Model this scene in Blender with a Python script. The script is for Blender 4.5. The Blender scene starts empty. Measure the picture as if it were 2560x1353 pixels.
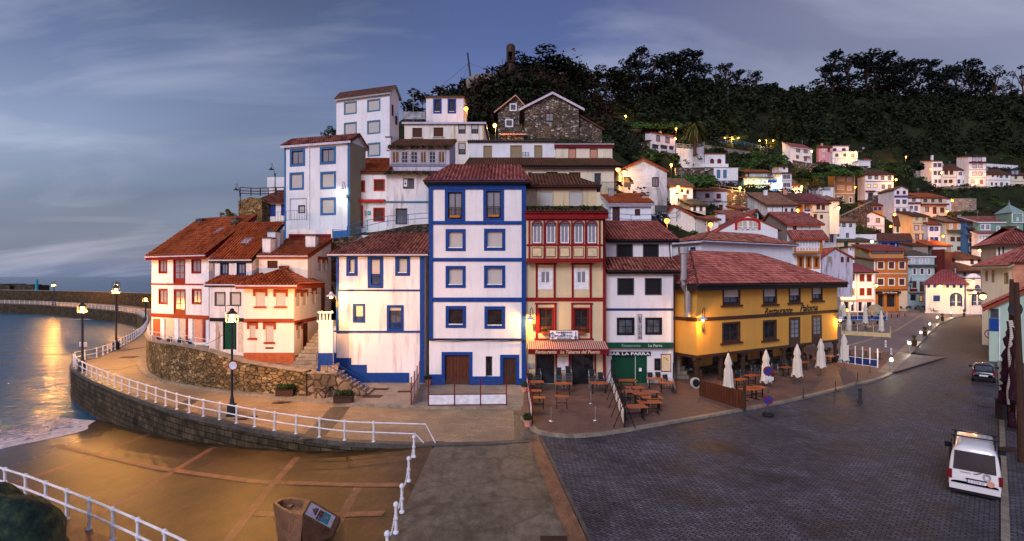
import bpy, math, random
import numpy as np
from mathutils import Vector, Matrix
from mathutils.geometry import tessellate_polygon
R = random.Random(7)
sc = bpy.context.scene
rad = math.radians
# ------------------------------------------------------------------ camera, sky, sun, exposure
F, CX, CY, H = 1300.0, 1280.0, 692.0, 8.6      # focal length in photo pixels, principal point, eye height
cam = bpy.data.objects.new('camera', bpy.data.cameras.new('camera'))
sc.collection.objects.link(cam); sc.camera = cam
cam.location = (0, 0, H); cam.rotation_euler = (rad(90), 0, 0)
cam.data.sensor_width = 36; cam.data.lens = F / 2560 * 36
cam.data.shift_y = (CY - 676.5) / 2560
cam.data.clip_start = .1; cam.data.clip_end = 60000
sc.render.engine = 'CYCLES'
sc.cycles.use_denoising = True
sc.cycles.max_bounces = 5; sc.cycles.diffuse_bounces = 3; sc.cycles.glossy_bounces = 3
sc.cycles.transparent_max_bounces = 12
sc.cycles.sample_clamp_indirect = 4
sc.view_settings.view_transform = 'Standard'; sc.view_settings.look = 'None'
sc.view_settings.exposure = .12; sc.view_settings.gamma = 1

world = bpy.data.worlds.new('World'); sc.world = world; world.use_nodes = True
WT = world.node_tree; WT.nodes.clear()
def nd(t, ty, **k):
 n = t.nodes.new(ty)
 for a, b in k.items():
  if hasattr(n, a): setattr(n, a, b)
  else: n.inputs[a.replace('_', ' ')].default_value = b
 return n
def ln(t, a, b): t.links.new(a, b)
def ramp(t, src, stops, interp='LINEAR'):
 r = t.nodes.new('ShaderNodeValToRGB'); r.color_ramp.interpolation = interp
 e = r.color_ramp.elements
 while len(e) < len(stops): e.new(.5)
 for i, (p, c) in enumerate(stops):
  e[i].position = p; e[i].color = (*c, 1) if len(c) == 3 else c
 ln(t, src, r.inputs[0]); return r
def mth(t, op, a, b=None, c=None):
 n = t.nodes.new('ShaderNodeMath'); n.operation = op
 for i, x in enumerate((a, b, c)):
  if x is None: continue
  if isinstance(x, (int, float)): n.inputs[i].default_value = x
  else: ln(t, x, n.inputs[i])
 return n.outputs[0]
def mixc(t, fac, a, b, mode='MIX'):
 n = t.nodes.new('ShaderNodeMix'); n.data_type = 'RGBA'; n.blend_type = mode
 for s, x in ((n.inputs[0], fac), (n.inputs[6], a), (n.inputs[7], b)):
  if isinstance(x, (int, float)): s.default_value = x
  elif isinstance(x, tuple): s.default_value = (*x, 1) if len(x) == 3 else x
  else: ln(t, x, s)
 return n.outputs[2]
def sky():
 t = WT
 g = nd(t, 'ShaderNodeTexCoord'); sep = nd(t, 'ShaderNodeSeparateXYZ')
 ln(t, g.outputs['Generated'], sep.inputs[0])
 x, y, z = sep.outputs
 # dusk sky: horizon to zenith, left (sea) to right (land)
 left = ramp(t, z, [(0, (.15, .215, .36)), (.06, (.19, .255, .40)), (.19, (.27, .34, .54)), (.33, (.12, .165, .34)), (.48, (.06, .085, .19)), (1, (.04, .055, .14))])
 right = ramp(t, z, [(0, (.30, .32, .48)), (.25, (.31, .33, .52)), (.45, (.23, .22, .37)), (1, (.1, .11, .22))])
 cent = ramp(t, z, [(0, (.2, .27, .48)), (.25, (.16, .22, .50)), (.4, (.08, .12, .36)), (.6, (.06, .085, .25)), (1, (.06, .08, .2))])
 fx = nd(t, 'ShaderNodeMapRange', interpolation_type='SMOOTHSTEP'); fx.inputs[1].default_value = -.42; fx.inputs[2].default_value = .0
 ln(t, x, fx.inputs[0])
 c1 = mixc(t, fx.outputs[0], left.outputs[0], cent.outputs[0])
 f2 = nd(t, 'ShaderNodeMapRange', interpolation_type='SMOOTHSTEP'); f2.inputs[1].default_value = .05; f2.inputs[2].default_value = .5
 ln(t, x, f2.inputs[0])
 c2 = mixc(t, f2.outputs[0], c1, right.outputs[0])
 # thin streaky cloud
 zz = mth(t, 'ADD', z, .22)
 cx_ = mth(t, 'DIVIDE', x, zz); cy_ = mth(t, 'DIVIDE', y, zz)
 cmb = nd(t, 'ShaderNodeCombineXYZ'); ln(t, cx_, cmb.inputs[0]); ln(t, cy_, cmb.inputs[1])
 mp = nd(t, 'ShaderNodeMapping'); mp.inputs['Rotation'].default_value = (0, 0, .5); mp.inputs['Scale'].default_value = (.65, 1.5, 1)
 ln(t, cmb.outputs[0], mp.inputs[0])
 n1 = nd(t, 'ShaderNodeTexNoise', Scale=1.15, Detail=7.0, Roughness=.52, Distortion=.9); ln(t, mp.outputs[0], n1.inputs[0])
 n2 = nd(t, 'ShaderNodeTexNoise', Scale=.5, Detail=3.0); ln(t, mp.outputs[0], n2.inputs[0])
 cl = ramp(t, n1.outputs[0], [(.47, (0, 0, 0)), (.70, (1, 1, 1))])
 c3 = mixc(t, mth(t, 'MULTIPLY', cl.outputs[0], .5), c2, (.60, .62, .78))
 dk = ramp(t, n2.outputs[0], [(.36, (.52, .55, .64)), (.6, (1.08, 1.08, 1.06))])
 c4 = mixc(t, 1.0, c3, dk.outputs[0], 'MULTIPLY')
 # brighter glow added to the sky behind the viewer to light the facades
 bk = nd(t, 'ShaderNodeMapRange', interpolation_type='SMOOTHSTEP'); bk.inputs[1].default_value = .1; bk.inputs[2].default_value = -.8
 ln(t, y, bk.inputs[0])
 c5 = mixc(t, bk.outputs[0], c4, (.52, .5, .8))
 dn = mth(t, 'LESS_THAN', z, -.02)
 c6 = mixc(t, dn, c5, (.05, .06, .08))
 # the physical dusk sky adds its own blue on top
 ns = nd(t, 'ShaderNodeTexSky'); ns.sky_type = 'NISHITA'; ns.sun_disc = False
 ns.sun_elevation = rad(1.5); ns.sun_rotation = rad(200)
 b1 = nd(t, 'ShaderNodeBackground', Strength=.84); ln(t, c6, b1.inputs[0])
 b2 = nd(t, 'ShaderNodeBackground', Strength=.05); ln(t, ns.outputs[0], b2.inputs[0])
 ad = nd(t, 'ShaderNodeAddShader'); ln(t, b1.outputs[0], ad.inputs[0]); ln(t, b2.outputs[0], ad.inputs[1])
 o = nd(t, 'ShaderNodeOutputWorld'); ln(t, ad.outputs[0], o.inputs[0])
sky()
sun = bpy.data.objects.new('sun', bpy.data.lights.new('sun', 'SUN')); sc.collection.objects.link(sun)
sun.data.energy = 2.05; sun.data.angle = rad(26); sun.data.color = (.93, .92, 1)
sun.rotation_euler = (rad(58), 0, rad(-28))

# ------------------------------------------------------------------ pixel to place
def P(px, py, D): return Vector(((px - CX) / F * D, D, H - (py - CY) / F * D))
def G(px, py, z=0.):
 D = F * (H - z) / (py - CY); return Vector(((px - CX) / F * D, D, z))
def DD(D): return D if D < 75 else 75 + (D - 75) * 1.6

# ------------------------------------------------------------------ mesh helper
class MB:
 def __init__(s): s.v = []; s.f = []; s.m = []; s.uv = []
 def face(s, pts, mi=0, uv=None):
  i = len(s.v); s.v += [tuple(p) for p in pts]; s.f.append(tuple(range(i, i + len(pts)))); s.m.append(mi)
  s.uv.append(uv)
 def poly(s, pts, mi=0, flip=False):
  pts = [Vector(p) for p in pts]; i = len(s.v); s.v += [tuple(p) for p in pts]
  for t in tessellate_polygon([pts]):
   a, b, c = (pts[k] for k in t)
   n = (b - a).cross(c - a)
   t = t if (n.z > 0) != flip else t[::-1]
   s.f.append(tuple(i + k for k in t)); s.m.append(mi); s.uv.append([(pts[k].x, pts[k].y) for k in t])
 def box(s, x0, x1, y0, y1, z0, z1, mi=0, T=None):
  c = [(x0, y0, z0), (x1, y0, z0), (x1, y1, z0), (x0, y1, z0), (x0, y0, z1), (x1, y0, z1), (x1, y1, z1), (x0, y1, z1)]
  if T: c = [T(*p) for p in c]
  i = len(s.v); s.v += [tuple(p) for p in c]
  for q, u in (((0, 1, 5, 4), 0), ((1, 2, 6, 5), 1), ((2, 3, 7, 6), 0), ((3, 0, 4, 7), 1), ((4, 5, 6, 7), 2), ((3, 2, 1, 0), 2)):
   s.f.append(tuple(i + k for k in q)); s.m.append(mi)
   cc = ((x0, y0, z0), (x1, y0, z0), (x1, y1, z0), (x0, y1, z0), (x0, y0, z1), (x1, y0, z1), (x1, y1, z1), (x0, y1, z1))
   s.uv.append([((cc[k][0], cc[k][2]), (cc[k][1], cc[k][2]), (cc[k][0], cc[k][1]))[u] for k in q])
 def tube(s, pts, r, n=6, mi=0, cap=True):
  pts = [Vector(p) for p in pts]; rs = r if isinstance(r, (list, tuple)) else [r] * len(pts)
  i0 = len(s.v)
  for k, p in enumerate(pts):
   d = (pts[min(k + 1, len(pts) - 1)] - pts[max(k - 1, 0)])
   if d.length < 1e-9: d = Vector((0, 0, 1))
   d.normalize(); a = d.orthogonal().normalized() if abs(d.z) < .99 else Vector((1, 0, 0)); a = (a - d * a.dot(d)).normalized()
   if abs(d.z) < .99:
    a = Vector((0, 0, 1)).cross(d).normalized()
   b = d.cross(a)
   for j in range(n):
    an = 2 * math.pi * j / n
    s.v.append(tuple(p + (a * math.cos(an) + b * math.sin(an)) * rs[k]))
  for k in range(len(pts) - 1):
   for j in range(n):
    a_, b_ = i0 + k * n + j, i0 + k * n + (j + 1) % n
    s.f.append((a_, b_, b_ + n, a_ + n)); s.m.append(mi); s.uv.append(None)
  if cap:
   s.f.append(tuple(i0 + j for j in range(n))[::-1]); s.m.append(mi); s.uv.append(None)
   e = i0 + (len(pts) - 1) * n
   s.f.append(tuple(e + j for j in range(n))); s.m.append(mi); s.uv.append(None)
 def lathe(s, prof, c=(0, 0, 0), n=10, mi=0):
  s.tube([(c[0], c[1], c[2] + z) for r, z in prof], [max(r, .001) for r, z in prof], n, mi)
 def build(s, name, mats, parent=None, smooth=False):
  me = bpy.data.meshes.new(name)
  me.from_pydata(s.v, [], s.f)
  if not isinstance(mats, (list, tuple)): mats = [mats]
  for m in mats: me.materials.append(M(m) if isinstance(m, str) else m)
  if len(mats) > 1: me.polygons.foreach_set('material_index', s.m)
  if any(u is not None for u in s.uv):
   l = me.uv_layers.new(name='UVMap'); arr = []
   for f, u in zip(s.f, s.uv): arr += [c for p in (u or [(0, 0)] * len(f)) for c in p]
   l.data.foreach_set('uv', arr)
  if smooth: me.polygons.foreach_set('use_smooth', [True] * len(me.polygons))
  me.update()
  o = bpy.data.objects.new(name, me); sc.collection.objects.link(o)
  if parent: o.parent = parent
  return o
def tag(o, label, cat, group=None):
 o['label'] = label; o['category'] = cat
 if group: o['group'] = group
 return o
def thing(name, label, cat, loc=(0, 0, 0), group=None, rz=0):
 o = bpy.data.objects.new(name, None); sc.collection.objects.link(o); o.location = loc
 o.empty_display_size = .3; o.rotation_euler = (0, 0, rz)
 return tag(o, label, cat, group)
def struct(o, k='structure'): o['kind'] = k; return o
def copy_tree(o, parent=None):
 c = o.copy(); sc.collection.objects.link(c); c.parent = parent
 for ch in list(o.children): copy_tree(ch, c)
 return c
def bez(pts, n=8):
 "smooth curve through points"
 pts = [Vector(p) for p in pts]; out = []
 for i in range(len(pts) - 1):
  p0, p1, p2, p3 = pts[max(i - 1, 0)], pts[i], pts[i + 1], pts[min(i + 2, len(pts) - 1)]
  for k in range(n):
   t = k / n
   out.append(.5 * ((2 * p1) + (p2 - p0) * t + (2 * p0 - 5 * p1 + 4 * p2 - p3) * t * t + (3 * p1 - p0 - 3 * p2 + p3) * t ** 3))
 return out + [pts[-1]]

# ------------------------------------------------------------------ materials
MATS = {}
COL = dict(white=(.68, .68, .73), blind=(.47, .45, .44), white2=(.66, .63, .66), warmwhite=(.73, .66, .60), cream=(.58, .47, .29), palecream=(.68, .60, .46), yellow=(.58, .30, .06),
 blue=(.006, .042, .22), deepblue=(.008, .035, .2), skyblue=(.03, .12, .3), steel=(.06, .16, .27), navy=(.015, .03, .13), red=(.2, .006, .009),
 brightred=(.42, .012, .018), darkred=(.14, .006, .01), rust=(.26, .045, .018), brick=(.35, .09, .035), black=(.012, .012, .015), dkgrey=(.06, .065, .075), grey=(.28, .27, .27), olive=(.27, .25, .17),
 greywall=(.26, .22, .2), greyblue=(.2, .2, .27), mint=(.36, .5, .4), green=(.16, .29, .23), palegreen=(.36, .48, .40), ltblue=(.36, .47, .47), tealw=(.2, .3, .3), teal=(.02, .3, .42), pink=(.62, .28, .3), orange=(.42, .14, .02),
 orangew=(.5, .22, .07), brown=(.085, .028, .016), wood=(.16, .07, .035), dkbrown=(.05, .025, .018), salmon=(.55, .26, .18), purple=(.1, .04, .22), dkgreen=(.005, .055, .03), bronze=(.28, .22, .13), maroon=(.12, .02, .02),
 stoneL=(.42, .38, .33), concrete=(.3, .28, .25), lilac=(.5, .46, .56), iron=(.03, .03, .035), tan=(.5, .38, .2), beigewall=(.55, .46, .36))
def newmat(name, rough=.7, metal=0.):
 m = bpy.data.materials.new(name); m.use_nodes = True; t = m.node_tree
 b = t.nodes['Principled BSDF']; b.inputs['Roughness'].default_value = rough; b.inputs['Metallic'].default_value = metal; b.inputs['Specular IOR Level'].default_value = .5 if rough < .3 else .15
 return m, t, b
def objco(t, scale=(1, 1, 1), rot=(0, 0, 0), src='Object'):
 c = nd(t, 'ShaderNodeTexCoord'); mp = nd(t, 'ShaderNodeMapping'); mp.inputs['Scale'].default_value = scale; mp.inputs['Rotation'].default_value = rot
 ln(t, c.outputs[src], mp.inputs[0]); return mp.outputs[0]
def bump(t, b, h, st=.3, dist=.02):
 n = nd(t, 'ShaderNodeBump', Strength=st, Distance=dist); ln(t, h, n.inputs['Height']); ln(t, n.outputs[0], b.inputs['Normal'])
def mul(c, k): return tuple(min(1, x * k) for x in c)
def M(key):
 if key in MATS: return MATS[key]
 kind, _, arg = key.partition(':')
 f = globals().get('mat_' + kind)
 m = f(arg) if f else mat_paint(key)
 m.name = key.replace(':', '_'); MATS[key] = m
 return m
def mat_paint(k):                       # painted wood, metal, plain trims
 m, t, b = newmat(k, .55); c = COL[k]
 n = nd(t, 'ShaderNodeTexNoise', Scale=3., Detail=5.); ln(t, objco(t), n.inputs[0])
 r = ramp(t, n.outputs[0], [(.3, mul(c, .78)), (.65, mul(c, 1.08))]); ln(t, r.outputs[0], b.inputs[0])
 return m
def mat_wall(k):                        # plaster, with weather stains
 k, _, d = k.partition('!'); d = float(d or .25) * 2.1; c = COL[k]
 m, t, b = newmat(k, .85)
 n = nd(t, 'ShaderNodeTexNoise', Scale=.35, Detail=6., Roughness=.65); ln(t, objco(t), n.inputs[0])
 s = nd(t, 'ShaderNodeTexNoise', Scale=1., Detail=6., Roughness=.7); ln(t, objco(t, (1.8, 1.8, .22)), s.inputs[0])
 f = nd(t, 'ShaderNodeTexNoise', Scale=14., Detail=4.); ln(t, objco(t), f.inputs[0])
 a = ramp(t, n.outputs[0], [(.3, mul(c, .86)), (.7, mul(c, 1.05))])
 g = ramp(t, s.outputs[0], [(.5, (0, 0, 0)), (.76, (1, 1, 1))])
 x = mixc(t, mth(t, 'MULTIPLY', g.outputs[0], d), a.outputs[0], (.16, .14, .15))
 ln(t, x, b.inputs[0]); bump(t, b, f.outputs[0], .25, .012)
 return m
def mat_stain(k):                       # old wall with heavy black mould high up
 m, t, b = newmat(k, .9); c = COL[k]
 n = nd(t, 'ShaderNodeTexNoise', Scale=.28, Detail=8., Roughness=.72, Distortion=.5); ln(t, objco(t, (1, 1, .7)), n.inputs[0])
 a = ramp(t, n.outputs[0], [(.42, c), (.52, mul(c, .75)), (.66, mul(c, .28))])
 ln(t, a.outputs[0], b.inputs[0]); bump(t, b, n.outputs[0], .3, .03); return m
def mat_tile(k):                        # clay roof tiles; UV counts tiles
 pal = dict(new=((.36, .08, .028), (.48, .13, .045), (.24, .05, .018)), rose=((.34, .095, .08), (.46, .16, .13), (.2, .05, .04)), old=((.3, .095, .07), (.44, .17, .12), (.12, .045, .04)),
  dark=((.12, .045, .035), (.17, .07, .055), (.06, .035, .03)), moss=((.19, .065, .045), (.13, .08, .045), (.045, .03, .02)), sand=((.30, .14, .08), (.4, .22, .13), (.18, .09, .06)), plum=((.24, .06, .07), (.28, .08, .09), (.2, .05, .055)), slate=((.09, .09, .07), (.12, .12, .09), (.07, .07, .06)))[k]
 m, t, b = newmat(k, .75)
 uv = nd(t, 'ShaderNodeTexCoord'); fl = nd(t, 'ShaderNodeVectorMath', operation='FLOOR'); ln(t, uv.outputs['UV'], fl.inputs[0])
 wn = nd(t, 'ShaderNodeTexWhiteNoise'); ln(t, fl.outputs[0], wn.inputs[0])
 n = nd(t, 'ShaderNodeTexNoise', Scale=.8, Detail=6., Roughness=.7); ln(t, objco(t), n.inputs[0])
 r = ramp(t, wn.outputs[0], [(0, pal[2]), (.35, pal[0]), (1, pal[1])])
 g = ramp(t, n.outputs[0], [(.5, (0, 0, 0)), (.72, (1, 1, 1))])
 mo = (.07, .08, .03) if k in ('moss', 'dark') else mul(pal[2], .6)
 ln(t, mixc(t, mth(t, 'MULTIPLY', g.outputs[0], .8 if k in ('old', 'moss', 'dark') else .45), r.outputs[0], mo), b.inputs[0])
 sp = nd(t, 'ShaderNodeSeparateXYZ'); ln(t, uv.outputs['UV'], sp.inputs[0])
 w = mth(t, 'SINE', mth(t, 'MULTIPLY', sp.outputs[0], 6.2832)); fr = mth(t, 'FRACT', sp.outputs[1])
 dv = ramp(t, w, [(0, (.42,) * 3), (.4, (1.1,) * 3)]); old = b.inputs[0].links[0].from_socket; ln(t, mixc(t, 1., old, dv.outputs[0], 'MULTIPLY'), b.inputs[0])  # shade in the tile valleys is painted into the colour
 bump(t, b, mth(t, 'ADD', w, mth(t, 'MULTIPLY', fr, -1.2)), .6, .05)
 return m
def mat_rubble(k):                      # rubble stone; arg = palette
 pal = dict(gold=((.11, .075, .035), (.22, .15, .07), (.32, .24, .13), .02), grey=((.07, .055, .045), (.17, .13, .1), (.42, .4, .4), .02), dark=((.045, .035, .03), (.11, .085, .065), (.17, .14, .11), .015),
  flag=((.16, .11, .07), (.27, .19, .12), (.36, .26, .17), .04), pale=((.3, .24, .2), (.42, .36, .3), (.5, .46, .42), .1))[k]
 m, t, b = newmat(k, .9)
 sc_ = (2.2, 2.2, 4.2) if k in ('gold', 'grey', 'dark', 'pale') else (1.6, 1.6, 1.6)
 co = objco(t, sc_); ns = nd(t, 'ShaderNodeTexNoise', Scale=1.2, Detail=3.); ln(t, co, ns.inputs[0])
 mx = nd(t, 'ShaderNodeVectorMath', operation='MULTIPLY_ADD'); ln(t, ns.outputs['Color'], mx.inputs[0]); mx.inputs[1].default_value = (.7,) * 3; ln(t, co, mx.inputs[2])
 v = nd(t, 'ShaderNodeTexVoronoi', Scale=1.); v.feature = 'F1'; ln(t, mx.outputs[0], v.inputs[0])
 e = nd(t, 'ShaderNodeTexVoronoi', Scale=1.); e.feature = 'DISTANCE_TO_EDGE'; ln(t, mx.outputs[0], e.inputs[0])
 sp = nd(t, 'ShaderNodeSeparateXYZ'); ln(t, v.outputs['Color'], sp.inputs[0])
 r = ramp(t, sp.outputs[0], [(.1, pal[0]), (.6, pal[1]), (.82, pal[1]), (.86, pal[2])])
 big = nd(t, 'ShaderNodeTexNoise', Scale=.5, Detail=5.); ln(t, objco(t), big.inputs[0])
 bg = ramp(t, big.outputs[0], [(.35, (.6, .6, .6)), (.65, (1.15, 1.1, 1.05))])
 er = ramp(t, e.outputs[0], [(.02, (0, 0, 0)), (.1, (1, 1, 1))])
 c = mixc(t, er.outputs[0], (pal[3], pal[3] * .85, pal[3] * .7), mixc(t, 1., r.outputs[0], bg.outputs[0], 'MULTIPLY'))
 ln(t, c, b.inputs[0]); bump(t, b, mth(t, 'ADD', er.outputs[0], mth(t, 'MULTIPLY', sp.outputs[1], .6)), .8, .06); return m
def mat_blocks(k):                      # squared quay masonry, UV metres
 c = dict(quay=((.05, .037, .024), (.1, .072, .045), (.012, .009, .007)), pale=((.3, .25, .18), (.38, .32, .24), (.14, .11, .08)))[k]
 m, t, b = newmat(k, .85)
 br = nd(t, 'ShaderNodeTexBrick', Scale=1.); ln(t, objco(t, src='UV'), br.inputs[0])
 br.inputs['Color1'].default_value = (*c[0], 1); br.inputs['Color2'].default_value = (*c[1], 1); br.inputs['Mortar'].default_value = (*c[2], 1)
 br.inputs['Brick Width'].default_value = .75; br.inputs['Row Height'].default_value = .38; br.inputs['Mortar Size'].default_value = .03; br.inputs['Mortar Smooth'].default_value = .4
 n = nd(t, 'ShaderNodeTexNoise', Scale=1.1, Detail=7., Roughness=.7); ln(t, objco(t), n.inputs[0])
 r = ramp(t, n.outputs[0], [(.35, (.3, .3, .28)), (.7, (1.25, 1.2, 1.1))])
 ln(t, mixc(t, 1., br.outputs[0], r.outputs[0], 'MULTIPLY'), b.inputs[0])
 bump(t, b, mth(t, 'SUBTRACT', n.outputs[0], br.outputs['Fac']), .7, .05); return m
def mat_pave(k):                        # paved ground, UV metres
 c = dict(cobble=((.078, .076, .092), (.15, .142, .168), (.024, .023, .03), .28, .16, .024, .3), prom=((.28, .2, .125), (.34, .25, .16), (.17, .12, .07), .62, .4, .012, .7), terrace=((.13, .075, .06), (.17, .1, .078), (.09, .055, .045), .4, .2, .01, .8),
  slab=((.23, .2, .175), (.28, .25, .215), (.14, .12, .1), .7, .7, .012, .7), plaza=((.13, .11, .125), (.17, .14, .155), (.08, .07, .08), .5, .25, .012, .8))[k]
 m, t, b = newmat(k, .55 if k == 'cobble' else .7)
 ns = nd(t, 'ShaderNodeTexNoise', Scale=1.3, Detail=2.); co = objco(t, src='UV', rot=(0, 0, dict(cobble=.75, prom=.35).get(k, 0.1))); ln(t, co, ns.inputs[0])
 mx = nd(t, 'ShaderNodeVectorMath', operation='MULTIPLY_ADD'); ln(t, ns.outputs['Color'], mx.inputs[0]); mx.inputs[1].default_value = (.09,) * 3; ln(t, co, mx.inputs[2])
 br = nd(t, 'ShaderNodeTexBrick', Scale=1.); ln(t, mx.outputs[0] if k == 'cobble' else co, br.inputs[0])
 for i, nm in enumerate(('Color1', 'Color2', 'Mortar')): br.inputs[nm].default_value = (*c[i], 1)
 br.inputs['Brick Width'].default_value = c[3]; br.inputs['Row Height'].default_value = c[4]; br.inputs['Mortar Size'].default_value = c[5]; br.inputs['Mortar Smooth'].default_value = .6
 n = nd(t, 'ShaderNodeTexNoise', Scale=.35, Detail=8., Roughness=.68, Distortion=.4); ln(t, co, n.inputs[0])
 lo = c[6]; r = ramp(t, n.outputs[0], [(.32, (lo, lo, lo)), (.68, (1.2, 1.2, 1.2))])
 n3 = nd(t, 'ShaderNodeTexNoise', Scale=9., Detail=5.); ln(t, co, n3.inputs[0]); r3 = ramp(t, n3.outputs[0], [(.3, (.75, .75, .75)), (.7, (1.15, 1.15, 1.15))])
 ln(t, mixc(t, 1., mixc(t, 1., br.outputs[0], r.outputs[0], 'MULTIPLY'), r3.outputs[0], 'MULTIPLY'), b.inputs[0])
 rr = ramp(t, n.outputs[0], [(.35, (.5,) * 3), (.7, (.8,) * 3)]); ln(t, rr.outputs[0], b.inputs['Roughness'])
 bump(t, b, mth(t, 'SUBTRACT', mth(t, 'MULTIPLY', n3.outputs[0], .5), br.outputs['Fac']), .8 if k == 'cobble' else .25, .03); return m
def mat_conc(k):                        # poured concrete, stained and cracked
 c = dict(ramp=((.022, .013, .006), (.085, .048, .02)), apron=((.085, .07, .05), (.17, .142, .108)), strip=((.16, .08, .045), (.22, .11, .065)), kerb=((.2, .165, .13), (.27, .23, .18)), dark=((.06, .055, .05), (.1, .09, .08)))[k]
 m, t, b = newmat(k, .5)
 n = nd(t, 'ShaderNodeTexNoise', Scale=.45, Detail=9., Roughness=.65, Distortion=.6); ln(t, objco(t), n.inputs[0])
 f = nd(t, 'ShaderNodeTexNoise', Scale=12., Detail=6., Roughness=.7); ln(t, objco(t), f.inputs[0])
 r = ramp(t, n.outputs[0], [(.33, c[0]), (.67, c[1])])
 r2 = ramp(t, f.outputs[0], [(.3, (.72,) * 3), (.7, (1.2,) * 3)])
 x = mixc(t, 1., r.outputs[0], r2.outputs[0], 'MULTIPLY')
 if k == 'apron':
  mx = nd(t, 'ShaderNodeVectorMath', operation='MULTIPLY_ADD'); ln(t, n.outputs['Color'], mx.inputs[0]); mx.inputs[1].default_value = (1.2,) * 3; ln(t, objco(t), mx.inputs[2])
  v = nd(t, 'ShaderNodeTexVoronoi', Scale=.42); v.feature = 'DISTANCE_TO_EDGE'; ln(t, mx.outputs[0], v.inputs[0])
  vr = ramp(t, v.outputs[0], [(.012, (1, 1, 1)), (.05, (0, 0, 0))])
  x = mixc(t, mth(t, 'MULTIPLY', vr.outputs[0], .35), x, (.04, .032, .022))
 m2 = nd(t, 'ShaderNodeTexNoise', Scale=2.4, Detail=8., Roughness=.75); ln(t, objco(t, (1, .6, 1)), m2.inputs[0]); x = mixc(t, 1., x, ramp(t, m2.outputs[0], [(.36, (.62,) * 3), (.6, (1.2,) * 3)]).outputs[0], 'MULTIPLY')
 ln(t, x, b.inputs[0])
 if k == 'ramp':
  sp = nd(t, 'ShaderNodeSeparateXYZ'); g = nd(t, 'ShaderNodeNewGeometry'); ln(t, g.outputs['Position'], sp.inputs[0])
  wet = nd(t, 'ShaderNodeMapRange', interpolation_type='SMOOTHSTEP'); wet.inputs[1].default_value = -31; wet.inputs[2].default_value = -20; wet.inputs[3].default_value = .16; wet.inputs[4].default_value = .46
  ln(t, mth(t, 'ADD', sp.outputs[0], mth(t, 'MULTIPLY', n.outputs[0], 6.)), wet.inputs[0]); ln(t, wet.outputs[0], b.inputs['Roughness'])
 bump(t, b, f.outputs[0], .5, .03); return m
def mat_slat(k):                        # roller blind / louvred shutter: horizontal slats
 m, t, b = newmat(k, .5); c = COL[k]
 sp = nd(t, 'ShaderNodeSeparateXYZ'); ln(t, objco(t), sp.inputs[0])
 w = mth(t, 'FRACT', mth(t, 'MULTIPLY', sp.outputs[2], 13.))
 r = ramp(t, w, [(0, mul(c, .45)), (.18, c), (1, mul(c, .92))]); ln(t, r.outputs[0], b.inputs[0]); bump(t, b, w, .5, .02); return m
def mat_planks(k):
 m, t, b = newmat(k, .6); c = COL[k]
 w = nd(t, 'ShaderNodeTexWave', Scale=1.2, Distortion=.6, Detail=2.); w.bands_direction = 'X'; ln(t, objco(t), w.inputs[0])
 n = nd(t, 'ShaderNodeTexNoise', Scale=3., Detail=6.); ln(t, objco(t, (4, 4, .6)), n.inputs[0])
 r = ramp(t, n.outputs[0], [(.3, mul(c, .6)), (.7, mul(c, 1.25))])
 g = ramp(t, w.outputs[0], [(0, (.5,) * 3), (.12, (1,) * 3)])
 ln(t, mixc(t, 1., r.outputs[0], g.outputs[0], 'MULTIPLY'), b.inputs[0]); return m
def mat_glass(k):                       # window panes seen from outside: dark room behind
 m, t, b = newmat(k, .06); c = dict(dark=(.015, .017, .022), pale=(.22, .23, .27), mid=(.07, .08, .1))[k or 'dark']
 n = nd(t, 'ShaderNodeTexNoise', Scale=1.3, Detail=3.); ln(t, objco(t), n.inputs[0])
 r = ramp(t, n.outputs[0], [(.35, mul(c, .5)), (.7, mul(c, 1.6))]); ln(t, r.outputs[0], b.inputs[0])
 bump(t, b, n.outputs[0], .05, .02)
 b.inputs['IOR'].default_value = 1.52; return m
def mat_clear(k):                       # free-standing glass screen
 m, t, b = newmat(k, .03); b.inputs['Base Color'].default_value = (.9, .95, .97, 1)
 tr = nd(t, 'ShaderNodeBsdfTransparent'); tr.inputs[0].default_value = (.86, .89, .9, 1); gl = nd(t, 'ShaderNodeBsdfGlossy', Roughness=.03)
 mx = nd(t, 'ShaderNodeMixShader'); mx.inputs[0].default_value = .1
 ln(t, tr.outputs[0], mx.inputs[1]); ln(t, gl.outputs[0], mx.inputs[2]); ln(t, mx.outputs[0], t.nodes['Material Output'].inputs[0]); return m
def mat_curtain(k):
 m, t, b = newmat(k, .25); c = (.2, .21, .25) if k != 'warm' else (.5, .42, .3)
 w = nd(t, 'ShaderNodeTexWave', Scale=3.2, Distortion=2.5, Detail=1.); w.bands_direction = 'X'; ln(t, objco(t), w.inputs[0])
 r = ramp(t, w.outputs[0], [(0, mul(c, .55)), (1, mul(c, 1.2))]); ln(t, r.outputs[0], b.inputs[0]); return m
def mat_lit(k):                         # a lit room or a lamp: it gives off light
 m, t, b = newmat(k, .4); c, s = dict(room=((1, .62, .3), .9), dim=((1, .5, .15), .35), bulb=((1, .55, .14), 7.), white=((1, .9, .75), 6.), cool=((.8, 1, .85), 8.), far=((1, .55, .12), 6.), farorange=((1, .36, .05), 5.))[k]
 b.inputs['Base Color'].default_value = (*mul(c, .5), 1); b.inputs['Emission Color'].default_value = (*c, 1); b.inputs['Emission Strength'].default_value = s; return m
def mat_metal(k):
 m, t, b = newmat(k, .35, .9); b.inputs['Base Color'].default_value = (.45, .44, .44, 1); return m
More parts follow.
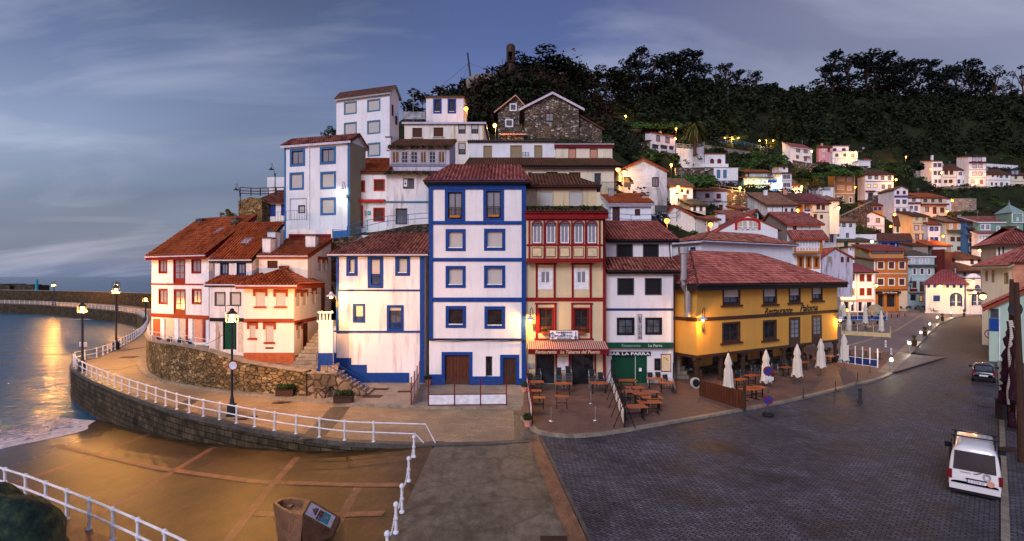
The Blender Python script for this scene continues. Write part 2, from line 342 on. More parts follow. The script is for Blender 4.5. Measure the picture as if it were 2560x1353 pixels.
def mat_leaf(k):
 c = dict(dark=((.005, .009, .004), (.022, .032, .013)), mid=((.015, .032, .01), (.04, .07, .02)), brown=((.012, .008, .005), (.034, .022, .012)), blue=((.004, .009, .008), (.014, .022, .019)), olive=((.05, .055, .015), (.1, .10, .03)), grass=((.03, .065, .015), (.07, .13, .03)))[k]
 m, t, b = newmat(k, .75)
 n = nd(t, 'ShaderNodeTexNoise', Scale=.6, Detail=4.); ln(t, objco(t), n.inputs[0])
 g = nd(t, 'ShaderNodeNewGeometry')
 r = ramp(t, mth(t, 'ADD', mth(t, 'MULTIPLY', n.outputs[0], .7), mth(t, 'MULTIPLY', g.outputs['Random Per Island'], .35)), [(.3, c[0]), (.7, c[1])])
 ln(t, r.outputs[0], b.inputs[0]); return m
def mat_ground(k):                      # hillside soil and grass
 m, t, b = newmat(k, .95)
 n = nd(t, 'ShaderNodeTexNoise', Scale=.09, Detail=9., Roughness=.7); ln(t, objco(t), n.inputs[0])
 f = nd(t, 'ShaderNodeTexNoise', Scale=1.6, Detail=8., Roughness=.7); ln(t, objco(t), f.inputs[0])
 r = ramp(t, n.outputs[0], [(.35, (.008, .007, .005)), (.5, (.014, .022, .007)), (.65, (.024, .02, .011))])
 r2 = ramp(t, f.outputs[0], [(.3, (.5,) * 3), (.7, (1.5,) * 3)])
 ln(t, mixc(t, 1., r.outputs[0], r2.outputs[0], 'MULTIPLY'), b.inputs[0]); bump(t, b, f.outputs[0], 1., .3); return m
def mat_moss(k):
 m, t, b = newmat(k, .9)
 f = nd(t, 'ShaderNodeTexNoise', Scale=3., Detail=8., Roughness=.7); ln(t, objco(t), f.inputs[0])
 r = ramp(t, f.outputs[0], [(.35, (.012, .022, .02)), (.52, (.03, .055, .04)), (.66, (.08, .11, .035))])
 ln(t, r.outputs[0], b.inputs[0]); bump(t, b, f.outputs[0], .7, .06); return m
def mat_water(k):
 m, t, b = newmat(k, .16); b.inputs['Base Color'].default_value = (.014, .075, .16, 1); b.inputs['IOR'].default_value = 1.24
 a = nd(t, 'ShaderNodeTexNoise', Scale=.55, Detail=6., Roughness=.62, Distortion=.3); ln(t, objco(t, (1, 1.9, 1), (0, 0, .25)), a.inputs[0])
 c = nd(t, 'ShaderNodeTexNoise', Scale=.11, Detail=4.); ln(t, objco(t, (1, 2.4, 1), (0, 0, .1)), c.inputs[0])
 bump(t, b, mth(t, 'ADD', a.outputs[0], mth(t, 'MULTIPLY', c.outputs[0], 1.6)), 1., .55); return m
def mat_foam(k):
 m, t, b = newmat(k, .6); b.inputs['Base Color'].default_value = (.5, .48, .56, 1)
 uv = nd(t, 'ShaderNodeTexCoord'); sp = nd(t, 'ShaderNodeSeparateXYZ'); ln(t, uv.outputs['UV'], sp.inputs[0])
 n = nd(t, 'ShaderNodeTexNoise', Scale=1.1, Detail=8., Roughness=.68, Distortion=2.2); ln(t, objco(t, (1, .7, 1)), n.inputs[0])
 a = mth(t, 'ADD', n.outputs[0], mth(t, 'MULTIPLY', sp.outputs[1], .42))
 r = ramp(t, a, [(.62, (0, 0, 0)), (.9, (.9, .9, .9))]); ln(t, r.outputs[0], b.inputs['Alpha']); return m
def mat_cloth(k):
 c = dict(cream=(.55, .5, .44), black=(.02, .02, .022), stripe=(.6, .5, .45))[k]
 m, t, b = newmat(k, .9); b.inputs['Base Color'].default_value = (*c, 1)
 if k == 'stripe':
  w = nd(t, 'ShaderNodeTexWave', Scale=1.9); w.bands_direction = 'X'; ln(t, objco(t), w.inputs[0])
  r = ramp(t, w.outputs[0], [(.45, (.42, .34, .3)), (.5, (.2, .02, .025))]); ln(t, r.outputs[0], b.inputs[0])
 return m
def mat_carpaint(k):
 m, t, b = newmat(k, .25); b.inputs['Base Color'].default_value = (*dict(black=(.012, .012, .015), white=(.62, .6, .62))[k], 1); b.inputs['Coat Weight'].default_value = .6; return m
def mat_rubber(k):
 m, t, b = newmat(k, .85); b.inputs['Base Color'].default_value = (.015, .015, .016, 1); return m
def mat_net(k):
 m, t, b = newmat(k, .95); n = nd(t, 'ShaderNodeTexNoise', Scale=6., Detail=6.); ln(t, objco(t, (3, 3, .5)), n.inputs[0])
 r = ramp(t, n.outputs[0], [(.35, (.012, .004, .01)), (.7, (.05, .014, .024))]); ln(t, r.outputs[0], b.inputs[0]); bump(t, b, n.outputs[0], .8, .05); return m
def mat_tabletop(k):
 m, t, b = newmat(k, .4); n = nd(t, 'ShaderNodeTexNoise', Scale=2., Detail=5.); ln(t, objco(t, (1, 9, 1)), n.inputs[0])
 r = ramp(t, n.outputs[0], [(.3, (.26, .06, .02)), (.7, (.46, .13, .04))]); ln(t, r.outputs[0], b.inputs[0]); return m

# ------------------------------------------------------------------ houses
ST = {}
def S(name, **k): ST[name] = k
S('blueshut', s='blue', sw=.24, k='slat:blind', f='white', sillin='white')
S('bluedoor', s='blue', sw=.25, k='curtain:', f='dkbrown', fw=.09, m=(2, 1), rail='dkbrown', rh=.42, box='orange')
S('blueglass', s='blue', sw=.25, k='glass:dark', f='dkbrown', fw=.05, m=(2, 1), sillin='white')
S('bluebalc', s='blue', sw=.27, k='slat:blind', p=.56, f='blue', fw=.05, rail='blue', rh=.42)
S('bluebalc2', s='blue', sw=.2, k='slat:blind', p=.14, f='blue', fw=.05, m=(2, 1), rail='blue', rh=.3)
S('bluebalc3', s='blue', sw=.17, k='slat:blind', p=.72, f='blue', fw=.05, rail='blue', rh=.28)
S('garage', s='blue', sw=.25, k='planks:brown', m=(3, 1), f='dkbrown', fw=.06, r=.2, door=1)
S('bluehalf', s='blue', sw=.25, k='planks:dkbrown', m=(2, 1), f='dkbrown', fw=.06, door=1)
S('redwin', s='red', sw=.1, k='curtain:', f='red', fw=.1, m=(2, 1), r=.08)
S('reddoorwin', s='red', sw=.1, k='curtain:', f='red', fw=.13, m=(2, 3), panel=.12, r=.08)
S('blackwin', s='black', sw=.1, k='curtain:', f='navy', fw=.1, m=(2, 1), r=.1)
S('blackshut', s='dkgrey', sw=.1, k='slat:blind', f='dkgrey', r=.1)
S('hoodshut', k='slat:blind', f='white', hood='rust', sill='rust', r=.12)
S('redtopshut', k='slat:blind', f='white', hood='rust', r=.12)
S('steelshut', s='steel', sw=.2, k='slat:blind', f='white', r=.1)
S('blueopen', s='skyblue', sw=.25, k='curtain:', f='brown', fw=.1, m=(2, 1), r=.15)
S('sblueshut', s='skyblue', sw=.22, k='slat:blind', f='white', r=.12)
S('navyshut', s='navy', sw=.1, k='slat:blind', f='white', r=.1)
S('bluebars', s='blue', sw=.05, k='slat:blue', r=.05)
S('redshut', s='brightred', sw=.14, k='slat:brown', r=.1)
S('reddoor', s='brightred', sw=.14, k='planks:brown', m=(1, 1), f='dkbrown', r=.12, door=1)
S('brownshut', s='brown', sw=.04, k='slat:brown', r=.08, sill='stoneL')
S('bronzeshut', s='bronze', sw=.12, k='slat:bronze', r=.08)
S('salmonshut', s='brown', sw=.06, k='slat:salmon', r=.08)
S('whiteshut', s='stoneL', sw=.05, k='slat:blind', r=.06)
S('browntop', s='brown', sw=.05, k='slat:brown', r=.08)
S('tallsplit', s='brown', sw=.1, k='slat:blind', p=.55, f='brown', fw=.06, m=(2, 1), r=.08)
S('blackshutter', s='dkgrey', sw=.08, k='slat:black', r=.1)
S('darkwin', s='black', sw=.12, k='glass:mid', f='black', fw=.07, m=(2, 2), r=.12)
S('lamplitshut', k='planks:bronze', p=.5, r=.15, f='brown', fw=.07, m=(2, 1), s='brown', sw=.07)
S('brownwin', k='curtain:', f='brown', fw=.1, m=(2, 1), s='brown', sw=.06, r=.1)
S('paloma', s='dkbrown', sw=.16, k='slat:blind', p=.62, f='black', fw=.08, m=(2, 1), sill='dkbrown', so=.25, r=.15)
S('palomadark', s='dkbrown', sw=.16, k='glass:dark', f='dkbrown', fw=.08, m=(2, 2), sill='dkbrown', so=.25, r=.15)
S('palomadoor', s='dkbrown', sw=.16, k='curtain:', f='dkbrown', fw=.1, m=(2, 4), panel=.25, r=.12)
S('bluedark', s='navy', sw=.12, k='curtain:', f='navy', fw=.07, m=(2, 4), r=.08)
S('whitewin', s='white', sw=.18, k='curtain:', f='white', fw=.1, m=(2, 1), panel=.22, r=.05)
S('tabred', s='red', sw=.12, k='glass:dark', f='brown', fw=.06, m=(2, 2), panel=.18, r=.15)
S('dark', k='glass:dark', r=.3)
S('greendoor', s='black', sw=.08, k='planks:dkgreen', r=.1, door=1)
S('greenroll', k='slat:dkgreen', r=.12)
S('wooddoor', s='brown', sw=.08, k='planks:brown', r=.1, door=1)
S('litdoor', s='rust', sw=.1, k='planks:orange', r=.08, door=1)
S('fdark', s='dkgrey', sw=.1, k='glass:mid', f='dkgrey', fw=.08, m=(2, 1), r=.1)
S('fwhite', s='white', sw=.16, k='glass:mid', f='white', fw=.1, m=(2, 3), r=.08)
S('fred', s='darkred', sw=.14, k='slat:lilac', r=.08)
S('fbrown', s='brown', sw=.1, k='slat:brown', r=.08)
S('fgrey', s='dkgrey', sw=.14, k='curtain:', f='dkgrey', fw=.07, m=(2, 1), r=.08)
S('fbronze', s='grey', sw=.14, k='slat:bronze', r=.08)
S('fblue', s='deepblue', sw=.1, k='slat:deepblue', r=.08)
S('fbluew', s='deepblue', sw=.16, k='glass:pale', f='deepblue', fw=.12, m=(2, 1), r=.08)
S('fmaroon', s='maroon', sw=.14, k='slat:maroon', r=.08)
S('flit', s='grey', sw=.12, k='lit:room', f='brown', fw=.08, m=(2, 1), r=.08)
S('fdim', s='brown', sw=.1, k='lit:dim', f='brown', fw=.08, m=(2, 1), r=.08)
S('fwshut', s='white', sw=.16, k='slat:lilac', r=.08)
S('fwbrown', s='white', sw=.22, k='slat:brown', r=.1)
S('gframe', s='olive', sw=.24, k='slat:brown', r=.12)
S('rframe', s='red', sw=.24, k='slat:brown', r=.12)
S('fgreen', s='dkgreen', sw=.1, k='planks:dkgreen', r=.06)
S('fwhitedoor', s='white', sw=.12, k='slat:blind', f='white', m=(2, 1), r=.08)
S('forange', s='orange', sw=.3, k='slat:brown', r=.12)
S('fred1', s='maroon', sw=.1, k='curtain:', f='maroon', fw=.08, m=(2, 1), r=.08)
S('fblack', k='glass:dark', r=.4)
S('stonewin', s='white', sw=.22, k='glass:mid', f='brown', fw=.08, m=(2, 1), r=.12)
S('barnwin', s='brown', sw=.1, k='curtain:', f='dkbrown', fw=.09, m=(2, 2), r=.15)
S('tallwindow', s='grey', sw=.08, k='glass:mid', f='navy', fw=.09, m=(2, 2), r=.1)
S('openlow', s='dkgrey', sw=.08, k='glass:mid', f='dkgrey', fw=.06, m=(3, 1), r=.15)
S('sepia', s='bronze', sw=.08, k='planks:bronze', r=.2)
S('sepdoor', k='planks:dkbrown', r=.25, door=1)

class Blk:
 def __init__(s, x0, x1, yb, D, D2=None, root=None, zb=None):
  a = (x0 - CX) / F * D; b_D = D2 or D; b = (x1 - CX) / F * b_D
  s.th = math.atan2(b_D - D, b - a); s.A = Vector((a, D, 0)); s.W = math.hypot(b - a, b_D - D)
  s.zb = zb if zb is not None else H - (yb - CY) / F * D
  s.c, s.s_ = math.cos(s.th), math.sin(s.th)
  s.root = root
 def loc(s, p): x, y = p[0] - s.A.x, p[1] - s.A.y; return Vector((x * s.c + y * s.s_, -x * s.s_ + y * s.c, p[2] - s.zb))
 def wor(s, u, d, v): return Vector((s.A.x + u * s.c - d * s.s_, s.A.y + u * s.s_ + d * s.c, v + s.zb))
 def hit(s, px, py, ax='F', off=0.):
  o = s.loc((0, 0, H)); e = s.loc(((px - CX) / F, 1, H - (py - CY) / F)) - o
  if ax == 'F': k = (off - o.y) / e.y; q = o + e * k; return q.x, q.z
  k = ((s.W if ax == 'R' else 0) + off - o.x) / e.x; q = o + e * k; return q.y, q.z
 def place(s, o):
  "give a part of this block its place under the house"
  r = s.root; o.parent = r['o']; b0 = r['b']
  if b0 is not s:
   o.location = b0.loc(s.wor(0, 0, 0)); o.rotation_euler = (0, 0, s.th - b0.th)
  return o
def TF(b, ax):
 if ax == 'F': return lambda u, d, v: (u, d, v)
 if ax == 'R': return lambda u, d, v: (b.W - d, u, v)
 return lambda u, d, v: (d, u, v)

def holed(mb, T, u0, u1, v0, v1, holes, mi=0):
 us = sorted({u0, u1, *[h[0] for h in holes], *[h[1] for h in holes]}); vs = sorted({v0, v1, *[h[2] for h in holes], *[h[3] for h in holes]})
 us = [u for u in us if u0 <= u <= u1]; vs = [v for v in vs if v0 <= v <= v1]
 for i in range(len(us) - 1):
  j = 0
  while j < len(vs) - 1:
   cu = (us[i] + us[i + 1]) / 2
   def inh(j): cv = (vs[j] + vs[j + 1]) / 2; return any(h[0] < cu < h[1] and h[2] < cv < h[3] for h in holes)
   if inh(j): j += 1; continue
   k = j + 1
   while k < len(vs) - 1 and not inh(k): k += 1
   a, b, c, d = us[i], us[i + 1], vs[j], vs[k]
   mb.face([T(a, 0, c), T(b, 0, c), T(b, 0, d), T(a, 0, d)], mi); j = k
 for h in holes:
  a, b, c, d, r = h
  for q in (((a, c), (b, c)), ((b, c), (b, d)), ((b, d), (a, d)), ((a, d), (a, c))):
   mb.face([T(q[0][0], 0, q[0][1]), T(q[1][0], 0, q[1][1]), T(q[1][0], r, q[1][1]), T(q[0][0], r, q[0][1])], mi)

def window(b, T, u0, u1, v0, v1, st, flat=False, far=False):
 g = st.get; sw = min(g('sw', 0), (u1 - u0) * .3); r = 0 if flat else g('r', .15); e = .002
 D0 = -.012 if flat else r
 f = MB(); mats = [g('s') or g('f') or 'grey']
 def mi(k):
  if k not in mats: mats.append(k)
  return mats.index(k)
 if g('s'):
  dd = -.07 if flat else -.04; d1 = -.002 if flat else r
  f.box(u0, u0 + sw, dd, d1, v0, v1, 0, T); f.box(u1 - sw, u1, dd, d1, v0, v1, 0, T)
  f.box(u0 + sw, u1 - sw, dd, d1, v1 - sw, v1, 0, T)
  if not g('door'): f.box(u0 + sw, u1 - sw, dd, d1, v0, v0 + sw, 0, T)
 a, c = u0 + sw, u1 - sw; p, q = v0 + (0 if g('door') else sw) * bool(g('s')), v1 - (sw if g('s') else 0)
 fw = min(g('fw', .05), (c - a) * .16); fc = mi(g('f', g('s') or 'grey'))
 fd0, fd1 = (D0 - .05, D0 - .01)
 if g('panel'):
  h = (q - p) * g('panel'); f.box(a + e, c - e, fd0 - .01, fd1 - .002, p + e, p + h, fc, T); p2 = p + h
 else: p2 = p
 sh = g('p', 1.) if g('k', '').startswith(('slat', 'planks')) else 0
 if sh < 1 or g('m'):
  f.box(a + e, a + fw, fd0, fd1, p2 + e, q - e, fc, T); f.box(c - fw, c - e, fd0, fd1, p2 + e, q - e, fc, T)
  f.box(a + fw, c - fw, fd0, fd1, q - fw, q - e, fc, T); f.box(a + fw, c - fw, fd0, fd1, p2 + e, p2 + fw, fc, T)
  nx, ny = g('m', (1, 1)); bw = fw * (.45 if nx > 2 or ny > 2 else .6)
  for i in range(1, nx): x = a + (c - a) * i / nx; f.box(x - bw * .6, x + bw * .6, fd0 + .004, fd1, p2 + fw, q - fw, fc, T)
  for i in range(1, ny): z = p2 + (q - p2) * i / ny; f.box(a + fw, c - fw, fd0 + .008, fd1, z - bw * .5, z + bw * .5, fc, T)
 if g('sill'): so = g('so', .12); f.box(u0 - so, u1 + so, -.14, (-.003 if flat else .1), v0 - .13, v0 + .004, mi(g('sill')), T)
 if g('sillin'): f.box(a, c, -.06, fd0 - .002, p, p + .07, mi(g('sillin')), T)
 if g('hood'):
  hw = .2; hi = mi(g('hood')); f.box(u0 - hw, u1 + hw, -.05, -.003, v1, v1 + .28, hi, T)
  f.box(u0 - hw, u0 - .01, -.045, -.003, v1 - .32, v1, hi, T); f.box(u1 + .01, u1 + hw, -.045, -.003, v1 - .32, v1, hi, T)
 if g('box'): f.box(a + .15, c - .15, -.2, -.06, p + .04, p + .2, mi(g('box')), T)
 if g('rail'):
  h = (q - p) * g('rh', .4); ri = mi(g('rail')); y = -.05
  f.box(a, c, y - .025, y + .025, p + h - .05, p + h, ri, T); f.box(a, c, y - .025, y + .025, p + .05, p + .1, ri, T)
  n = max(4, int((c - a) / .13))
  for i in range(n + 1): x = a + (c - a) * i / n; f.box(x - .018, x + .018, y - .018, y + .018, p + .1, p + h - .05, ri, T)
 isd = bool(g('door'))
 o = f.build('door' if isd and not g('s') else ('doorway' if isd else 'window'), mats); b.place(o)
 k = g('k'); pn = MB(); sp = MB()
 if sh:
  top = q; bot = q - (q - p2) * sh; dd = D0 - .03 - (.03 if sh < 1 else 0) - (.03 if g('m') and sh < 1 else 0)
  pn.box(a + e * 2, c - e * 2, dd, D0 - .004, bot, top - e, 0, T)
  x = pn.build('door_leaf' if isd else ('shutter' if k.startswith('slat') else 'panel'), k, o)
 if sh < 1:
  sp.box(a + e * 3, c - e * 3, D0 - .02, D0 - .006, p2 + e, q - (q - p2) * sh - e, 0, T)
  sp.build('pane', k if not sh else 'glass:mid', o)
 return o

def roof_plane(mb, e0, e1, t0, t1, near, pitch=.29, row=.42):
 "tiles from the eave e0-e1 up to t0-t1"
 e0, e1, t0, t1 = (Vector(x) for x in (e0, e1, t0, t1))
 L = (e1 - e0).length; ud = (e1 - e0) / L
 sl = (t0 - e0) - ud * (t0 - e0).dot(ud); SL = sl.length
 if SL < 1e-6: return
 sd = sl / SL; n = ud.cross(sd)
 if n.z < 0: n = -n
 l1 = (t0 - e0).dot(ud); r1 = (t1 - e0).dot(ud)
 if not near:
  mb.face([e0, e1, t1, t0], 0, [(0, 0), (L / pitch, 0), (r1 / pitch, SL / row), (l1 / pitch, SL / row)]); return
 nr = max(2, int(SL / row)); nc = max(4, int(L / pitch) * 4)
 def vt(i, s, up):
  t = SL * i / nr; f = i / nr; a = l1 * f; b = L + (r1 - L) * f
  u = min(max(L * s / nc, a), b); h = .06 * (1 + math.sin(2 * math.pi * (u / pitch))) + (.055 if up else 0.)
  return e0 + ud * u + sd * t + n * h, (u / pitch, t / row * .999)
 for i in range(nr):
  f0 = i / nr; base = len(mb.v)
  for s in range(nc + 1):
   p, q = vt(i, s, True); p2, q2 = vt(i + 1, s, False)
   p3, _ = vt(i, s, False)
   mb.v += [tuple(p), tuple(p2), tuple(p3)]
   if s:
    k = base + (s - 1) * 3
    pu = vt(i, s - 1, True)[1]; pu2 = vt(i + 1, s - 1, False)[1]
    if (Vector(mb.v[k]) - p).length < 1e-6 and (Vector(mb.v[k + 1]) - p2).length < 1e-6: continue
    yy = i + .3
    mb.f.append((k, k + 3, k + 4, k + 1)); mb.m.append(0); mb.uv.append([(pu[0], yy), (q[0], yy), (q2[0], yy + .6), (pu2[0], yy + .6)])
    mb.f.append((k + 2, k + 5, k + 3, k)); mb.m.append(0); mb.uv.append([(pu[0], yy)] * 4)

def roof(b, W, dep, vt, rf, near):
 kind = rf['t']; o = rf.get('o', .4); rise = rf['rise']; vb = rf.get('vb', vt)
 col = rf.get('tile', 'old'); fas = rf.get('fas', 'brown'); mb = MB(); bd = MB()
 ol, orr = rf.get('ol', o), rf.get('or', o); of = rf.get('of', o)
 th = .1; planes = []; edges = []
 z = lambda p: p
 lift = .09
 if kind == 'shed':
  k = rise / dep; planes = [((-ol, -of, vt - k * of), (W + orr, -of, vt - k * of), (W + orr, dep, vt + rise), (-ol, dep, vt + rise))]
  if rf.get('hl'): h = rf['hl']; p = planes[0]; planes = [(p[0], p[1], p[2], (h, dep, vt + rise)), ((-ol, dep, vt - k * of), p[0], (h, dep, vt + rise), (h, dep, vt + rise))]
 elif kind == 'gable':
  g = rf.get('gf', .5) * dep; k = rise / g; k2 = (vt + rise - vb) / (dep - g)
  planes = [((-ol, -of, vt - k * of), (W + orr, -of, vt - k * of), (W + orr, g, vt + rise), (-ol, g, vt + rise)),
                  ((W + orr, dep + o, vb - k2 * o), (-ol, dep + o, vb - k2 * o), (-ol, g, vt + rise), (W + orr, g, vt + rise))]
 elif kind == 'front':
  ua = rf['ua']; vL, vR = vt, rf.get('vR', vt); va = vt + rise; kl = (va - vL) / ua; kr = (va - vR) / (W - ua)
  planes = [((-ol, dep, vL - kl * ol), (-ol, -of, vL - kl * ol), (ua, -of, va), (ua, dep, va)),
                  ((W + orr, -of, vR - kr * orr), (W + orr, dep, vR - kr * orr), (ua, dep, va), (ua, -of, va))]
 elif kind == 'hip':
  hl = rf.get('hl', dep / 2); hr = rf.get('hr', dep / 2); g = rf.get('gf', .5) * dep; va = vt + rise; k = .25 * o
  a, bb, c, d = (-ol, -of, vt - k), (W + orr, -of, vt - k), (W + orr, dep + o, vt - k), (-ol, dep + o, vt - k); e, f = (hl, g, va), (W - hr, g, va)
  planes = [(a, bb, f, e), (bb, c, f, f), (c, d, e, f), (d, a, e, e)]
 elif kind == 'flat':
  bd.box(-ol, W + orr, -of, dep + o, vt, vt + .18, 0)
 ridge = MB()
 for pl in planes:
  up = [Vector(p) + Vector((0, 0, lift)) for p in pl]
  roof_plane(mb, up[0], up[1], up[3], up[2], near)
  # board underneath
  bd.face([pl[0], pl[1], pl[2], pl[3]] if (Vector(pl[2]) - Vector(pl[3])).length > 1e-4 else [pl[0], pl[1], pl[2]])
  q0, q1 = Vector(pl[0]), Vector(pl[1]); up_ = Vector((0, 0, lift)); fh = rf.get('fh', .16)
  out = (q0 - Vector(pl[3])); out.z = 0; out = out.normalized() * .0
  bd.face([q0 - Vector((0, 0, fh)), q1 - Vector((0, 0, fh)), q1 + up_ * .95, q0 + up_ * .95])
  if kind != 'hip':
   for s_, e_ in ((pl[0], pl[3]), (pl[1], pl[2])):
    s_, e_ = Vector(s_), Vector(e_)
    bd.face([s_ - Vector((0, 0, fh)), e_ - Vector((0, 0, fh)), e_ + up_ * 1.02, s_ + up_ * 1.02], 1 if rf.get('verge') else 0)
  if near or rf.get('ridge'):
   for s_, e_ in ([(pl[3], pl[2])] + ([(pl[0], pl[3]), (pl[1], pl[2])] if kind == 'hip' else [])):
    if (Vector(s_) - Vector(e_)).length > .1:
     ridge.tube([Vector(s_) + up_ * 1.3, Vector(e_) + up_ * 1.3], .11, 6)
 # soffit closing the eave to the wall
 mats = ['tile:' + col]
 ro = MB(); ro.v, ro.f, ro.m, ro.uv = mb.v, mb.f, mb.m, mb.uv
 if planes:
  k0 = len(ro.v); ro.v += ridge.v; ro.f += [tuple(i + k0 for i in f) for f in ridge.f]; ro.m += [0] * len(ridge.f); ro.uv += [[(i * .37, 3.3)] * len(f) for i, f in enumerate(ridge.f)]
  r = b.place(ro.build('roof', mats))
  e = bd.build('eave_board', [fas, rf.get('verge', fas)], r)
 else:
  r = b.place(bd.build('roof', [fas]))
 if rf.get('gut') is not None and planes:
  p = planes[0]; g = MB(); a, c = Vector(p[0]), Vector(p[1]); off = Vector((0, -.07, .03)) if kind != 'front' else Vector((0, 0, 0))
  g.tube([a + off, c + off], .07, 6); g.build('gutter', rf['gut'], r)
 return r
def side_tri(mb, b, W, dep, vt, rf):
 if not rf: return
 k = rf['t']; rise = rf['rise']; vb = rf.get('vb', vt)
 for x in (0, W):
  if k == 'shed': mb.face([(x, 0, vt), (x, dep, vt), (x, dep, vt + rise)])
  if k == 'gable': g = rf.get('gf', .5) * dep; mb.face([(x, 0, vt), (x, dep, vt), (x, dep, vb), (x, g, vt + rise)])
 if k == 'shed': mb.face([(0, dep, vt), (W, dep, vt), (W, dep, vt + rise), (0, dep, vt + rise)])
 if k == 'front':
  vR = rf.get('vR', vt)
  for y in (0, dep): mb.face([(0, y, vt), (W, y, vt), (W, y, vR), (rf['ua'], y, vt + rise)] if abs(vR - vt) > 1e-4 else [(0, y, vt), (W, y, vt), (rf['ua'], y, vt + rise)])

FP = []; ALLH = []      # ground control points
def house(name, label, x0, x1, yt, yb, D, D2=None, dep=8., wall='white', roofs=None, win=(), L=(), Rt=(), trim=(), trimL=(), trimR=(), cat='house', group=None, near=False, foot=3., parent=None, sx=None, zb=None, solid=True, ctrl=True, wallname='wall', boxes=()):
 """A house front between photo columns x0, x1; eave yt, foot yb; windows as photo rectangles.
       sx = column where the far end of the visible side wall stands."""
 par = parent
 b = Blk(x0, x1, yb, D, D2, zb=zb)
 if par is None:
  r = thing(name, label, cat, b.wor(0, 0, 0), group, b.th); b.root = dict(o=r, b=b)
 else: b.root = par
 W = b.W; vt = b.hit(x0, yt)[1]; vR = b.hit(x1, yt)[1]
 if sx is not None:
  ax = 'R' if sx > x1 else 'L'; dep = abs(b.hit(sx, yt, ax)[0])
 rf = None
 if roofs:
  rf = dict(roofs)
  if 'yr' in rf:        # ridge row in the photo -> rise
   g = dep if rf['t'] == 'shed' else (0 if rf['t'] == 'front' else dep * rf.get('gf', .5))
   o = b.loc((0, 0, H)); xm = rf.get('xr', (x0 + x1) / 2)
   e = b.loc(((xm - CX) / F, 1, H - (rf['yr'] - CY) / F)) - o; k = (g - o.y) / e.y
   rf['rise'] = (o + e * k).z - vt
   if rf['t'] == 'front': rf['ua'] = (o + e * k).x
  if 'rise' not in rf: rf['rise'] = .3 * dep
  if rf['t'] != 'flat': rf['rise'] = max(rf['rise'], .15)
  if 'ytR' in rf: rf['vR'] = b.hit(x1, rf['ytR'])[1]
 mb = MB(); holes = {'F': [], 'L': [], 'R': []}; todo = []
 for ax, ws in (('F', win), ('L', L), ('R', Rt)):
  for w in ws:
   st = ST[w[4]]; (ua, va), (ub, vb_) = b.hit(w[0], w[3], ax), b.hit(w[2], w[1], ax)
   ub2, vb2 = b.hit(w[2], w[3], ax); ua2, va2 = b.hit(w[0], w[1], ax)
   u0, u1 = min(ua, ub), max(ua, ub); v0, v1 = (va + vb2) / 2, (vb_ + va2) / 2
   lim = W if ax == 'F' else dep
   u0 = max(u0, .05); u1 = min(u1, lim - .05)
   if u1 - u0 < .1: continue
   sw = min(st.get('sw', 0), (u1 - u0) * .3) if st.get('s') else 0
   inn = (u0 + sw - (.015 if sw else 0), u1 - sw + (.015 if sw else 0), (v0 if st.get('door') else v0 + sw - (.015 if sw else 0)), v1 - sw + (.015 if sw else 0), st.get('r', .15) if st.get('r', .15) > .01 else .02)
   flat = v1 > vt - .05 or v0 < -foot or any(not (inn[1] < h[0] or inn[0] > h[1] or inn[3] < h[2] or inn[2] > h[3]) for h in holes[ax])
   if not flat: holes[ax].append(inn)
   todo.append((ax, u0, u1, v0, v1, st, flat))
 holed(mb, TF(b, 'F'), 0, W, -foot, vt, holes['F'])
 holed(mb, TF(b, 'R'), 0, dep, -foot, vt, holes['R'])
 holed(mb, TF(b, 'L'), 0, dep, -foot, vt, holes['L'])
 mb.face([(0, dep, -foot), (W, dep, -foot), (W, dep, vt), (0, dep, vt)])
 mb.face([(0, 0, vt), (W, 0, vt), (W, dep, vt), (0, dep, vt)])
 if rf: side_tri(mb, b, W, dep, vt, rf)
 b.place(mb.build(wallname, wall if ':' in wall else 'wall:' + wall))
 for ax, u0, u1, v0, v1, st, flat in todo: window(b, TF(b, ax), u0, u1, v0, v1, st, flat)
 if rf: b.roof = roof(b, W, dep, vt, rf, near)
 for ax, tr in (('F', trim), ('L', trimL), ('R', trimR)):
  if not tr: continue
  f = MB(); mats = []
  for i, t_ in enumerate(tr):
   (ua, va), (ub, vb_) = b.hit(t_[0], t_[3], ax), b.hit(t_[2], t_[1], ax)
   if len(t_) > 6 or True:
    va = (va + b.hit(t_[2], t_[3], ax)[1]) / 2 if t_[3] - t_[1] < 40 else va
    vb_ = (vb_ + b.hit(t_[0], t_[1], ax)[1]) / 2
   if t_[4] not in mats: mats.append(t_[4])
   pr = (t_[5] if len(t_) > 5 else .05) + .0013 * i
   f.box(min(ua, ub), max(ua, ub), -pr, -.002 - .0003 * i, min(va, vb_), max(va, vb_), mats.index(t_[4]), TF(b, ax))
  b.place(f.build('trim', mats))
 if ctrl:
  for u in (0, W * .5, W): ALLH.append(tuple(b.wor(u, -.3, -.25)))
  for u in (0, W): ALLH.append(tuple(b.wor(u, dep, min(1.5, vt * .4))))
 b.dep = dep; b.vt = vt; b.rf = rf; FP.append(b)
 return b
def RW(style, y0, y1, *xs, dy=0):
 "a row of windows; dy = drop per window"
 return [(xs[i], y0 + dy * i / 2, xs[i + 1], y1 + dy * i / 2, style) for i in range(0, len(xs), 2)]
def part(b, name, mat, *boxes, ax='F', sub=None):
 "extra boxes on a block in block metres"
 f = MB()
 for q in boxes: f.box(*q)
 o = f.build(name, mat)
 if sub: o.parent = sub
 else: b.place(o)
 return o
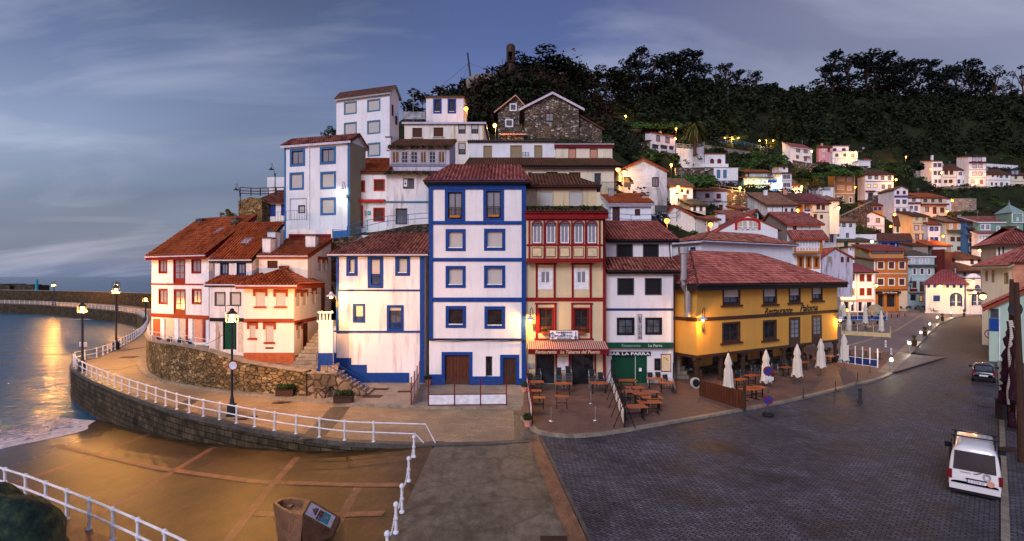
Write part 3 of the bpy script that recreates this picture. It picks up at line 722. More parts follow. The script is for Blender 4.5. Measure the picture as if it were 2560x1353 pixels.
def chimney(b, px, py0, py1, w=.7, d=.6, col='wall:white', back=None):
 "square chimney on the roof; top row py0, foot row py1"
 back = b.dep * .5 if back is None else back
 u, v1 = b.hit(px, py0, 'F', back); _, v0 = b.hit(px, py1, 'F', back)
 f = MB(); f.box(u - w / 2, u + w / 2, back - d / 2, back + d / 2, v0 - .8, v1 - .12); f.box(u - w / 2 - .06, u + w / 2 + .06, back - d / 2 - .06, back + d / 2 + .06, v1 - .12, v1, 1)
 f.build('chimney', [col, 'dkgrey'], b.roof)
def text(s, b, px0, px1, py0, py1, mat, ax='F', d=-.06, shear=0., name='lettering', sub=None, vertical=False, tilt=0.):
 "raised letters on a block's front between photo columns"
 (ua, va), (ub, vb) = b.hit(px0, py1, ax, 0), b.hit(px1, py0, ax, 0)
 cu = bpy.data.curves.new(name, 'FONT'); cu.body = s; cu.extrude = .008; cu.offset = .018; cu.shear = shear; cu.align_x = 'LEFT'
 cu.materials.append(M(mat)); o = bpy.data.objects.new(name, cu); sc.collection.objects.link(o); bpy.context.view_layer.update()
 w, h = o.dimensions.x, o.dimensions.y
 w = max(w, .1); h = max(h, .1)
 me = bpy.data.meshes.new_from_object(o); bpy.data.objects.remove(o)
 me.materials.clear(); me.materials.append(M(mat))
 o = bpy.data.objects.new(name, me); sc.collection.objects.link(o)
 co = [v.co.copy() for v in me.vertices]; mnx = min(c.x for c in co); mny = min(c.y for c in co)
 sx_, sy_ = abs(ub - ua) / w, abs(vb - va) / h; u0, v0 = min(ua, ub), min(va, vb)
 for v, c in zip(me.vertices, co):
  uu, vv = (c.x - mnx) * sx_, (c.y - mny) * sy_
  v.co = (u0 + uu, d - c.z, v0 + vv + tilt * uu)
 b.place(o)
 if sub: o.parent = sub; o.location = (0, 0, 0); o.rotation_euler = (0, 0, 0)
 return o
def arch(b, px0, px1, py0, py1, st='fmaroon', surround='brightred', sw=.25, fill='curtain:', fc='white', m=4, name='window', ry=None, full=False):
 "arched window or opening laid on the front"
 (ua, va), (ub, vb) = b.hit(px0, py1), b.hit(px1, py0); T = TF(b, 'F'); f = MB()
 rx = (ub - ua) / 2; ryy = rx if full else (ry if ry is not None else rx); N = 14; cx = (ua + ub) / 2; vs = vb - ryy
 def ring(k): return [(cx - (rx - k), vs)] + [(cx - (rx - k) * math.cos(math.pi * i / N), vs + (ryy - k) * math.sin(math.pi * i / N)) for i in range(1, N)] + [(cx + rx - k, vs)]
 o_, i_ = [(ua, va)] + ring(0) + [(ub, va)], [(ua + sw, va)] + ring(sw) + [(ub - sw, va)]
 for k in range(len(o_) - 1):
  p, q, r, s = o_[k], o_[k + 1], i_[k + 1], i_[k]
  f.face([T(p[0], -.08, p[1]), T(q[0], -.08, q[1]), T(r[0], -.08, r[1]), T(s[0], -.08, s[1])])
  f.face([T(p[0], -.08, p[1]), T(q[0], -.08, q[1]), T(q[0], -.002, q[1]), T(p[0], -.002, p[1])])
  f.face([T(s[0], -.08, s[1]), T(r[0], -.08, r[1]), T(r[0], -.002, r[1]), T(s[0], -.002, s[1])])
 if m:
  for i in range(1, m): x = ua + sw + (ub - ua - 2 * sw) * i / m; w = .07 if i != m // 2 else .16; f.box(x - w, x + w, -.06, -.03, va, vs + (ryy - sw) * .75, 1, T)
  f.box(ua + sw, ub - sw, -.055, -.03, (va + vs) / 2 - .04, (va + vs) / 2 + .04, 1, T); f.box(ua + sw, ub - sw, -.06, -.03, va, va + .1, 1, T)
 o = b.place(f.build(name, [surround, fc])); g = MB(); g.face([T(x, -.02, y) for x, y in i_]); g.build('pane', fill, o); return o

# ------------------------------------------------------------------ the ground, quay, sea
SEA = -2.95
def ring2(pts): return [Vector((p[0], p[1], p[2] if len(p) > 2 else 0)) for p in pts]
QE = [G(x, y) for x, y in ((1345, 1104), (1215, 1112), (1090, 1114), (1000, 1112), (860, 1106), (780, 1096), (700, 1084), (620, 1070), (540, 1053), (480, 1040), (420, 1023), (360, 1002), (300, 980), (240, 955), (200, 936), (180, 922), (176, 914), (183, 906), (205, 901), (235, 895), (262, 885), (290, 871), (330, 849), (352, 832), (364, 815), (364, 803), (356, 793), (342, 785), (300, 778), (200, 769), (100, 762), (0, 759), (-400, 752))]
BACK = [G(x, y) for x, y in ((-400, 746), (0, 751), (200, 757), (330, 765), (376, 772))]
d0 = Vector((-26, 72, 0))
prom = QE + BACK + [Vector((-40, 90, 0)), Vector((-34, 62, 0)), Vector((-25, 50, 0)), Vector((-2, 50, 0)), Vector((2, 40, 0))]
m_ = MB(); m_.poly(prom); struct(m_.build('promenade', 'pave:prom'))
# quay wall: every thing it holds up stands on its top
q_ = MB(); acc = 0.
for i in range(len(QE) - 1):
 a, b = QE[i], QE[i + 1]; l = (b - a).length
 q_.face([(a.x, a.y, -6), (b.x, b.y, -6), (b.x, b.y, -.03), (a.x, a.y, -.03)], 0, [(acc, -6), (acc + l, -6), (acc + l, 0), (acc, 0)]); acc += l
o = tag(q_.build('quay_wall', 'blocks:quay'), 'dark wet masonry quay wall curving round the promenade down to the ramp and sea', 'quay wall')
cp = MB(); inn = []
for i, p in enumerate(QE):
 a = QE[max(i - 1, 0)]; c = QE[min(i + 1, len(QE) - 1)]; d = (c - a).normalized(); n = Vector((d.y, -d.x, 0)); inn.append(p + n * .42)
for i in range(len(QE) - 1):
 a, b, c, d = QE[i], QE[i + 1], inn[i + 1], inn[i]; oo = Vector((0, 0, .035)); nn = (a - d).normalized() * .05
 cp.face([a + nn + oo, b + nn + oo, c + oo, d + oo]); cp.face([a + nn + oo, b + nn + oo, b + nn - oo * 6, a + nn - oo * 6]); cp.face([d + oo, c + oo, c - oo, d - oo])
cp.build('coping', 'conc:dark', o)
# ramp running down into the sea
RS, RX = .1, -4.
rp = MB(); nx, ny = 56, 4
for i in range(nx):
 for j in range(30):
  xs = [-64 + 60 * k / nx for k in (i, i + 1)]; ys = [10 + 36 * k / 30 for k in (j, j + 1)]
  rp.face([(xs[0], ys[0], RS * (xs[0] - RX)), (xs[1], ys[0], RS * (xs[1] - RX)), (xs[1], ys[1], RS * (xs[1] - RX)), (xs[0], ys[1], RS * (xs[0] - RX))])
struct(rp.build('ramp_ground', 'conc:ramp'))
def RP(px, py, lift=0.):
 k, a = (py - CY) / F, (px - CX) / F; Y = (H - RS * (-RX) - lift) / (k + RS * a)
 if a * Y > RX: Y = (H - lift) / k; return Vector((a * Y, Y, lift))
 return Vector((a * Y, Y, RS * (a * Y - RX) + lift))
def strip(name, pts, w, mat, lift, P_=RP, par=None):
 f = MB(); pts = [Vector(p) for p in pts]
 for i in range(len(pts) - 1):
  a, b = pts[i], pts[i + 1]; d = (b - a); d.z = 0; n = Vector((-d.y, d.x, 0)).normalized() * w / 2
  f.face([a - n, b - n, b + n, a + n])
 return f.build(name, mat, par)
for q in (((138, 1112), (390, 1170), (640, 1204), (880, 1212), (1010, 1212)), ((372, 1086), (180, 1160), (40, 1206)), ((537, 1118), (390, 1205), (242, 1289)), ((746, 1142), (655, 1245), (571, 1353)), ((897, 1219), (868, 1270), (835, 1330)), ((640, 1283), (740, 1290), (960, 1283))):
 struct(strip('ramp_path_strip', [RP(x, y, .012) for x, y in q], .42, 'conc:strip', 0))
# near platform with the railing, upper apron
pl = [G(-700, 1155), G(-300, 1195), G(0, 1232), G(75, 1258), G(155, 1293), G(238, 1329), G(330, 1373), G(470, 1440), G(700, 1560), G(700, 2300), G(-700, 2000)]
m_ = MB(); m_.poly(pl);
for i in range(8):
 a, b = pl[i], pl[i + 1]; m_.face([a, b, b - Vector((0, 0, 6)), a - Vector((0, 0, 6))], 0, [(0, 0)] * 4)
struct(m_.build('near_pavement', 'conc:strip'))
m_ = MB(); ap = [G(1088, 1118, .004), Vector((-4, 26, .004)), Vector((-4, 5, .004)), Vector((2.8, 5, .004)), G(1440, 1353, .004), G(1400, 1255, .004), G(1340, 1106, .004), G(1215, 1115, .004)]
m_.poly(ap); struct(m_.build('apron_ground', 'conc:apron'))
bl = [G(1332, 1094, .03), G(1385, 1215, .03), G(1445, 1353, .03), G(1530, 1560, .03)]
struct(strip('kerb_border', bl, .62, 'conc:strip', 0))
struct(strip('kerb_edge', [p + Vector((.42, 0, .0)) for p in bl], .16, 'conc:dark', 0))
# road
m_ = MB(); m_.poly([(1.2, 28.4, -.004), (3.9, 5, -.004), (60, 4, -.004), (330, 190, -.004), (330, 260, -.004), (-4, 260, -.004), (-4, 38, -.004), (1.0, 30, -.004)])
struct(m_.build('road', 'pave:cobble'))
# raised terrace in front of the restaurants, plaza beyond
kb = [(1300, 1048), (1318, 1066), (1335, 1082), (1370, 1091), (1420, 1095), (1480, 1093), (1560, 1082), (1620, 1071), (1700, 1057), (1780, 1043), (1860, 1028), (1920, 1017), (2000, 1000), (2070, 983), (2120, 970), (2146, 961)]
kb2 = [(2146, 961), (2172, 958), (2221, 943), (2245, 921), (2273, 893), (2305, 856), (2341, 819), (2356, 806), (2373, 798), (2410, 792), (2452, 788)]
ZT = .13
k1 = bez([G(x, y, 0) for x, y in kb], 4); k2 = bez([G(x, y, 0) for x, y in kb2], 4)
def raised(name, kerb, rest, mat, z, kw=.32):
 m = MB(); up = Vector((0, 0, z)); m.poly([p + up for p in kerb] + [Vector((x, y, z)) for x, y in rest]); o = struct(m.build(name, mat))
 k = MB()
 for i in range(len(kerb) - 1):
  a, b = kerb[i], kerb[i + 1]; d = (b - a).normalized(); n = Vector((-d.y, d.x, 0))
  a2 = kerb[max(i - 1, 0)]; n0 = Vector((-(b - a2).y, (b - a2).x, 0)).normalized(); c2 = kerb[min(i + 2, len(kerb) - 1)]; n1 = Vector((-(c2 - a).y, (c2 - a).x, 0)).normalized()
  u = up + Vector((0, 0, .012)); k.face([a + u, b + u, b + n1 * kw + u, a + n0 * kw + u]); k.face([a, b, b + u, a + u])
 struct(k.build('kerb', 'conc:kerb')); return o
raised('terrace_pavement', k1, [(46, 55), (40, 70), (10, 62), (1.0, 42), (.6, 33)], 'pave:terrace', ZT)
raised('plaza_pavement', k2, [(170, 165), (40, 200), (30, 75), (38, 62), (45.5, 55)], 'pave:plaza', ZT + .004)
# paler strips crossing the plaza
struct(strip('plaza_path_strip', [G(2105, 868, ZT + .012), G(2190, 845, ZT + .012), G(2240, 826, ZT + .012), G(2300, 790, ZT + .012)], .5, 'conc:kerb', 0))
struct(strip('plaza_path_strip', [G(2210, 930, ZT + .012), G(2265, 872, ZT + .012), G(2330, 815, ZT + .012), G(2390, 789, ZT + .012)], .9, 'conc:kerb', 0))
# sidewalk under the stone wall
sw = [(345, 896), (343, 908), (346, 924), (360, 938), (385, 949), (420, 959), (520, 977), (640, 993), (750, 1005), (870, 1014), (1000, 1021), (1130, 1024), (1308, 1022)]
k3 = bez([G(x, y, 0) for x, y in sw], 4)[::1]
k3r = list(reversed(k3))
m_ = MB(); m_.poly([p + Vector((0, 0, .15)) for p in k3] + [Vector((1., 42, .15)), Vector((-20, 47, .15)), Vector((-36, 56, .15))]); struct(m_.build('sidewalk', 'pave:slab'))
k_ = MB()
for i in range(len(k3) - 1):
 a, b = k3[i], k3[i + 1]; d = (b - a).normalized(); n = Vector((-d.y, d.x, 0)); u = Vector((0, 0, .162)); k_.face([a + u, b + u, b + n * .35 + u, a + n * .35 + u]); k_.face([a, b, b + u, a + u])
struct(k_.build('kerb', 'conc:kerb'))
# darker paved bands across the promenade
for q in (((850, 1018), (830, 1045), (775, 1098)), ((1308, 1026), (1312, 1060), (1316, 1102))):
 struct(strip('promenade_path_band', [G(x, y, .006) for x, y in q], 1.25, 'conc:dark' if q[0][0] < 900 else 'conc:apron', 0))
struct(strip('promenade_path_band', [G(x, y, .007) for x, y in ((480, 1000), (450, 1020), (432, 1026))], .9, 'conc:dark', 0))
struct(strip('promenade_path_band', [G(x, y, .007) for x, y in ((345, 912), (300, 924), (245, 925))], .5, 'conc:apron', 0))
# right-hand sidewalk along the near houses
ks = [G(2503, 1500), G(2502, 1250), G(2499, 1100), G(2497, 960), G(2492, 890), G(2484, 850), G(2462, 815)]
m_ = MB(); m_.poly([p + Vector((0, 0, .1)) for p in ks] + [Vector((90, 90, .1)), Vector((60, 20, .1)), Vector((15, 9, .1))]); struct(m_.build('sidewalk', 'pave:cobble'))
k_ = MB()
for i in range(len(ks) - 1):
 a, b = ks[i], ks[i + 1]; d = (b - a).normalized(); n = Vector((d.y, -d.x, 0)); u = Vector((0, 0, .108)); k_.face([a + u, b + u, b + n * .22 + u, a + n * .22 + u]); k_.face([a, b, b + u, a + u])
struct(k_.build('kerb', 'conc:kerb'))
# sea: waved near water, flat far water
w_ = MB(); w_.face([(-30000, 800, SEA), (30000, 800, SEA), (30000, 45000, SEA), (-30000, 45000, SEA)])
w_.face([(-900, 5, SEA), (330, 5, SEA), (330, 800, SEA), (-900, 800, SEA)]); w_.face([(-30000, 5, SEA), (-900, 5, SEA), (-900, 800, SEA), (-30000, 800, SEA)])
struct(w_.build('sea_water', 'water'))
# foam where the swell runs up the ramp
sh = [(-60, 22, 0), (-38.5, 25, 0), (-36.6, 28, 0), (-35.6, 31, 0), (-34.4, 33.2, 0), (-34.0, 35.5, 0), (-32.2, 37.2, 0), (-31.6, 38.6, 0), (-32.6, 40, 0), (-33.3, 41.6, 0)]
ft = bez(sh, 8); f_ = MB()
for i in range(len(ft) - 1):
 a, b = ft[i], ft[i + 1]
 for j in range(6):
  t0, t1 = j / 6, (j + 1) / 6; wv = lambda p, t: Vector((p.x - 9 * t, p.y + 2.5 * t, max(SEA + .015, RS * (p.x - 9 * t - RX) + .02)))
  f_.face([wv(a, t0), wv(b, t0), wv(b, t1), wv(a, t1)], 0, [(0, 1 - t0), (0, 1 - t0), (0, 1 - t1), (0, 1 - t1)])
struct(f_.build('foam', 'foam'), 'stuff')
s2 = MB(); c0 = G(232, 798, SEA + .02)
for i in range(12):
 a0, a1 = 2 * math.pi * i / 12, 2 * math.pi * (i + 1) / 12
 s2.face([c0, c0 + Vector((7 * math.cos(a0), 3 * math.sin(a0), 0)), c0 + Vector((7 * math.cos(a1), 3 * math.sin(a1), 0))], 0, [(0, 1), (0, .2), (0, .2)])
struct(s2.build('foam', 'foam'), 'stuff')
# harbour parapet on the outer side of the breakwater
def wallrun(name, pts, z0, z1, th, mat, label, cat, cap=None):
 "wall along a ground line; z1 may be a list"
 f = MB(); acc = 0; pts = [Vector(p) for p in pts]; z1s = z1 if isinstance(z1, (list, tuple)) else [z1] * len(pts)
 nrm = []
 for i, p in enumerate(pts):
  d = (pts[min(i + 1, len(pts) - 1)] - pts[max(i - 1, 0)]); d.z = 0; d.normalize(); nrm.append(Vector((-d.y, d.x, 0)))
 for i in range(len(pts) - 1):
  a, b = pts[i].copy(), pts[i + 1].copy(); l = (b - a).length; a.z = b.z = 0; za, zb_ = z1s[i], z1s[i + 1]; na, nb = nrm[i] * th, nrm[i + 1] * th
  V = lambda p, z: (p.x, p.y, z)
  f.face([V(a, z0), V(b, z0), V(b, zb_), V(a, za)], 0, [(acc, z0), (acc + l, z0), (acc + l, zb_), (acc, za)])
  f.face([V(a + na, z0), V(b + nb, z0), V(b + nb, zb_), V(a + na, za)], 0, [(acc, z0), (acc + l, z0), (acc + l, zb_), (acc, za)])
  f.face([V(a, za), V(b, zb_), V(b + nb, zb_), V(a + na, za)], 0, [(acc, 0), (acc + l, 0), (acc + l, th), (acc, th)])
  if i in (0, len(pts) - 2):
   e, ne, ze = (a, na, za) if i == 0 else (b, nb, zb_)
   f.face([V(e, z0), V(e + ne, z0), V(e + ne, ze), V(e, ze)], 0, [(0, z0), (th, z0), (th, ze), (0, ze)])
  acc += l
 o = tag(f.build(name, mat), label, cat)
 if cap:
  g = MB()
  for i in range(len(pts) - 1):
   a, b = pts[i].copy(), pts[i + 1].copy(); a.z, b.z = z1s[i] + .004, z1s[i + 1] + .004; na, nb = nrm[i], nrm[i + 1]; h = Vector((0, 0, .1))
   A, B, Cc, Dd = a - na * .08, b - nb * .08, b + nb * (th + .08), a + na * (th + .08)
   g.face([A + h, B + h, Cc + h, Dd + h]); g.face([A, B, B + h, A + h]); g.face([Dd, Cc, Cc + h, Dd + h]); g.face([A, B, Cc, Dd])
  g.build('coping', cap, o)
 return o
wallrun('breakwater_wall', [G(-500, 744.5), G(0, 750.8), G(200, 756), (-105, 155, 0), (-80, 140, 0), (-62, 124, 0)], -5, [3.6, 3.7, 3.6, 3.5, 3.4, 3.4], 2.5, 'blocks:quay', 'long stone parapet wall of the breakwater with the open sea behind', 'wall', 'conc:kerb')
rk = MB()
for i in range(26):
 p = P(R.uniform(-60, 84), 724, R.uniform(212, 226)); s = R.uniform(1.5, 3.2); h = 5.8 - abs(p.x + 190) * .01
 rk.box(p.x - s * 1.5, p.x + s * 1.5, p.y - s, p.y + s, -4, h * R.uniform(.85, 1.02))
for i in range(10):
 p = P(84 + i * 3, 728, 214); rk.box(p.x - 1, p.x + 1, p.y - 1, p.y + 1, -4, 4.6 - i * .12)
tag(rk.build('breakwater_head', 'rubble:dark'), 'dark stone block mass at the seaward end of the breakwater', 'breakwater')
p = P(92, 724, 208); g = MB(); g.lathe([(.9, -1), (.5, .6), (.35, 3.2), (.5, 3.4), (.2, 4.2)], (p.x, p.y, 3.4), 8); tag(g.build('beacon', 'teal'), 'small green beacon at the end of the breakwater', 'beacon')

# stone retaining wall below the white houses, its terrace
wl = [(386, 868, 54), (372, 880, 52.5), (365, 905, 50), (372, 930, 46.5), (400, 946, 44), (440, 956, 42.3), (520, 969, 40.2), (610, 979, 38.8), (700, 986, 37.9), (765, 991, 37.3)]
wp = [Vector((G(x, y, .15).x, G(x, y, .15).y, 0)) for x, y, _ in wl]
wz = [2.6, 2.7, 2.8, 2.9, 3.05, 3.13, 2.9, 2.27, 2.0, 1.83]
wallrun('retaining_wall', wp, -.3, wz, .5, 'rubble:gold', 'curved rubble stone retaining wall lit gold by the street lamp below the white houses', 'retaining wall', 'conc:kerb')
tr = MB(); tr.poly([Vector((p.x, p.y, z)) + Vector((0, .4, 0)) for p, z in zip(wp, [2.4, 2.4, 2.4, 2.4, 2.4, 2.35, 2.1, 1.75, 1.3, 1.2])] + [Vector((-13, 39.5, 1.15)), Vector((-13.6, 45, 1.2)), Vector((-24, 48, 2.2)), Vector((-38, 56, 2.4))]); struct(tr.build('upper_path', 'pave:slab'))
# crazy-paved block with the fountain, steps
fb = wallrun('stone_block_wall', [G(758, 990, .15), G(840, 991, .15), G(846, 960, .15)], -.2, 1.72, 1.2, 'rubble:flag', 'crazy-paved stone block with a niche fountain between planter and steps', 'stone wall', 'conc:kerb')
c = G(803, 994, .15); f = MB(); f.lathe([(.5, 0), (.55, .5), (.62, .55), (.62, .75), (.45, .76), (.42, .5)], (c.x, c.y + .15, .15), 14); f.box(c.x - .5, c.x + .5, c.y + .35, c.y + .6, .15, 1.55)
o = tag(f.build('fountain', 'rubble:flag'), 'small round stone basin fountain against the crazy-paved block', 'fountain')
st = MB(); a0 = G(842, 964, .15)
for i in range(9): st.box(-13.2 + i * .32, -12.85 + i * .32 + .02, 37.0, 38.6, .1, 1.75 - i * .18)
tag(st.build('stone_steps', 'conc:kerb'), 'short flight of stone steps with blue handrail beside the blue plinth', 'steps')
sw_ = MB(); sw_.face([(-13.2, 36.95, .1), (-10.3, 36.95, .1), (-10.3, 36.95, .35), (-13.2, 36.95, 1.95)]); sw_.face([(-13.2, 36.75, .1), (-10.3, 36.75, .1), (-10.3, 36.75, .35), (-13.2, 36.75, 1.95)]); sw_.face([(-13.2, 36.75, 1.95), (-10.3, 36.75, .35), (-10.3, 36.95, .35), (-13.2, 36.95, 1.95)]); sw_.face([(-10.3, 36.75, .1), (-10.3, 36.95, .1), (-10.3, 36.95, .35), (-10.3, 36.75, .35)])
tag(sw_.build('step_wall', 'rubble:flag'), 'sloping crazy-paved side wall of the steps behind the round shrub planter', 'stone wall')
st = MB()
for i in range(16):
 y = 39.4 + i * .42; x = -17.3 + i * .05; st.box(x, x + 2.3, y, y + .45, -.2, 1.3 + i * .23)
tag(st.build('alley_steps', 'conc:kerb'), 'narrow stone stairs climbing between the white houses and the blue-edged house', 'steps')
pw = MB(); pw.box(-14.85, -13.75, 39.9, 40.1, 1.5, 5.1); pw.box(-14.95, -13.75, 39.85, 40.15, 5.1, 5.25)
for i in range(4): pw.box(-14.8 + i * .26, -14.7 + i * .26, 39.95, 40.05, 5.25, 5.8)
pw.box(-14.9, -13.75, 39.9, 40.1, 5.8, 5.92)
pw.box(-14.87, -13.75, 39.85, 39.88, 1.1, 2.75, 1); tag(pw.build('stair_parapet', ['wall:white', 'blue']), 'white parapet with pierced top beside the alley steps', 'parapet')

# ------------------------------------------------------------------ the near houses
W1 = dict(near=True, group='white houses above the promenade')
b = house('white_house', 'broad white house with red window frames and red storey bands, nearest the sea', 379, 522, 635, 857, 51, 47.5, wall='wall:white', sx=639, near=True, foot=1.5,
 roofs=dict(t='shed', yr=546, xr=576, tile='new', fas='darkred', gut='lilac', o=.2, of=.45, fh=.3),
 win=RW('redwin', 647, 684, 397, 418, 479, 503) + RW('redwin', 722, 761, 397, 419, 480, 504) + [(434, 645, 463, 709, 'reddoorwin'), (435, 723, 464, 786, 'reddoorwin')],
 trim=[(378, 709, 523, 713, 'red', .03), (378, 786, 523, 796, 'red', .05)] + [(x, 797, x + 10, 857, 'white', .12) for x in (404, 439, 474)] + [(383, 797, 402, 857, 'brick', .02), (412, 797, 438, 855, 'beigewall', .02), (451, 797, 473, 855, 'beigewall', .02), (486, 797, 505, 855, 'salmon', .02), (508, 797, 514, 855, 'red', .07), (466, 797, 471, 855, 'red', .07)])
chimney(b, 506, 548, 570, .9, .7, 'rubble:grey', b.dep * .9); chimney(b, 590, 545, 560, .6, .6, 'rubble:grey', b.dep * .75)
def skylight(b, px, py, frac):
 u, v = b.hit(px, py, 'F', b.dep * frac); k = b.rf['rise'] / b.dep; f = MB(); d = b.dep * frac; z = lambda y: b.vt + k * y + .2
 for i, (w, h, dz) in enumerate(((.5, .45, 0), (.4, .35, .03))):
  f.face([(u - w, d - h, z(d - h) + dz), (u + w, d - h, z(d - h) + dz), (u + w, d + h, z(d + h) + dz), (u - w, d + h, z(d + h) + dz)], i)
 f.build('skylight', ['dkgrey', 'glass:pale'], b.roof)
skylight(b, 547, 579, .56)
b = house('white_house', 'narrow white house with black window frames and dark green door, second from the sea', 537, 629, 650, 705, 45.6, 45.0, sx=709, near=True, foot=6,
 roofs=dict(t='shed', yr=560, xr=675, tile='new', fas='black', gut='lilac', o=.1, ol=.5, fh=.2), wall='wall:white2!.5',
 win=RW('blackwin', 656, 689, 551, 572, 592, 615))
skylight(b, 617, 607, .45)
chimney(b, 684, 578, 615, .8, .7, 'wall:white', b.dep * .62); chimney(b, 672, 594, 625, .8, .7, 'wall:white', b.dep * .35)
b2 = house('', '', 524, 614, 712, 880, 43.6, 43.2, dep=2.6, near=True, foot=1, wall='wall:white2!.5', parent=b.root,
 roofs=dict(t='shed', rise=.9, tile='new', fas='black', gut='lilac', o=.1, ol=.4), win=RW('blackshut', 730, 765, 537, 564, 575, 603) + [(558, 803, 591, 874, 'greendoor')], trim=[(526, 795, 614, 804, 'black', .08), (541, 805, 545, 880, 'white', .3), (596, 805, 608, 880, 'beigewall', .03)])
b = house('white_house', 'white corner house with brick-red plinth and lintels, beside the alley steps', 610, 735, 712, 905, 42, dep=5.2, near=True, foot=1.4, wall='wall:warmwhite!.15',
 roofs=dict(t='hip', yr=671, xr=670, tile='new', fas='rust', gut='lilac', hl=2.2, hr=2.6, gf=.62, o=.45, fh=.22),
 win=[(639, 731, 663, 766, 'hoodshut'), (690, 732, 714, 766, 'hoodshut'), (624, 813, 639, 845, 'hoodshut'), (664, 814, 684, 855, 'hoodshut'), (664, 868, 684, 872, 'browntop')],
 Rt=[(740, 732, 751, 765, 'redtopshut'), (757, 732, 767, 762, 'redtopshut'), (781, 727, 789, 760, 'redtopshut'), (743, 814, 753, 848, 'redtopshut'), (757, 808, 768, 884, 'brownshut')],
 trim=[(610, 797, 735, 807, 'rust', .05), (610, 882, 735, 922, 'brick', .06)], trimR=[(735, 797, 790, 806, 'rust', .05), (735, 884, 768, 930, 'brick', .06)])
b3 = house('', '', 647, 769, 641, 800, 45.6, sx=828, near=True, foot=7, wall='wall:warmwhite!.2', parent=b.root,
 roofs=dict(t='shed', yr=601, xr=768, tile='new', fas='rust', gut='lilac', o=.1, fh=.2), win=[(669, 652, 694, 670, 'browntop')], Rt=[(796, 649, 805, 678, 'redtopshut'), (810, 650, 817, 678, 'redtopshut'), (803, 718, 811, 782, 'fred1')])
chimney(b3, 780, 588, 622, .9, .8, 'wall:white', b3.dep * .5)
u0 = b3.W; f = MB(); f.box(0, u0 + .1, b3.dep, b3.dep + .3, b3.vt + b3.rf['rise'] - .2, b3.vt + b3.rf['rise'] + 1.1, 1); f.box(.1, u0, b3.dep - .012, b3.dep - .002, b3.vt + b3.rf['rise'] - .2, b3.vt + b3.rf['rise'] + .62, 0); b3.place(f.build('parapet', ['darkred', 'wall:white']))

b = house('blue_trimmed_house', 'three-storey white house with bright blue corner bands and stepped blue plinth', 841, 1062, 636, 964, 41.5, dep=7, near=True, foot=.6, wall='wall:white!.35',
 roofs=dict(t='shed', yr=588, xr=1010, tile='old', fas='blue', gut='lilac', o=.3, ol=.6, hl=1.3, fh=.12),
 win=[(866, 642, 894, 690, 'blueshut'), (919, 641, 958, 721, 'bluebalc'), (988, 640, 1025, 690, 'blueshut'), (882, 759, 913, 807, 'bluebalc3'), (967, 763, 1009, 828, 'bluebalc2')],
 trim=[(841, 632, 1062, 640, 'blue', .1), (841, 724, 1062, 728.5, 'blue', .06), (841, 827, 1062, 832, 'blue', .06), (841, 640, 847, 826, 'blue', .08), (1050, 640, 1062, 966, 'blue', .09),
  (841, 895, 878, 975, 'blue', .03), (878, 912, 917, 975, 'blue', .03), (917, 932, 1023, 975, 'blue', .03), (841, 832, 842.5, 895, 'grey', .02)])
b_ = house('', '', 802, 842, 826, 955, 41.7, dep=4, foot=.6, wall='wall:white!.3', parent=b.root, trim=[(802, 826, 842, 829, 'blue', .05), (802, 882, 841, 975, 'blue', .03)])
pp = MB(); pp.tube([(b.W + .12, -.15, b.vt), (b.W + .12, -.15, 0)], .05, 6); b.place(pp.build('downpipe', 'dkbrown'))
b = house('tall_blue_trimmed_house', 'five-storey white house with deep blue bands, windows and garage door, tallest on the quay', 1073, 1315, 455, 966, 40.6, dep=8, near=True, foot=.5, wall='wall:white!.12',
 roofs=dict(t='hip', yr=417, xr=1200, tile='rose', fas='navy', gut='dkbrown', hl=1.2, hr=.5, gf=.5, o=.35, fh=.1),
 win=[(1112, 473, 1163, 554, 'bluedoor'), (1208, 470, 1260, 552, 'bluedoor'), (1114, 573, 1164, 628, 'blueshut'), (1210, 572, 1263, 627, 'blueshut'), (1114, 665, 1164, 720, 'blueshut'), (1210, 664, 1263, 720, 'blueshut'), (1114, 765, 1165, 820, 'blueglass'), (1211, 766, 1263, 822, 'blueglass'),
  (1104, 880, 1181, 965, 'garage'), (1214, 891, 1231, 942, 'dark'), (1250, 887, 1298, 966, 'bluehalf')],
 trim=[(1073, 447, 1315, 474, 'blue', .07), (1073, 553, 1315, 562, 'blue', .06), (1073, 645, 1315, 654, 'blue', .06), (1073, 744, 1315, 755, 'blue', .06), (1073, 846, 1315, 850, 'navy', .06), (1073, 474, 1082, 847, 'blue', .08), (1304, 474, 1315, 966, 'blue', .08), (1073, 936, 1104, 974, 'blue', .035), (1181, 941, 1250, 974, 'blue', .035), (1298, 946, 1304, 974, 'blue', .035)])
f = MB()
for i in range(3):
 pts = [(u, -.14 - .02 * i, b.hit(1100, 849)[1] + .04 * math.sin(u * 1.7 + i) - .05 * i) for u in [k * b.W / 24 for k in range(25)]]; f.tube(pts, .018, 4)
b.place(f.build('cable', 'black'))

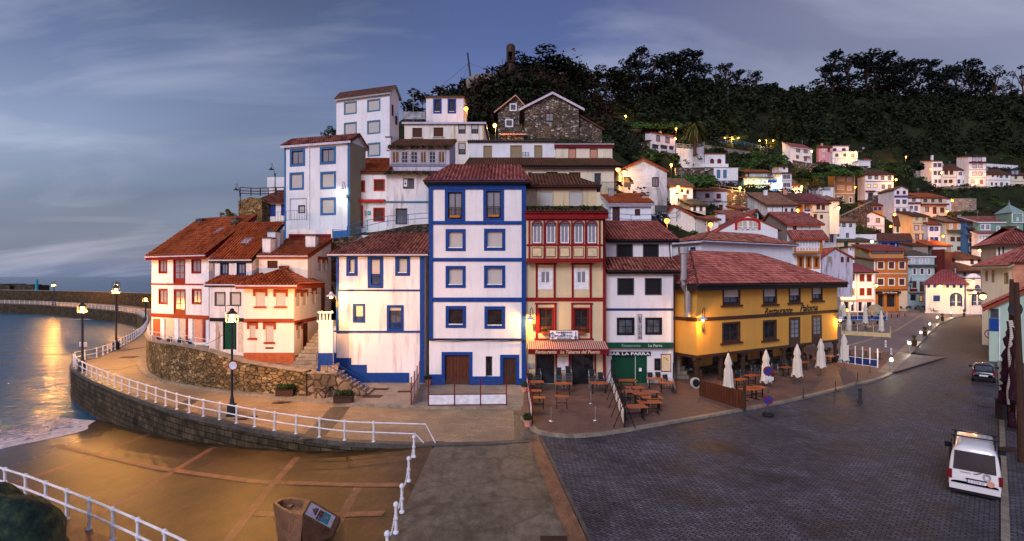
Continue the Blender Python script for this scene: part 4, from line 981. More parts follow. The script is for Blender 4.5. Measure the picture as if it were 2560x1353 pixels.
S('gal', s='red', sw=.08, k='curtain:', f='white', fw=.09, m=(2, 1), r=.04)
b = house('red_tavern', 'cream tavern with red glazed gallery, striped awning and red sign boards', 1315, 1513, 530, 968, 40.8, dep=2.2, near=True, foot=.4, wall='wall:cream!.12',
 roofs=dict(t='shed', rise=.55, tile='moss', fas='red', gut='darkred', o=.1, of=.85, fh=.42),
 win=[(1345, 671, 1382, 724, 'whitewin'), (1435, 671, 1472, 724, 'whitewin'), (1345, 769, 1385, 832, 'tabred'), (1433, 769, 1474, 832, 'tabred'), (1340, 886, 1388, 962, 'dark'), (1428, 886, 1486, 964, 'dark')],
 trim=[(x, y, x2, y2, 'red', .07) for x, y, x2, y2 in ((1337, 658, 1391, 662), (1427, 658, 1482, 662), (1339, 662, 1344, 745), (1384, 662, 1389, 745), (1429, 662, 1434, 745), (1474, 662, 1479, 745), (1337, 757, 1392, 761), (1427, 757, 1482, 761), (1339, 761, 1344, 846), (1386, 761, 1391, 846), (1428, 761, 1432, 846), (1475, 761, 1480, 846), (1315, 744, 1513, 753), (1336, 846, 1484, 850), (1507, 540, 1513, 966))] +
  [(1338, 886, 1340, 966, 'darkred', .05), (1388, 886, 1393, 966, 'darkred', .05), (1422, 886, 1428, 966, 'darkred', .05), (1486, 886, 1490, 966, 'darkred', .05), (1393, 893, 1421, 925, 'white', .06), (1318, 908, 1334, 920, 'grey', .1)])
bg = house('', '', 1316, 1507, 548, 655, 40.15, dep=.66, foot=0, wall='wall:cream', parent=b.root, ctrl=False, wallname='gallery', win=RW('gal', 558, 611, 1329, 1356, 1363, 1391, 1398, 1425, 1433, 1460, 1466, 1493),
 trim=[(1316, 646, 1507, 656, 'red', .1), (1316, 611, 1507, 615, 'red', .06), (1316, 544, 1507, 551, 'darkred', .08)] + [(x, 551, x + 4, 646, 'red', .09) for x in (1321, 1358.5, 1393, 1427.5, 1461.8, 1497)] + [(x, 619, x + 25, 643, 'red', .03) for x in (1330, 1364, 1399, 1434, 1468)] + [(x + 1.5, 621, x + 23.5, 641, 'cream', .045) for x in (1330, 1364, 1399, 1434, 1468)])
for x in (1329, 1363, 1398, 1433, 1466):      # fan lights above the gallery windows
 arch(bg, x, x + 27, 551, 566, 0, 'darkred', .05, 'glass:mid', 'darkred', 0, 'fanlight', ry=.3)
bu = house('', '', 1313, 1492, 467, 520, 43.0, dep=7, near=True, foot=2, wall='wall:cream!.5', parent=b.root, win=RW('whiteshut', 478, 515, 1348, 1383, 1422, 1456), roofs=dict(t='hip', yr=439, xr=1390, tile='moss', fas='darkred', gut='dkbrown', hl=.6, hr=2.2, o=.3, fh=.12))
# awning with valance and its lettering
a0, a1 = b.hit(1319, 858)[0], b.hit(1514, 858)[0]; z0 = b.hit(1319, 853)[1]; z1, z2 = [b.hit(1319, y, 'F', -1.5)[1] for y in (873, 886)]; f = MB(); f.face([(a0, -.05, z0), (a1, -.05, z0), (a1, -1.5, z1), (a0, -1.5, z1)]); f.face([(a0, -1.52, z1), (a1, -1.52, z1), (a1, -1.52, z2), (a0, -1.52, z2)], 1)
aw = b.place(f.build('awning', ['cloth:stripe', 'darkred']))
bb = Blk(1315, 1513, 968, 40.8 - 1.52); bb.root = dict(o=b.root['o'], b=b);
text('Restaurante   La Taberna del Puerto', bb, 1338, 1500, 875.5, 884, 'cream', d=-.02, shear=.25)
f = MB(); (ua, va), (ub, vb) = b.hit(1374, 847), b.hit(1444, 826); f.box(ua, ub, -.3, -.24, va, vb); f.box(ua - .05, ub + .05, -.29, -.25, va - .05, vb + .05, 1); sg = b.place(f.build('sign_board', ['white', 'darkred']))
text('TABERNA', b, 1388, 1430, 828, 832.5, 'navy', d=-.32); text('DEL', b, 1403, 1414, 833.5, 836, 'navy', d=-.32); text('PUERTO', b, 1387, 1430, 836.5, 841.5, 'navy', d=-.32); text('RESTAURANTE', b, 1392, 1426, 843, 846, 'navy', d=-.32)
f = MB(); c_ = b.hit(1379.5, 838); f.tube([(c_[0] + .16 * math.cos(t), -.32, c_[1] + .22 * math.sin(t)) for t in [i * math.pi / 8 for i in range(17)]], .025, 4); f.tube([(c_[0], -.32, c_[1] - .22), (c_[0], -.32, c_[1] + .3)], .025, 4); c_ = b.hit(1438, 836); f.tube([(c_[0], -.32, c_[1] - .25), (c_[0], -.32, c_[1] + .25)], .03, 4); f.tube([(c_[0] + .1 * math.cos(t), -.32, c_[1] - .22 + .1 * math.sin(t)) for t in [i * math.pi / 4 for i in range(9)]], .03, 4)
b.place(f.build('sign_emblem', 'navy'))
for x in (1363, 1453):
 f = MB(); (ua, va), (ub, vb) = b.hit(x - 9, 834), b.hit(x + 9, 828); f.box(ua, ub, -.35, -.1, va, vb); o = b.place(f.build('flower_box', 'rust')); g = MB()
 for i in range(60): q = Vector((R.uniform(ua, ub), -.22 + R.uniform(-.12, .12), vb + R.uniform(0, .28))); s = .06; d = Vector((R.uniform(-1, 1), R.uniform(-1, 1), R.uniform(-1, 1))).normalized() * s; e = d.orthogonal().normalized() * s; g.face([q - d, q - e, q + d, q + e], 0 if i % 4 else 1)
 g.build('flowers', ['leaf:mid', 'brightred'], o)

b = house('white_bar_house', 'white house with black shutters, two tiled eaves and a dark green bar front', 1515, 1683, 676, 968, 41.4, dep=2.2, near=True, foot=.5, wall='wall:white2!.2',
 roofs=dict(t='shed', rise=.95, tile='old', fas='black', gut='black', o=.0, of=.35, ol=0, **{'or': .55}, fh=.14),
 win=[(1543, 695, 1585, 738, 'blackshutter'), (1612, 695, 1654, 738, 'blackshutter'), (1542, 794, 1586, 838, 'darkwin'), (1613, 794, 1655, 837, 'darkwin'), (1529, 889, 1588, 966, 'greenroll'), (1589, 889, 1617, 966, 'fgreen'), (1636, 896, 1651, 926, 'darkwin')],
 trim=[(1515, 771, 1683, 777, 'navy', .03), (1515, 856, 1681, 869, 'dkgreen', .35), (1517, 879, 1626, 889, 'black', .1), (1652, 885, 1677, 929, 'darkred', .05), (1653.5, 887, 1675.5, 927, 'cream', .06), (1597, 920, 1603, 928, 'white', .12)])
bu = house('', '', 1515, 1680, 600, 660, 43.6, dep=6, near=True, foot=1.5, wall='wall:white2!.3', parent=b.root, win=RW('blackshutter', 610, 647, 1541, 1582, 1607, 1647), roofs=dict(t='shed', yr=557, xr=1590, tile='rose', fas='black', gut='black', o=0, of=.35, ol=0, **{'or': .5}, fh=.14))
text('BAR LA PARRA', b, 1521, 1624, 880.5, 887.5, 'white', d=-.12)
text('Restaurante', b, 1552, 1598, 859, 866, 'green', d=-.37); text('La Parra', b, 1618, 1652, 859, 866, 'palegreen', d=-.37)
for i, ch in enumerate('RESTAURANTE'): text(ch, b, 1597, 1602, 791 + i * 5, 795 + i * 5, 'black', d=-.05)
f = MB(); c_ = b.hit(1599.5, 788); (ua, va), (ub, vb) = b.hit(1594.5, 848), b.hit(1604.5, 787)
for q in ((ua, ua + .03, va, vb), (ub - .03, ub, va, vb)): f.box(q[0], q[1], -.05, -.002, q[2], q[3])
f.box(ua, ub, -.045, -.002, vb, vb + .03); f.box(ua, ub, -.045, -.002, va, va + .03); b.place(f.build('sign_frame', 'black'))
for i in range(7):
 f = MB(); q = b.hit(1656, 912 - i * 0 + i * 2); f.box(b.hit(1657, 0)[0], b.hit(1672, 0)[0], -.065, -.062, q[1] - .01, q[1] + .012) if i else f.tube([(b.hit(1656 + k, 0)[0], -.066, b.hit(1656, 897)[1] + .12 * math.sin(k / 3.)) for k in range(17)], .02, 4); b.place(f.build('menu_line', 'darkred'))
f = MB(); f.tube([(b.W - .35, -.4, b.vt + .9), (b.W - .35, -.1, b.vt + 2.3)], .05, 6); f.tube([(b.W + .5, -.45, b.vt), (b.W + .1, -.1, b.vt - .6), (b.W + .06, -.1, 0)], .05, 6); b.place(f.build('downpipe', 'black'))

# ochre restaurant on posts
b = house('ochre_restaurant', 'long ochre restaurant with rose tiled hip roof standing on dark posts', 1742, 2093, 709, 889, 40.8, 51.5, dep=10, near=True, foot=0., wall='wall:yellow!.12',
 roofs=dict(t='hip', rise=2.75, tile='rose', fas='black', gut='black', hl=5.2, hr=5.6, gf=.5, o=.65, fh=.36),
 win=[(1806, 713, 1850, 763, 'paloma'), (1907, 712, 1942, 761, 'paloma'), (1972, 711, 2001, 757, 'paloma'), (2029, 710, 2056, 752, 'paloma'), (1805, 805, 1850, 856, 'palomadark'), (1907, 800, 1941, 850, 'palomadark'), (1972, 793, 1999, 866, 'palomadoor'), (2029, 788, 2053, 857, 'palomadoor')],
 trim=[])
zz = b.hit(1742, 800)[1]; f = MB(); f.box(-.06, b.W + .06, -.06, -.003, zz - .14, zz + .14); f.box(-.06, -.003, -.003, 10, zz - .14, zz + .14); f.box(-.08, b.W + .08, -.08, 10, -.22, .0); b.place(f.build('beam', 'dkbrown'))
text('Restaurante', b, 1911, 1981, 767, 787, 'black', d=-.02, shear=.35, tilt=.0); text('Paloma', b, 2000, 2044, 760, 779, 'black', d=-.02, shear=.35)
bz = -b.zb
for i in range(8):
 pf = MB(); u = .15 + i * (b.W - .3) / 7; pf.box(u - .12, u + .12, .0, .24, bz + .1, -.22); pf.box(u - .45, u + .45, .02, .22, -.42, -.22)
 pf.box(u - .2, u + .2, -.08, .32, bz + .05, bz + .5)
 b.place(pf.build('post', 'dkbrown'))
g = MB(); T = lambda u, d, v: (u, d, v); holed(g, T, .1, b.W, bz, -.2, [])
for v_ in g.v: pass
g.v = [(x, y + 3.2, z) for x, y, z in g.v]; g.box(.1, .3, 3.2, 9.8, bz, -.2); b.place(g.build('lower_wall', 'wall:yellow!.5'))
f = MB()
for u0, u1 in ((2., 3.4), (6, 8), (9.5, 11), (13, 15), (17, 18.6)): f.box(u0, u1, 3.14, 3.19, bz + .1, bz + 2.2)
b.place(f.build('doorway', 'glass:dark'))
f = MB(); f.box(0, b.W, 3.0, 3.19, bz, bz + .7); b.place(f.build('plinth', 'rubble:grey'))
# steel flue
fl = MB(); fl.tube([P(1708.5, 622, 41), P(1708.5, 700, 41), P(1709, 712, 41), P(1719, 735, 41), P(1719.5, 792, 41)], .26, 10); fl.lathe([(.42, 0), (.42, .5), (.3, .52)], tuple(P(1708.5, 634, 41)), 10)
tag(fl.build('flue_pipe', 'metal:'), 'bent stainless steel flue pipe rising in the alley beside the ochre restaurant', 'flue')
b = house('white_hall', 'large plain white building with long old tiled roof behind the ochre restaurant', 1752, 1981, 602, 700, 52, 59, near=True, foot=11, wall='wall:white!.08', sx=1681,
 roofs=dict(t='hip', rise=1.05, tile='old', fas='lilac', gut='lilac', hl=3.5, hr=3.5, o=.45, fh=.1), L=[(1726, 618, 1739, 656, 'bluedark')])
# steps in the alley between the bar and the restaurant
st = MB()
for i in range(12): p = G(1712, 962 - 0 * i, ZT); st.box(p.x - .9 - i * .0, p.x + 1.1, 42.6 + i * .5, 43.2 + i * .5, -.1, .1 + i * .3)
tag(st.build('alley_steps', 'conc:kerb'), 'warmly lit stone stairs rising in the alley beside the ochre restaurant', 'steps')
b = house('alley_building', 'low grey lean-to beside the alley steps behind the white bar house', 1684, 1700, 795, 950, 43.5, dep=5, foot=.5, wall='wall:greywall', roofs=dict(t='flat'), win=[(1686, 875, 1693, 940, 'dark'), (1687, 792, 1692, 812, 'dark')])

# ------------------------------------------------------------------ the upper cluster
b = house('white_block_house', 'tall white house with light blue window surrounds and a recessed balcony', 711, 874, 364, 600, 59, 56.8, sx=914, near=True, foot=6, wall='wall:white!.15',
 roofs=dict(t='gable', rise=1.0, gf=.5, tile='old', fas='lilac', o=.3, ridge=0, verge='brown'),
 win=[(725, 372, 763, 416, 'blueopen'), (800, 367, 840, 411, 'blueopen'), (724, 431, 760, 475, 'sblueshut'), (801, 429, 840, 473, 'sblueshut'), (801, 494, 840, 538, 'sblueshut'), (746, 513, 763, 533, 'navyshut')],
 trim=[(711, 368, 715, 598, 'skyblue', .03), (869, 352, 874, 598, 'skyblue', .03), (772, 360, 775, 578, 'white', .12), (831, 577, 874, 612, 'skyblue', .03), (725, 496, 767, 498, 'grey', .03), (725, 496, 726.5, 550, 'grey', .03), (766, 496, 767, 550, 'grey', .03)])
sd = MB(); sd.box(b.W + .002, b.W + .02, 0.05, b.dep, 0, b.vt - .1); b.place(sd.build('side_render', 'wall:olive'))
b = house('white_block_house', 'high plain white block with steel blue window surrounds, above all its neighbours', 841, 974, 246, 440, 80, 77, sx=997, foot=14, wall='wall:white!.1', roofs=dict(t='gable', rise=1.3, tile='dark', fas='grey', o=.35),
 win=[(860, 254, 892, 286, 'steelshut'), (918, 248, 951, 279, 'steelshut'), (860, 306, 892, 340, 'steelshut'), (918, 301, 951, 335, 'steelshut'), (919, 357, 951, 391, 'steelshut')], Rt=[(979, 262, 983, 290, 'browntop'), (988, 290, 993, 312, 'browntop')])
b = house('blue_shuttered_cottage', 'low white cottage with two solid blue shutters at the edge of the headland', 649, 712, 504, 570, 64, dep=6, near=True, foot=6, roofs=dict(t='shed', yr=481, xr=685, tile='old', fas='brown'), win=[(667, 512, 689, 541, 'bluebars'), (703, 511, 711, 539, 'bluebars')])
b = house('red_shuttered_house', 'small white house with bright red window surrounds and a red canopy', 877, 966, 431, 572, 59, dep=7, near=True, foot=3, wall='wall:white', roofs=dict(t='shed', yr=399, xr=920, tile='new', fas='brown', o=.15),
 win=[(886, 451, 913, 481, 'redshut'), (934, 448, 962, 478, 'redshut'), (888, 514, 908, 571, 'reddoor'), (933, 519, 962, 554, 'redshut')], trim=[(877, 500, 964, 506, 'brightred', .5), (919, 528, 927, 538, 'teal', .05), (878, 531, 883, 545, 'dkgrey', .08), (912, 527, 916, 540, 'grey', .08)])
text('VV', b, 920.5, 925.5, 531, 535, 'white', d=-.065)
b = house('gallery_house', 'old white house with weathered timber gallery under a mossy tiled roof', 965, 1071, 433, 562, 58, dep=7.5, near=True, foot=3, wall='wall:white2!.5', roofs=dict(t='shed', rise=1.0, tile='moss', fas='dkbrown', o=.2, of=.6, **{'or': 3.2}),
 win=[(1008, 446, 1035, 472, 'openlow'), (989, 521, 1018, 561, 'openlow')], trim=[(965, 503, 1070, 507, 'steel', .1), (1009, 449, 1018, 467, 'white', .03)])
text('SE VENDE', b, 1010, 1017, 452, 454, 'brightred', d=-.035);
f = MB(); c_ = b.hit(1013.5, 459); f.tube([(c_[0], -.034, c_[1] - .08), (c_[0], -.034, c_[1] + .08)], .09, 8); b.place(f.build('sign_dot', 'navy'))
S('gpane', s='grey', sw=.08, k='glass:dark', f='lilac', fw=.07, m=(2, 3), r=.05)
S('gwood', s='grey', sw=.08, k='planks:wood', f='lilac', fw=.07, m=(2, 1), r=.05)
b2 = house('', '', 974, 1124, 368, 420, 61.3, dep=6, near=True, foot=2, wall='wall:lilac!.6', parent=b.root, ctrl=False, roofs=dict(t='shed', yr=352, xr=1050, tile='moss', fas='dkbrown', o=.2), wallname='gallery',
 win=[(978, 377, 1000, 410, 'gwood'), (1002, 377, 1022, 410, 'gpane'), (1025, 377, 1046, 410, 'gpane'), (1049, 377, 1068, 410, 'gwood'), (1071, 377, 1091, 410, 'gpane'), (1094, 377, 1114, 410, 'gwood')], trim=[(974, 411, 1124, 416, 'greyblue', .08)])
chimney(b2, 972, 343, 360, .6, .6, 'wall:white', .8)
b = house('cream_house', 'off-white house with two brown roller blinds and tan corner strips', 1011, 1210, 308, 415, 72, dep=7, near=False, foot=8, wall='wall:warmwhite!.3', sx=1222, roofs=dict(t='shed', rise=.9, tile='moss', fas='lilac', o=.3),
 win=[(1031, 320, 1055, 344, 'brownshut'), (1084, 319, 1108, 342, 'brownshut'), (1146, 311, 1164, 334, 'tallsplit'), (1178, 310, 1196, 334, 'tallsplit'), (1146, 357, 1164, 386, 'tallsplit')], trim=[(1134, 309, 1138, 420, 'tan', .05), (1138, 352, 1172, 355, 'tan', .04), (1206, 309, 1210, 350, 'tan', .05)])
b = house('blue_window_house', 'little white upper house with two blue framed windows beside the orange lamp', 1065, 1159, 242, 299, 79, dep=6, foot=5, roofs=dict(t='shed', rise=.6, tile='dark', fas='brown', o=.2), win=[(1083, 247, 1104, 284, 'blueglass'), (1119, 247, 1140, 284, 'blueglass')])
f = MB(); f.box(0, 3.4, -.03, .03, 0, 1.1); p = P(1006, 298, 77.5); o = thing('glass_balustrade', 'frosted glass balustrade on the roof terrace beside the blue window house', 'balustrade', p); f.build('panel', 'glass:pale', o); g = MB()
for i in range(4): g.box(i * 1.12, i * 1.12 + .06, -.06, -.03, -.1, 1.15)
g.build('post', 'grey', o)
# stone houses
b = house('stone_barn', 'large rubble stone house with white-edged gable and one small window', 1312, 1447, 268, 344, 88, dep=9, foot=6, wall='rubble:grey', roofs=dict(t='front', yr=233, xr=1381, tile='dark', fas='grey', verge='lilac', fh=.3, o=.9, of=.5), win=[(1363, 281, 1385, 304, 'barnwin')])
b2 = house('', '', 1448, 1505, 318, 344, 88.4, dep=5, foot=6, wall='rubble:grey', parent=b.root, roofs=dict(t='front', yr=290, xr=1450, tile='dark', fas='brown', ytR=322))
b = house('stone_house', 'smaller stone house with white painted window surrounds, behind the stone barn', 1245, 1320, 275, 344, 95, dep=9, foot=6, wall='rubble:grey', roofs=dict(t='front', yr=240, xr=1289, tile='dark', fas='brown', verge='salmon', o=.7, of=.5), win=[(1274, 259, 1292, 278, 'stonewin'), (1263, 298, 1283, 318, 'stonewin')])
b2 = house('', '', 1254, 1309, 335, 345, 86.5, dep=4, foot=4, wall='rubble:grey', parent=b.root, ctrl=False, roofs=dict(t='shed', rise=1.2, tile='dark', fas='salmon'))
b = house('white_row_house', 'long low white house with three bronze blinds under the stone barn', 1173, 1389, 354, 405, 69, dep=7, foot=3, near=True, wall='wall:white!.1', roofs=dict(t='shed', rise=.85, tile='moss', fas='dkbrown', gut='dkgrey', o=.2, fh=.12), win=[(1208, 364, 1230, 393, 'bronzeshut'), (1275, 363, 1305, 393, 'bronzeshut'), (1335, 363, 1356, 393, 'bronzeshut')])
f = MB()
for i in range(3): f.tube([b.loc(P(1307, 382 + i * 4, 68.3)), b.loc(P(1322, 381 + i * 4, 68.3))], .03, 4)
for x in (1307, 1314, 1322): f.tube([b.loc(P(x, 380, 68.3)), b.loc(P(x, 392, 68.3))], .03, 4)
b.place(f.build('drying_rack', 'dkgrey'))
b = house('cream_row_house', 'low cream house with two salmon blinds and weeds on its tiled roof', 1390, 1531, 362, 410, 68.6, dep=7, foot=3, near=True, wall='wall:palecream!.25', roofs=dict(t='shed', rise=.9, tile='moss', fas='darkred', gut='lilac', o=.2, fh=.4), win=[(1421, 370, 1440, 400, 'salmonshut'), (1474, 372, 1494, 399, 'salmonshut')])
b = house('long_cream_house', 'wide cream house behind the tavern with a small iron balcony at its end', 1171, 1535, 415, 556, 62, dep=7, foot=3, near=True, wall='wall:palecream!.25', roofs=dict(t='shed', yr=398, xr=1360, tile='moss', fas='dkbrown', gut='black', o=.5, fh=.2, **{'or': .9}), win=[(1320, 431, 1329, 447, 'browntop'), (1366, 430, 1394, 450, 'browntop'), (1422, 431, 1451, 450, 'browntop'), (1486, 433, 1503, 481, 'dark')])
f = MB(); a = b.hit(1500, 482); c_ = b.hit(1536, 482); f.box(a[0], c_[0], -1.1, 0, a[1] - .35, a[1])
n = 14
for i in range(n + 1):
 x = a[0] + (c_[0] - a[0]) * i / n; f.box(x - .015, x + .015, -1.08, -1.05, a[1], a[1] + 1.05, 1)
f.box(a[0], c_[0], -1.1, -1.04, a[1] + 1.05, a[1] + 1.1, 1); b.place(f.build('balcony', ['tan', 'black']))

# ------------------------------------------------------------------ the village on the hillside
VG = 'houses climbing the hillside village'
def H_(label, x0, x1, yt, yb, D, **k):
 D2 = k.pop('D2', None); name = k.pop('name', 'hillside_house'); k.setdefault('foot', 4); k.setdefault('group', VG)
 rf = k.pop('rf', None)
 if rf: k['roofs'] = dict(dict(t='shed', fas='brown', o=.3, fh=.2), **rf)
 b = house(name, label, x0, x1, yt, yb, DD(D), DD(D2) if D2 else None, **k); q = random.Random(x0 * 7 + yt)
 if b.rf and b.rf['t'] == 'shed' and b.W > 2:      # a chimney or an aerial on the tiles
  u = b.W * q.uniform(.15, .85); d = b.dep * .75; z = b.vt + b.rf['rise'] * .75; f = MB()
  if q.random() < .5: f.box(u - .3, u + .3, d - .25, d + .25, z - .5, z + .9); f.box(u - .36, u + .36, d - .3, d + .3, z + .9, z + 1.); f.build('chimney', q.choice(['wall:white', 'salmon', 'grey']), b.roof)
  else:
   f.tube([(u, d, z - .5), (u, d, z + 2)], .035, 4)
   for i in range(4): f.tube([(u - .5 + i * .05, d, z + 1.3 + i * .18), (u + .5 - i * .05, d, z + 1.3 + i * .18)], .02, 3)
   f.build('aerial', 'grey', b.roof)
 return b
# nearer ones, right of the cream houses
b = H_('mould-stained white gable house with a bright lamp on its corner', 1547, 1667, 427, 530, 74, wall='stain:white', dep=9, rf=dict(t='front', yr=398, xr=1607, tile='new', fas='rust', o=.3, ytR=427), win=[(1560, 443, 1577, 468, 'lamplitshut'), (1630, 443, 1647, 467, 'brownwin')], trim=[(1637, 514, 1667, 530, 'dkgrey', .2)])
b = H_('small white house with a brown door and orange tiles behind the blue path rail', 1527, 1628, 510, 560, 57, dep=5, near=True, rf=dict(t='shed', yr=487, xr=1575, tile='new', fas='lilac', gut='lilac'), win=[(1531, 518, 1549, 556, 'wooddoor'), (1587, 523, 1600, 539, 'browntop')])
chimney(b, 1612, 488, 505, .8, .7, 'salmon')
b = H_('white house with thin red eave and an arcaded porch hung with lilac cloths', 1628, 1688, 330, 387, 125, D2=128, sx=1613, rf=dict(t='shed', rise=.5, tile='plum', fas='darkred'), win=[(1640, 338, 1650, 354, 'fred1'), (1663, 342, 1674, 358, 'fred1')] + RW('fblack', 361, 380, 1630, 1648, 1651, 1670, 1673, 1686, dy=2), trim=[(1629, 372, 1648, 380, 'lilac', .1), (1651, 373, 1669, 381, 'lilac', .1), (1672, 375, 1686, 383, 'lilac', .1)])
b = H_('brown stone house with small white window beside the arcaded porch house', 1586, 1626, 351, 386, 119, wall='rubble:grey', dep=6, rf=dict(t='shed', rise=1.2, tile='dark'), win=[(1593, 357, 1605, 365, 'fwhite'), (1612, 360, 1618, 368, 'fbrown')])
b = H_('low white house with a blue awning at the top of the stone terraces', 1549, 1612, 322, 336, 135, dep=5, rf=dict(t='shed', rise=.8, tile='dark', fas='teal'), win=[(1603, 326, 1609, 335, 'fblue')])
b = H_('white ruined cottage half hidden by trees beyond the cream row', 1541, 1560, 344, 372, 110, dep=4, rf=dict(t='shed', rise=.8, tile='dark'))
b = H_('cubic white house with two arched brown windows above the grey modern house', 1762, 1813, 383, 420, 122, dep=6, rf=dict(t='hip', rise=.7, tile='moss'), trim=[(1718, 412, 1817, 420, 'white', 1.2)])
arch(b, 1775, 1785, 397, 409, 0, 'maroon', .1, 'maroon', 'maroon', 0); arch(b, 1793, 1803, 397, 409, 0, 'maroon', .1, 'maroon', 'maroon', 0)
b = H_('two-tone modern house, white upper storey over violet grey ground floor', 1784, 1844, 421, 474, 116, dep=7, sx=1771, wall='wall:greyblue', rf=dict(t='flat', o=.2, fas='grey'), win=RW('fwshut', 454, 470, 1798, 1806, 1813, 1820) , trim=[(1784, 421, 1844, 452, 'white', .25)])
for x in (1791, 1807): part(b, 'window', 'steel', (b.hit(x, 445)[0], b.hit(x + 8.5, 445)[0], -.32, -.26, b.hit(x, 446)[1], b.hit(x, 425)[1]))
b = H_('white cottage under sandy tiles between two lit street lamps', 1675, 1732, 466, 500, 88, dep=6, rf=dict(t='shed', yr=447, xr=1690, tile='sand'), win=[(1678, 474, 1689, 480, 'fwhite'), (1701, 473, 1708, 481, 'fbrown'), (1716, 475, 1722, 485, 'fbrown')])
b = H_('two-storey white house with laundry and maroon shutters above the red-arch gable', 1740, 1817, 475, 533, 99, dep=7, sx=1728, rf=dict(t='shed', rise=.7, tile='new', fas='rust'), win=[(1763, 484, 1774, 495, 'fmaroon'), (1791, 484, 1802, 497, 'fmaroon'), (1776, 511, 1788, 523, 'fmaroon'), (1797, 512, 1808, 524, 'fmaroon')], trim=[(1740, 504, 1817, 506, 'maroon', .05), (1785, 498, 1802, 502, 'lilac', .5)])
b = H_('small dark-roofed house with white panels and dark shutters', 1727, 1764, 512, 531, 84, dep=6, sx=1699, rf=dict(t='shed', yr=498, xr=1740, tile='slate', fas='dkbrown'), wall='wall:beigewall', trim=[(1727, 512, 1733, 528, 'white', .02), (1740, 512, 1748, 528, 'white', .02), (1756, 512, 1763, 528, 'white', .02)], win=[(1733, 513, 1740, 528, 'fdark'), (1749, 513, 1756, 528, 'fdark')])
b = H_('long gabled house with a turquoise end wall and faded red roof', 1660, 1768, 540, 580, 74, dep=7, wall='wall:warmwhite', rf=dict(t='front', yr=513, xr=1684, tile='plum', fas='rust', ytR=556), trim=[(1738, 556, 1762, 580, 'teal', .04)])
b = H_('tiny house with an orange lit red door at the foot of the stair', 1766, 1796, 548, 582, 70, dep=4, rf=dict(t='shed', rise=.8, tile='rose'), win=[(1768, 550, 1774, 580, 'litdoor')])
chimney(b, 1800, 535, 562, 1.1, .9, 'wall:white')
b = H_('white gable house with a red framed arched window', 1793, 1944, 578, 625, 67, dep=8, wall='wall:white!.05', rf=dict(t='front', yr=538, xr=1869, tile='plum', fas='rust', o=.5, of=.1, fh=.08, ytR=572))
arch(b, 1837, 1901, 545, 575, 0, 'brightred', .3, 'curtain:warm', 'white', 4, ry=.75)
b = H_('orange roofed cottage beside the white chimney above the red-arch gable', 1806, 1838, 548, 570, 73, dep=5, rf=dict(t='shed', yr=540, xr=1820, tile='new'))
b = H_('small gabled dormer house with pink roof behind the red-arch gable', 1882, 1896, 533, 556, 76, dep=5, rf=dict(t='front', yr=524, xr=1889, tile='rose', o=.5), win=[(1885, 536, 1893, 545, 'fgrey')])
b = H_('low cottage under a broad salmon roof left of the pink dormer', 1826, 1884, 543, 560, 78, dep=6, rf=dict(t='shed', yr=527, xr=1850, tile='rose'))
b = H_('tall house with orange timber glazed gallery and grey gable side', 1968, 2052, 558, 690, 72, dep=8.5, foot=3, wall='wall:white!.1', rf=dict(t='gable', yr=531, xr=1965, gf=.55, tile='rose', fas='rust', o=.3, of=.5),
 win=[(1982, 560, 1991, 575, 'fred1'), (2001, 562, 2008, 577, 'fwshut'), (2020, 563, 2027, 578, 'fwshut'), (1993, 639, 2010, 672, 'forange'), (2014, 640, 2029, 672, 'forange'), (2033, 641, 2049, 672, 'forange')])
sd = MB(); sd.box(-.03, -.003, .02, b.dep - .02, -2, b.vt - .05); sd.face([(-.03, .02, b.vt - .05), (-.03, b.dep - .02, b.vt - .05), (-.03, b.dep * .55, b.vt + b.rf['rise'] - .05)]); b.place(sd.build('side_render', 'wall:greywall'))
S('galw', s='white', sw=.12, k='glass:mid', f='white', fw=.11, m=(2, 3), r=.06)
b2 = house('', '', 1989, 2055, 591, 634, DD(72) - 1.1, dep=1.05, foot=0, wall='wall:white', parent=b.root, ctrl=False, wallname='gallery', roofs=dict(t='shed', rise=.9, tile='rose', fas='rust', o=.7, of=.5, fh=.15),
 win=RW('galw', 595, 619, *[v for i in range(8) for v in (1991.5 + i * 7.4, 1998.5 + i * 7.4)]), trim=[(1986, 591, 1990, 634, 'orange', .08), (2049.5, 591, 2055, 634, 'orange', .08), (1986, 628, 2055, 634, 'orange', .1)] + [(1993 + i * 7.4, 621, 1997 + i * 7.4, 626, 'salmon', .03) for i in range(8)])
b = H_('long white barn-like house under a big sandy roof with stained gable side', 1919, 1989, 511, 542, 88, dep=8, sx=1869, wall='wall:white!.4', rf=dict(t='shed', yr=482, xr=1905, tile='sand', o=.4), win=[(1962, 521, 1968, 529, 'fbrown'), (1977, 521, 1983, 530, 'fbrown')], trim=[(1955, 513, 1957, 541, 'brown', .04)])
b = H_('terracotta side-walled house with dark double window and mossy roof', 1975, 2010, 500, 543, 93, dep=7, sx=1937, wall='wall:orangew', rf=dict(t='shed', yr=483, xr=1970, tile='moss', of=.9), win=[(1994, 507, 2000, 519, 'fdark'), (2001, 507, 2008, 519, 'fdark')], trim=[(1992, 530, 2003, 543, 'dkbrown', .02)])
b = H_('slim white house with a blue lattice window', 2010, 2032, 504, 544, 92.5, dep=6, rf=dict(t='shed', rise=1.2, tile='sand'), win=[(2011, 508, 2030, 529, 'fbluew'), (2012, 534, 2015, 541, 'fdark'), (2019, 533, 2025, 544, 'fblue')])
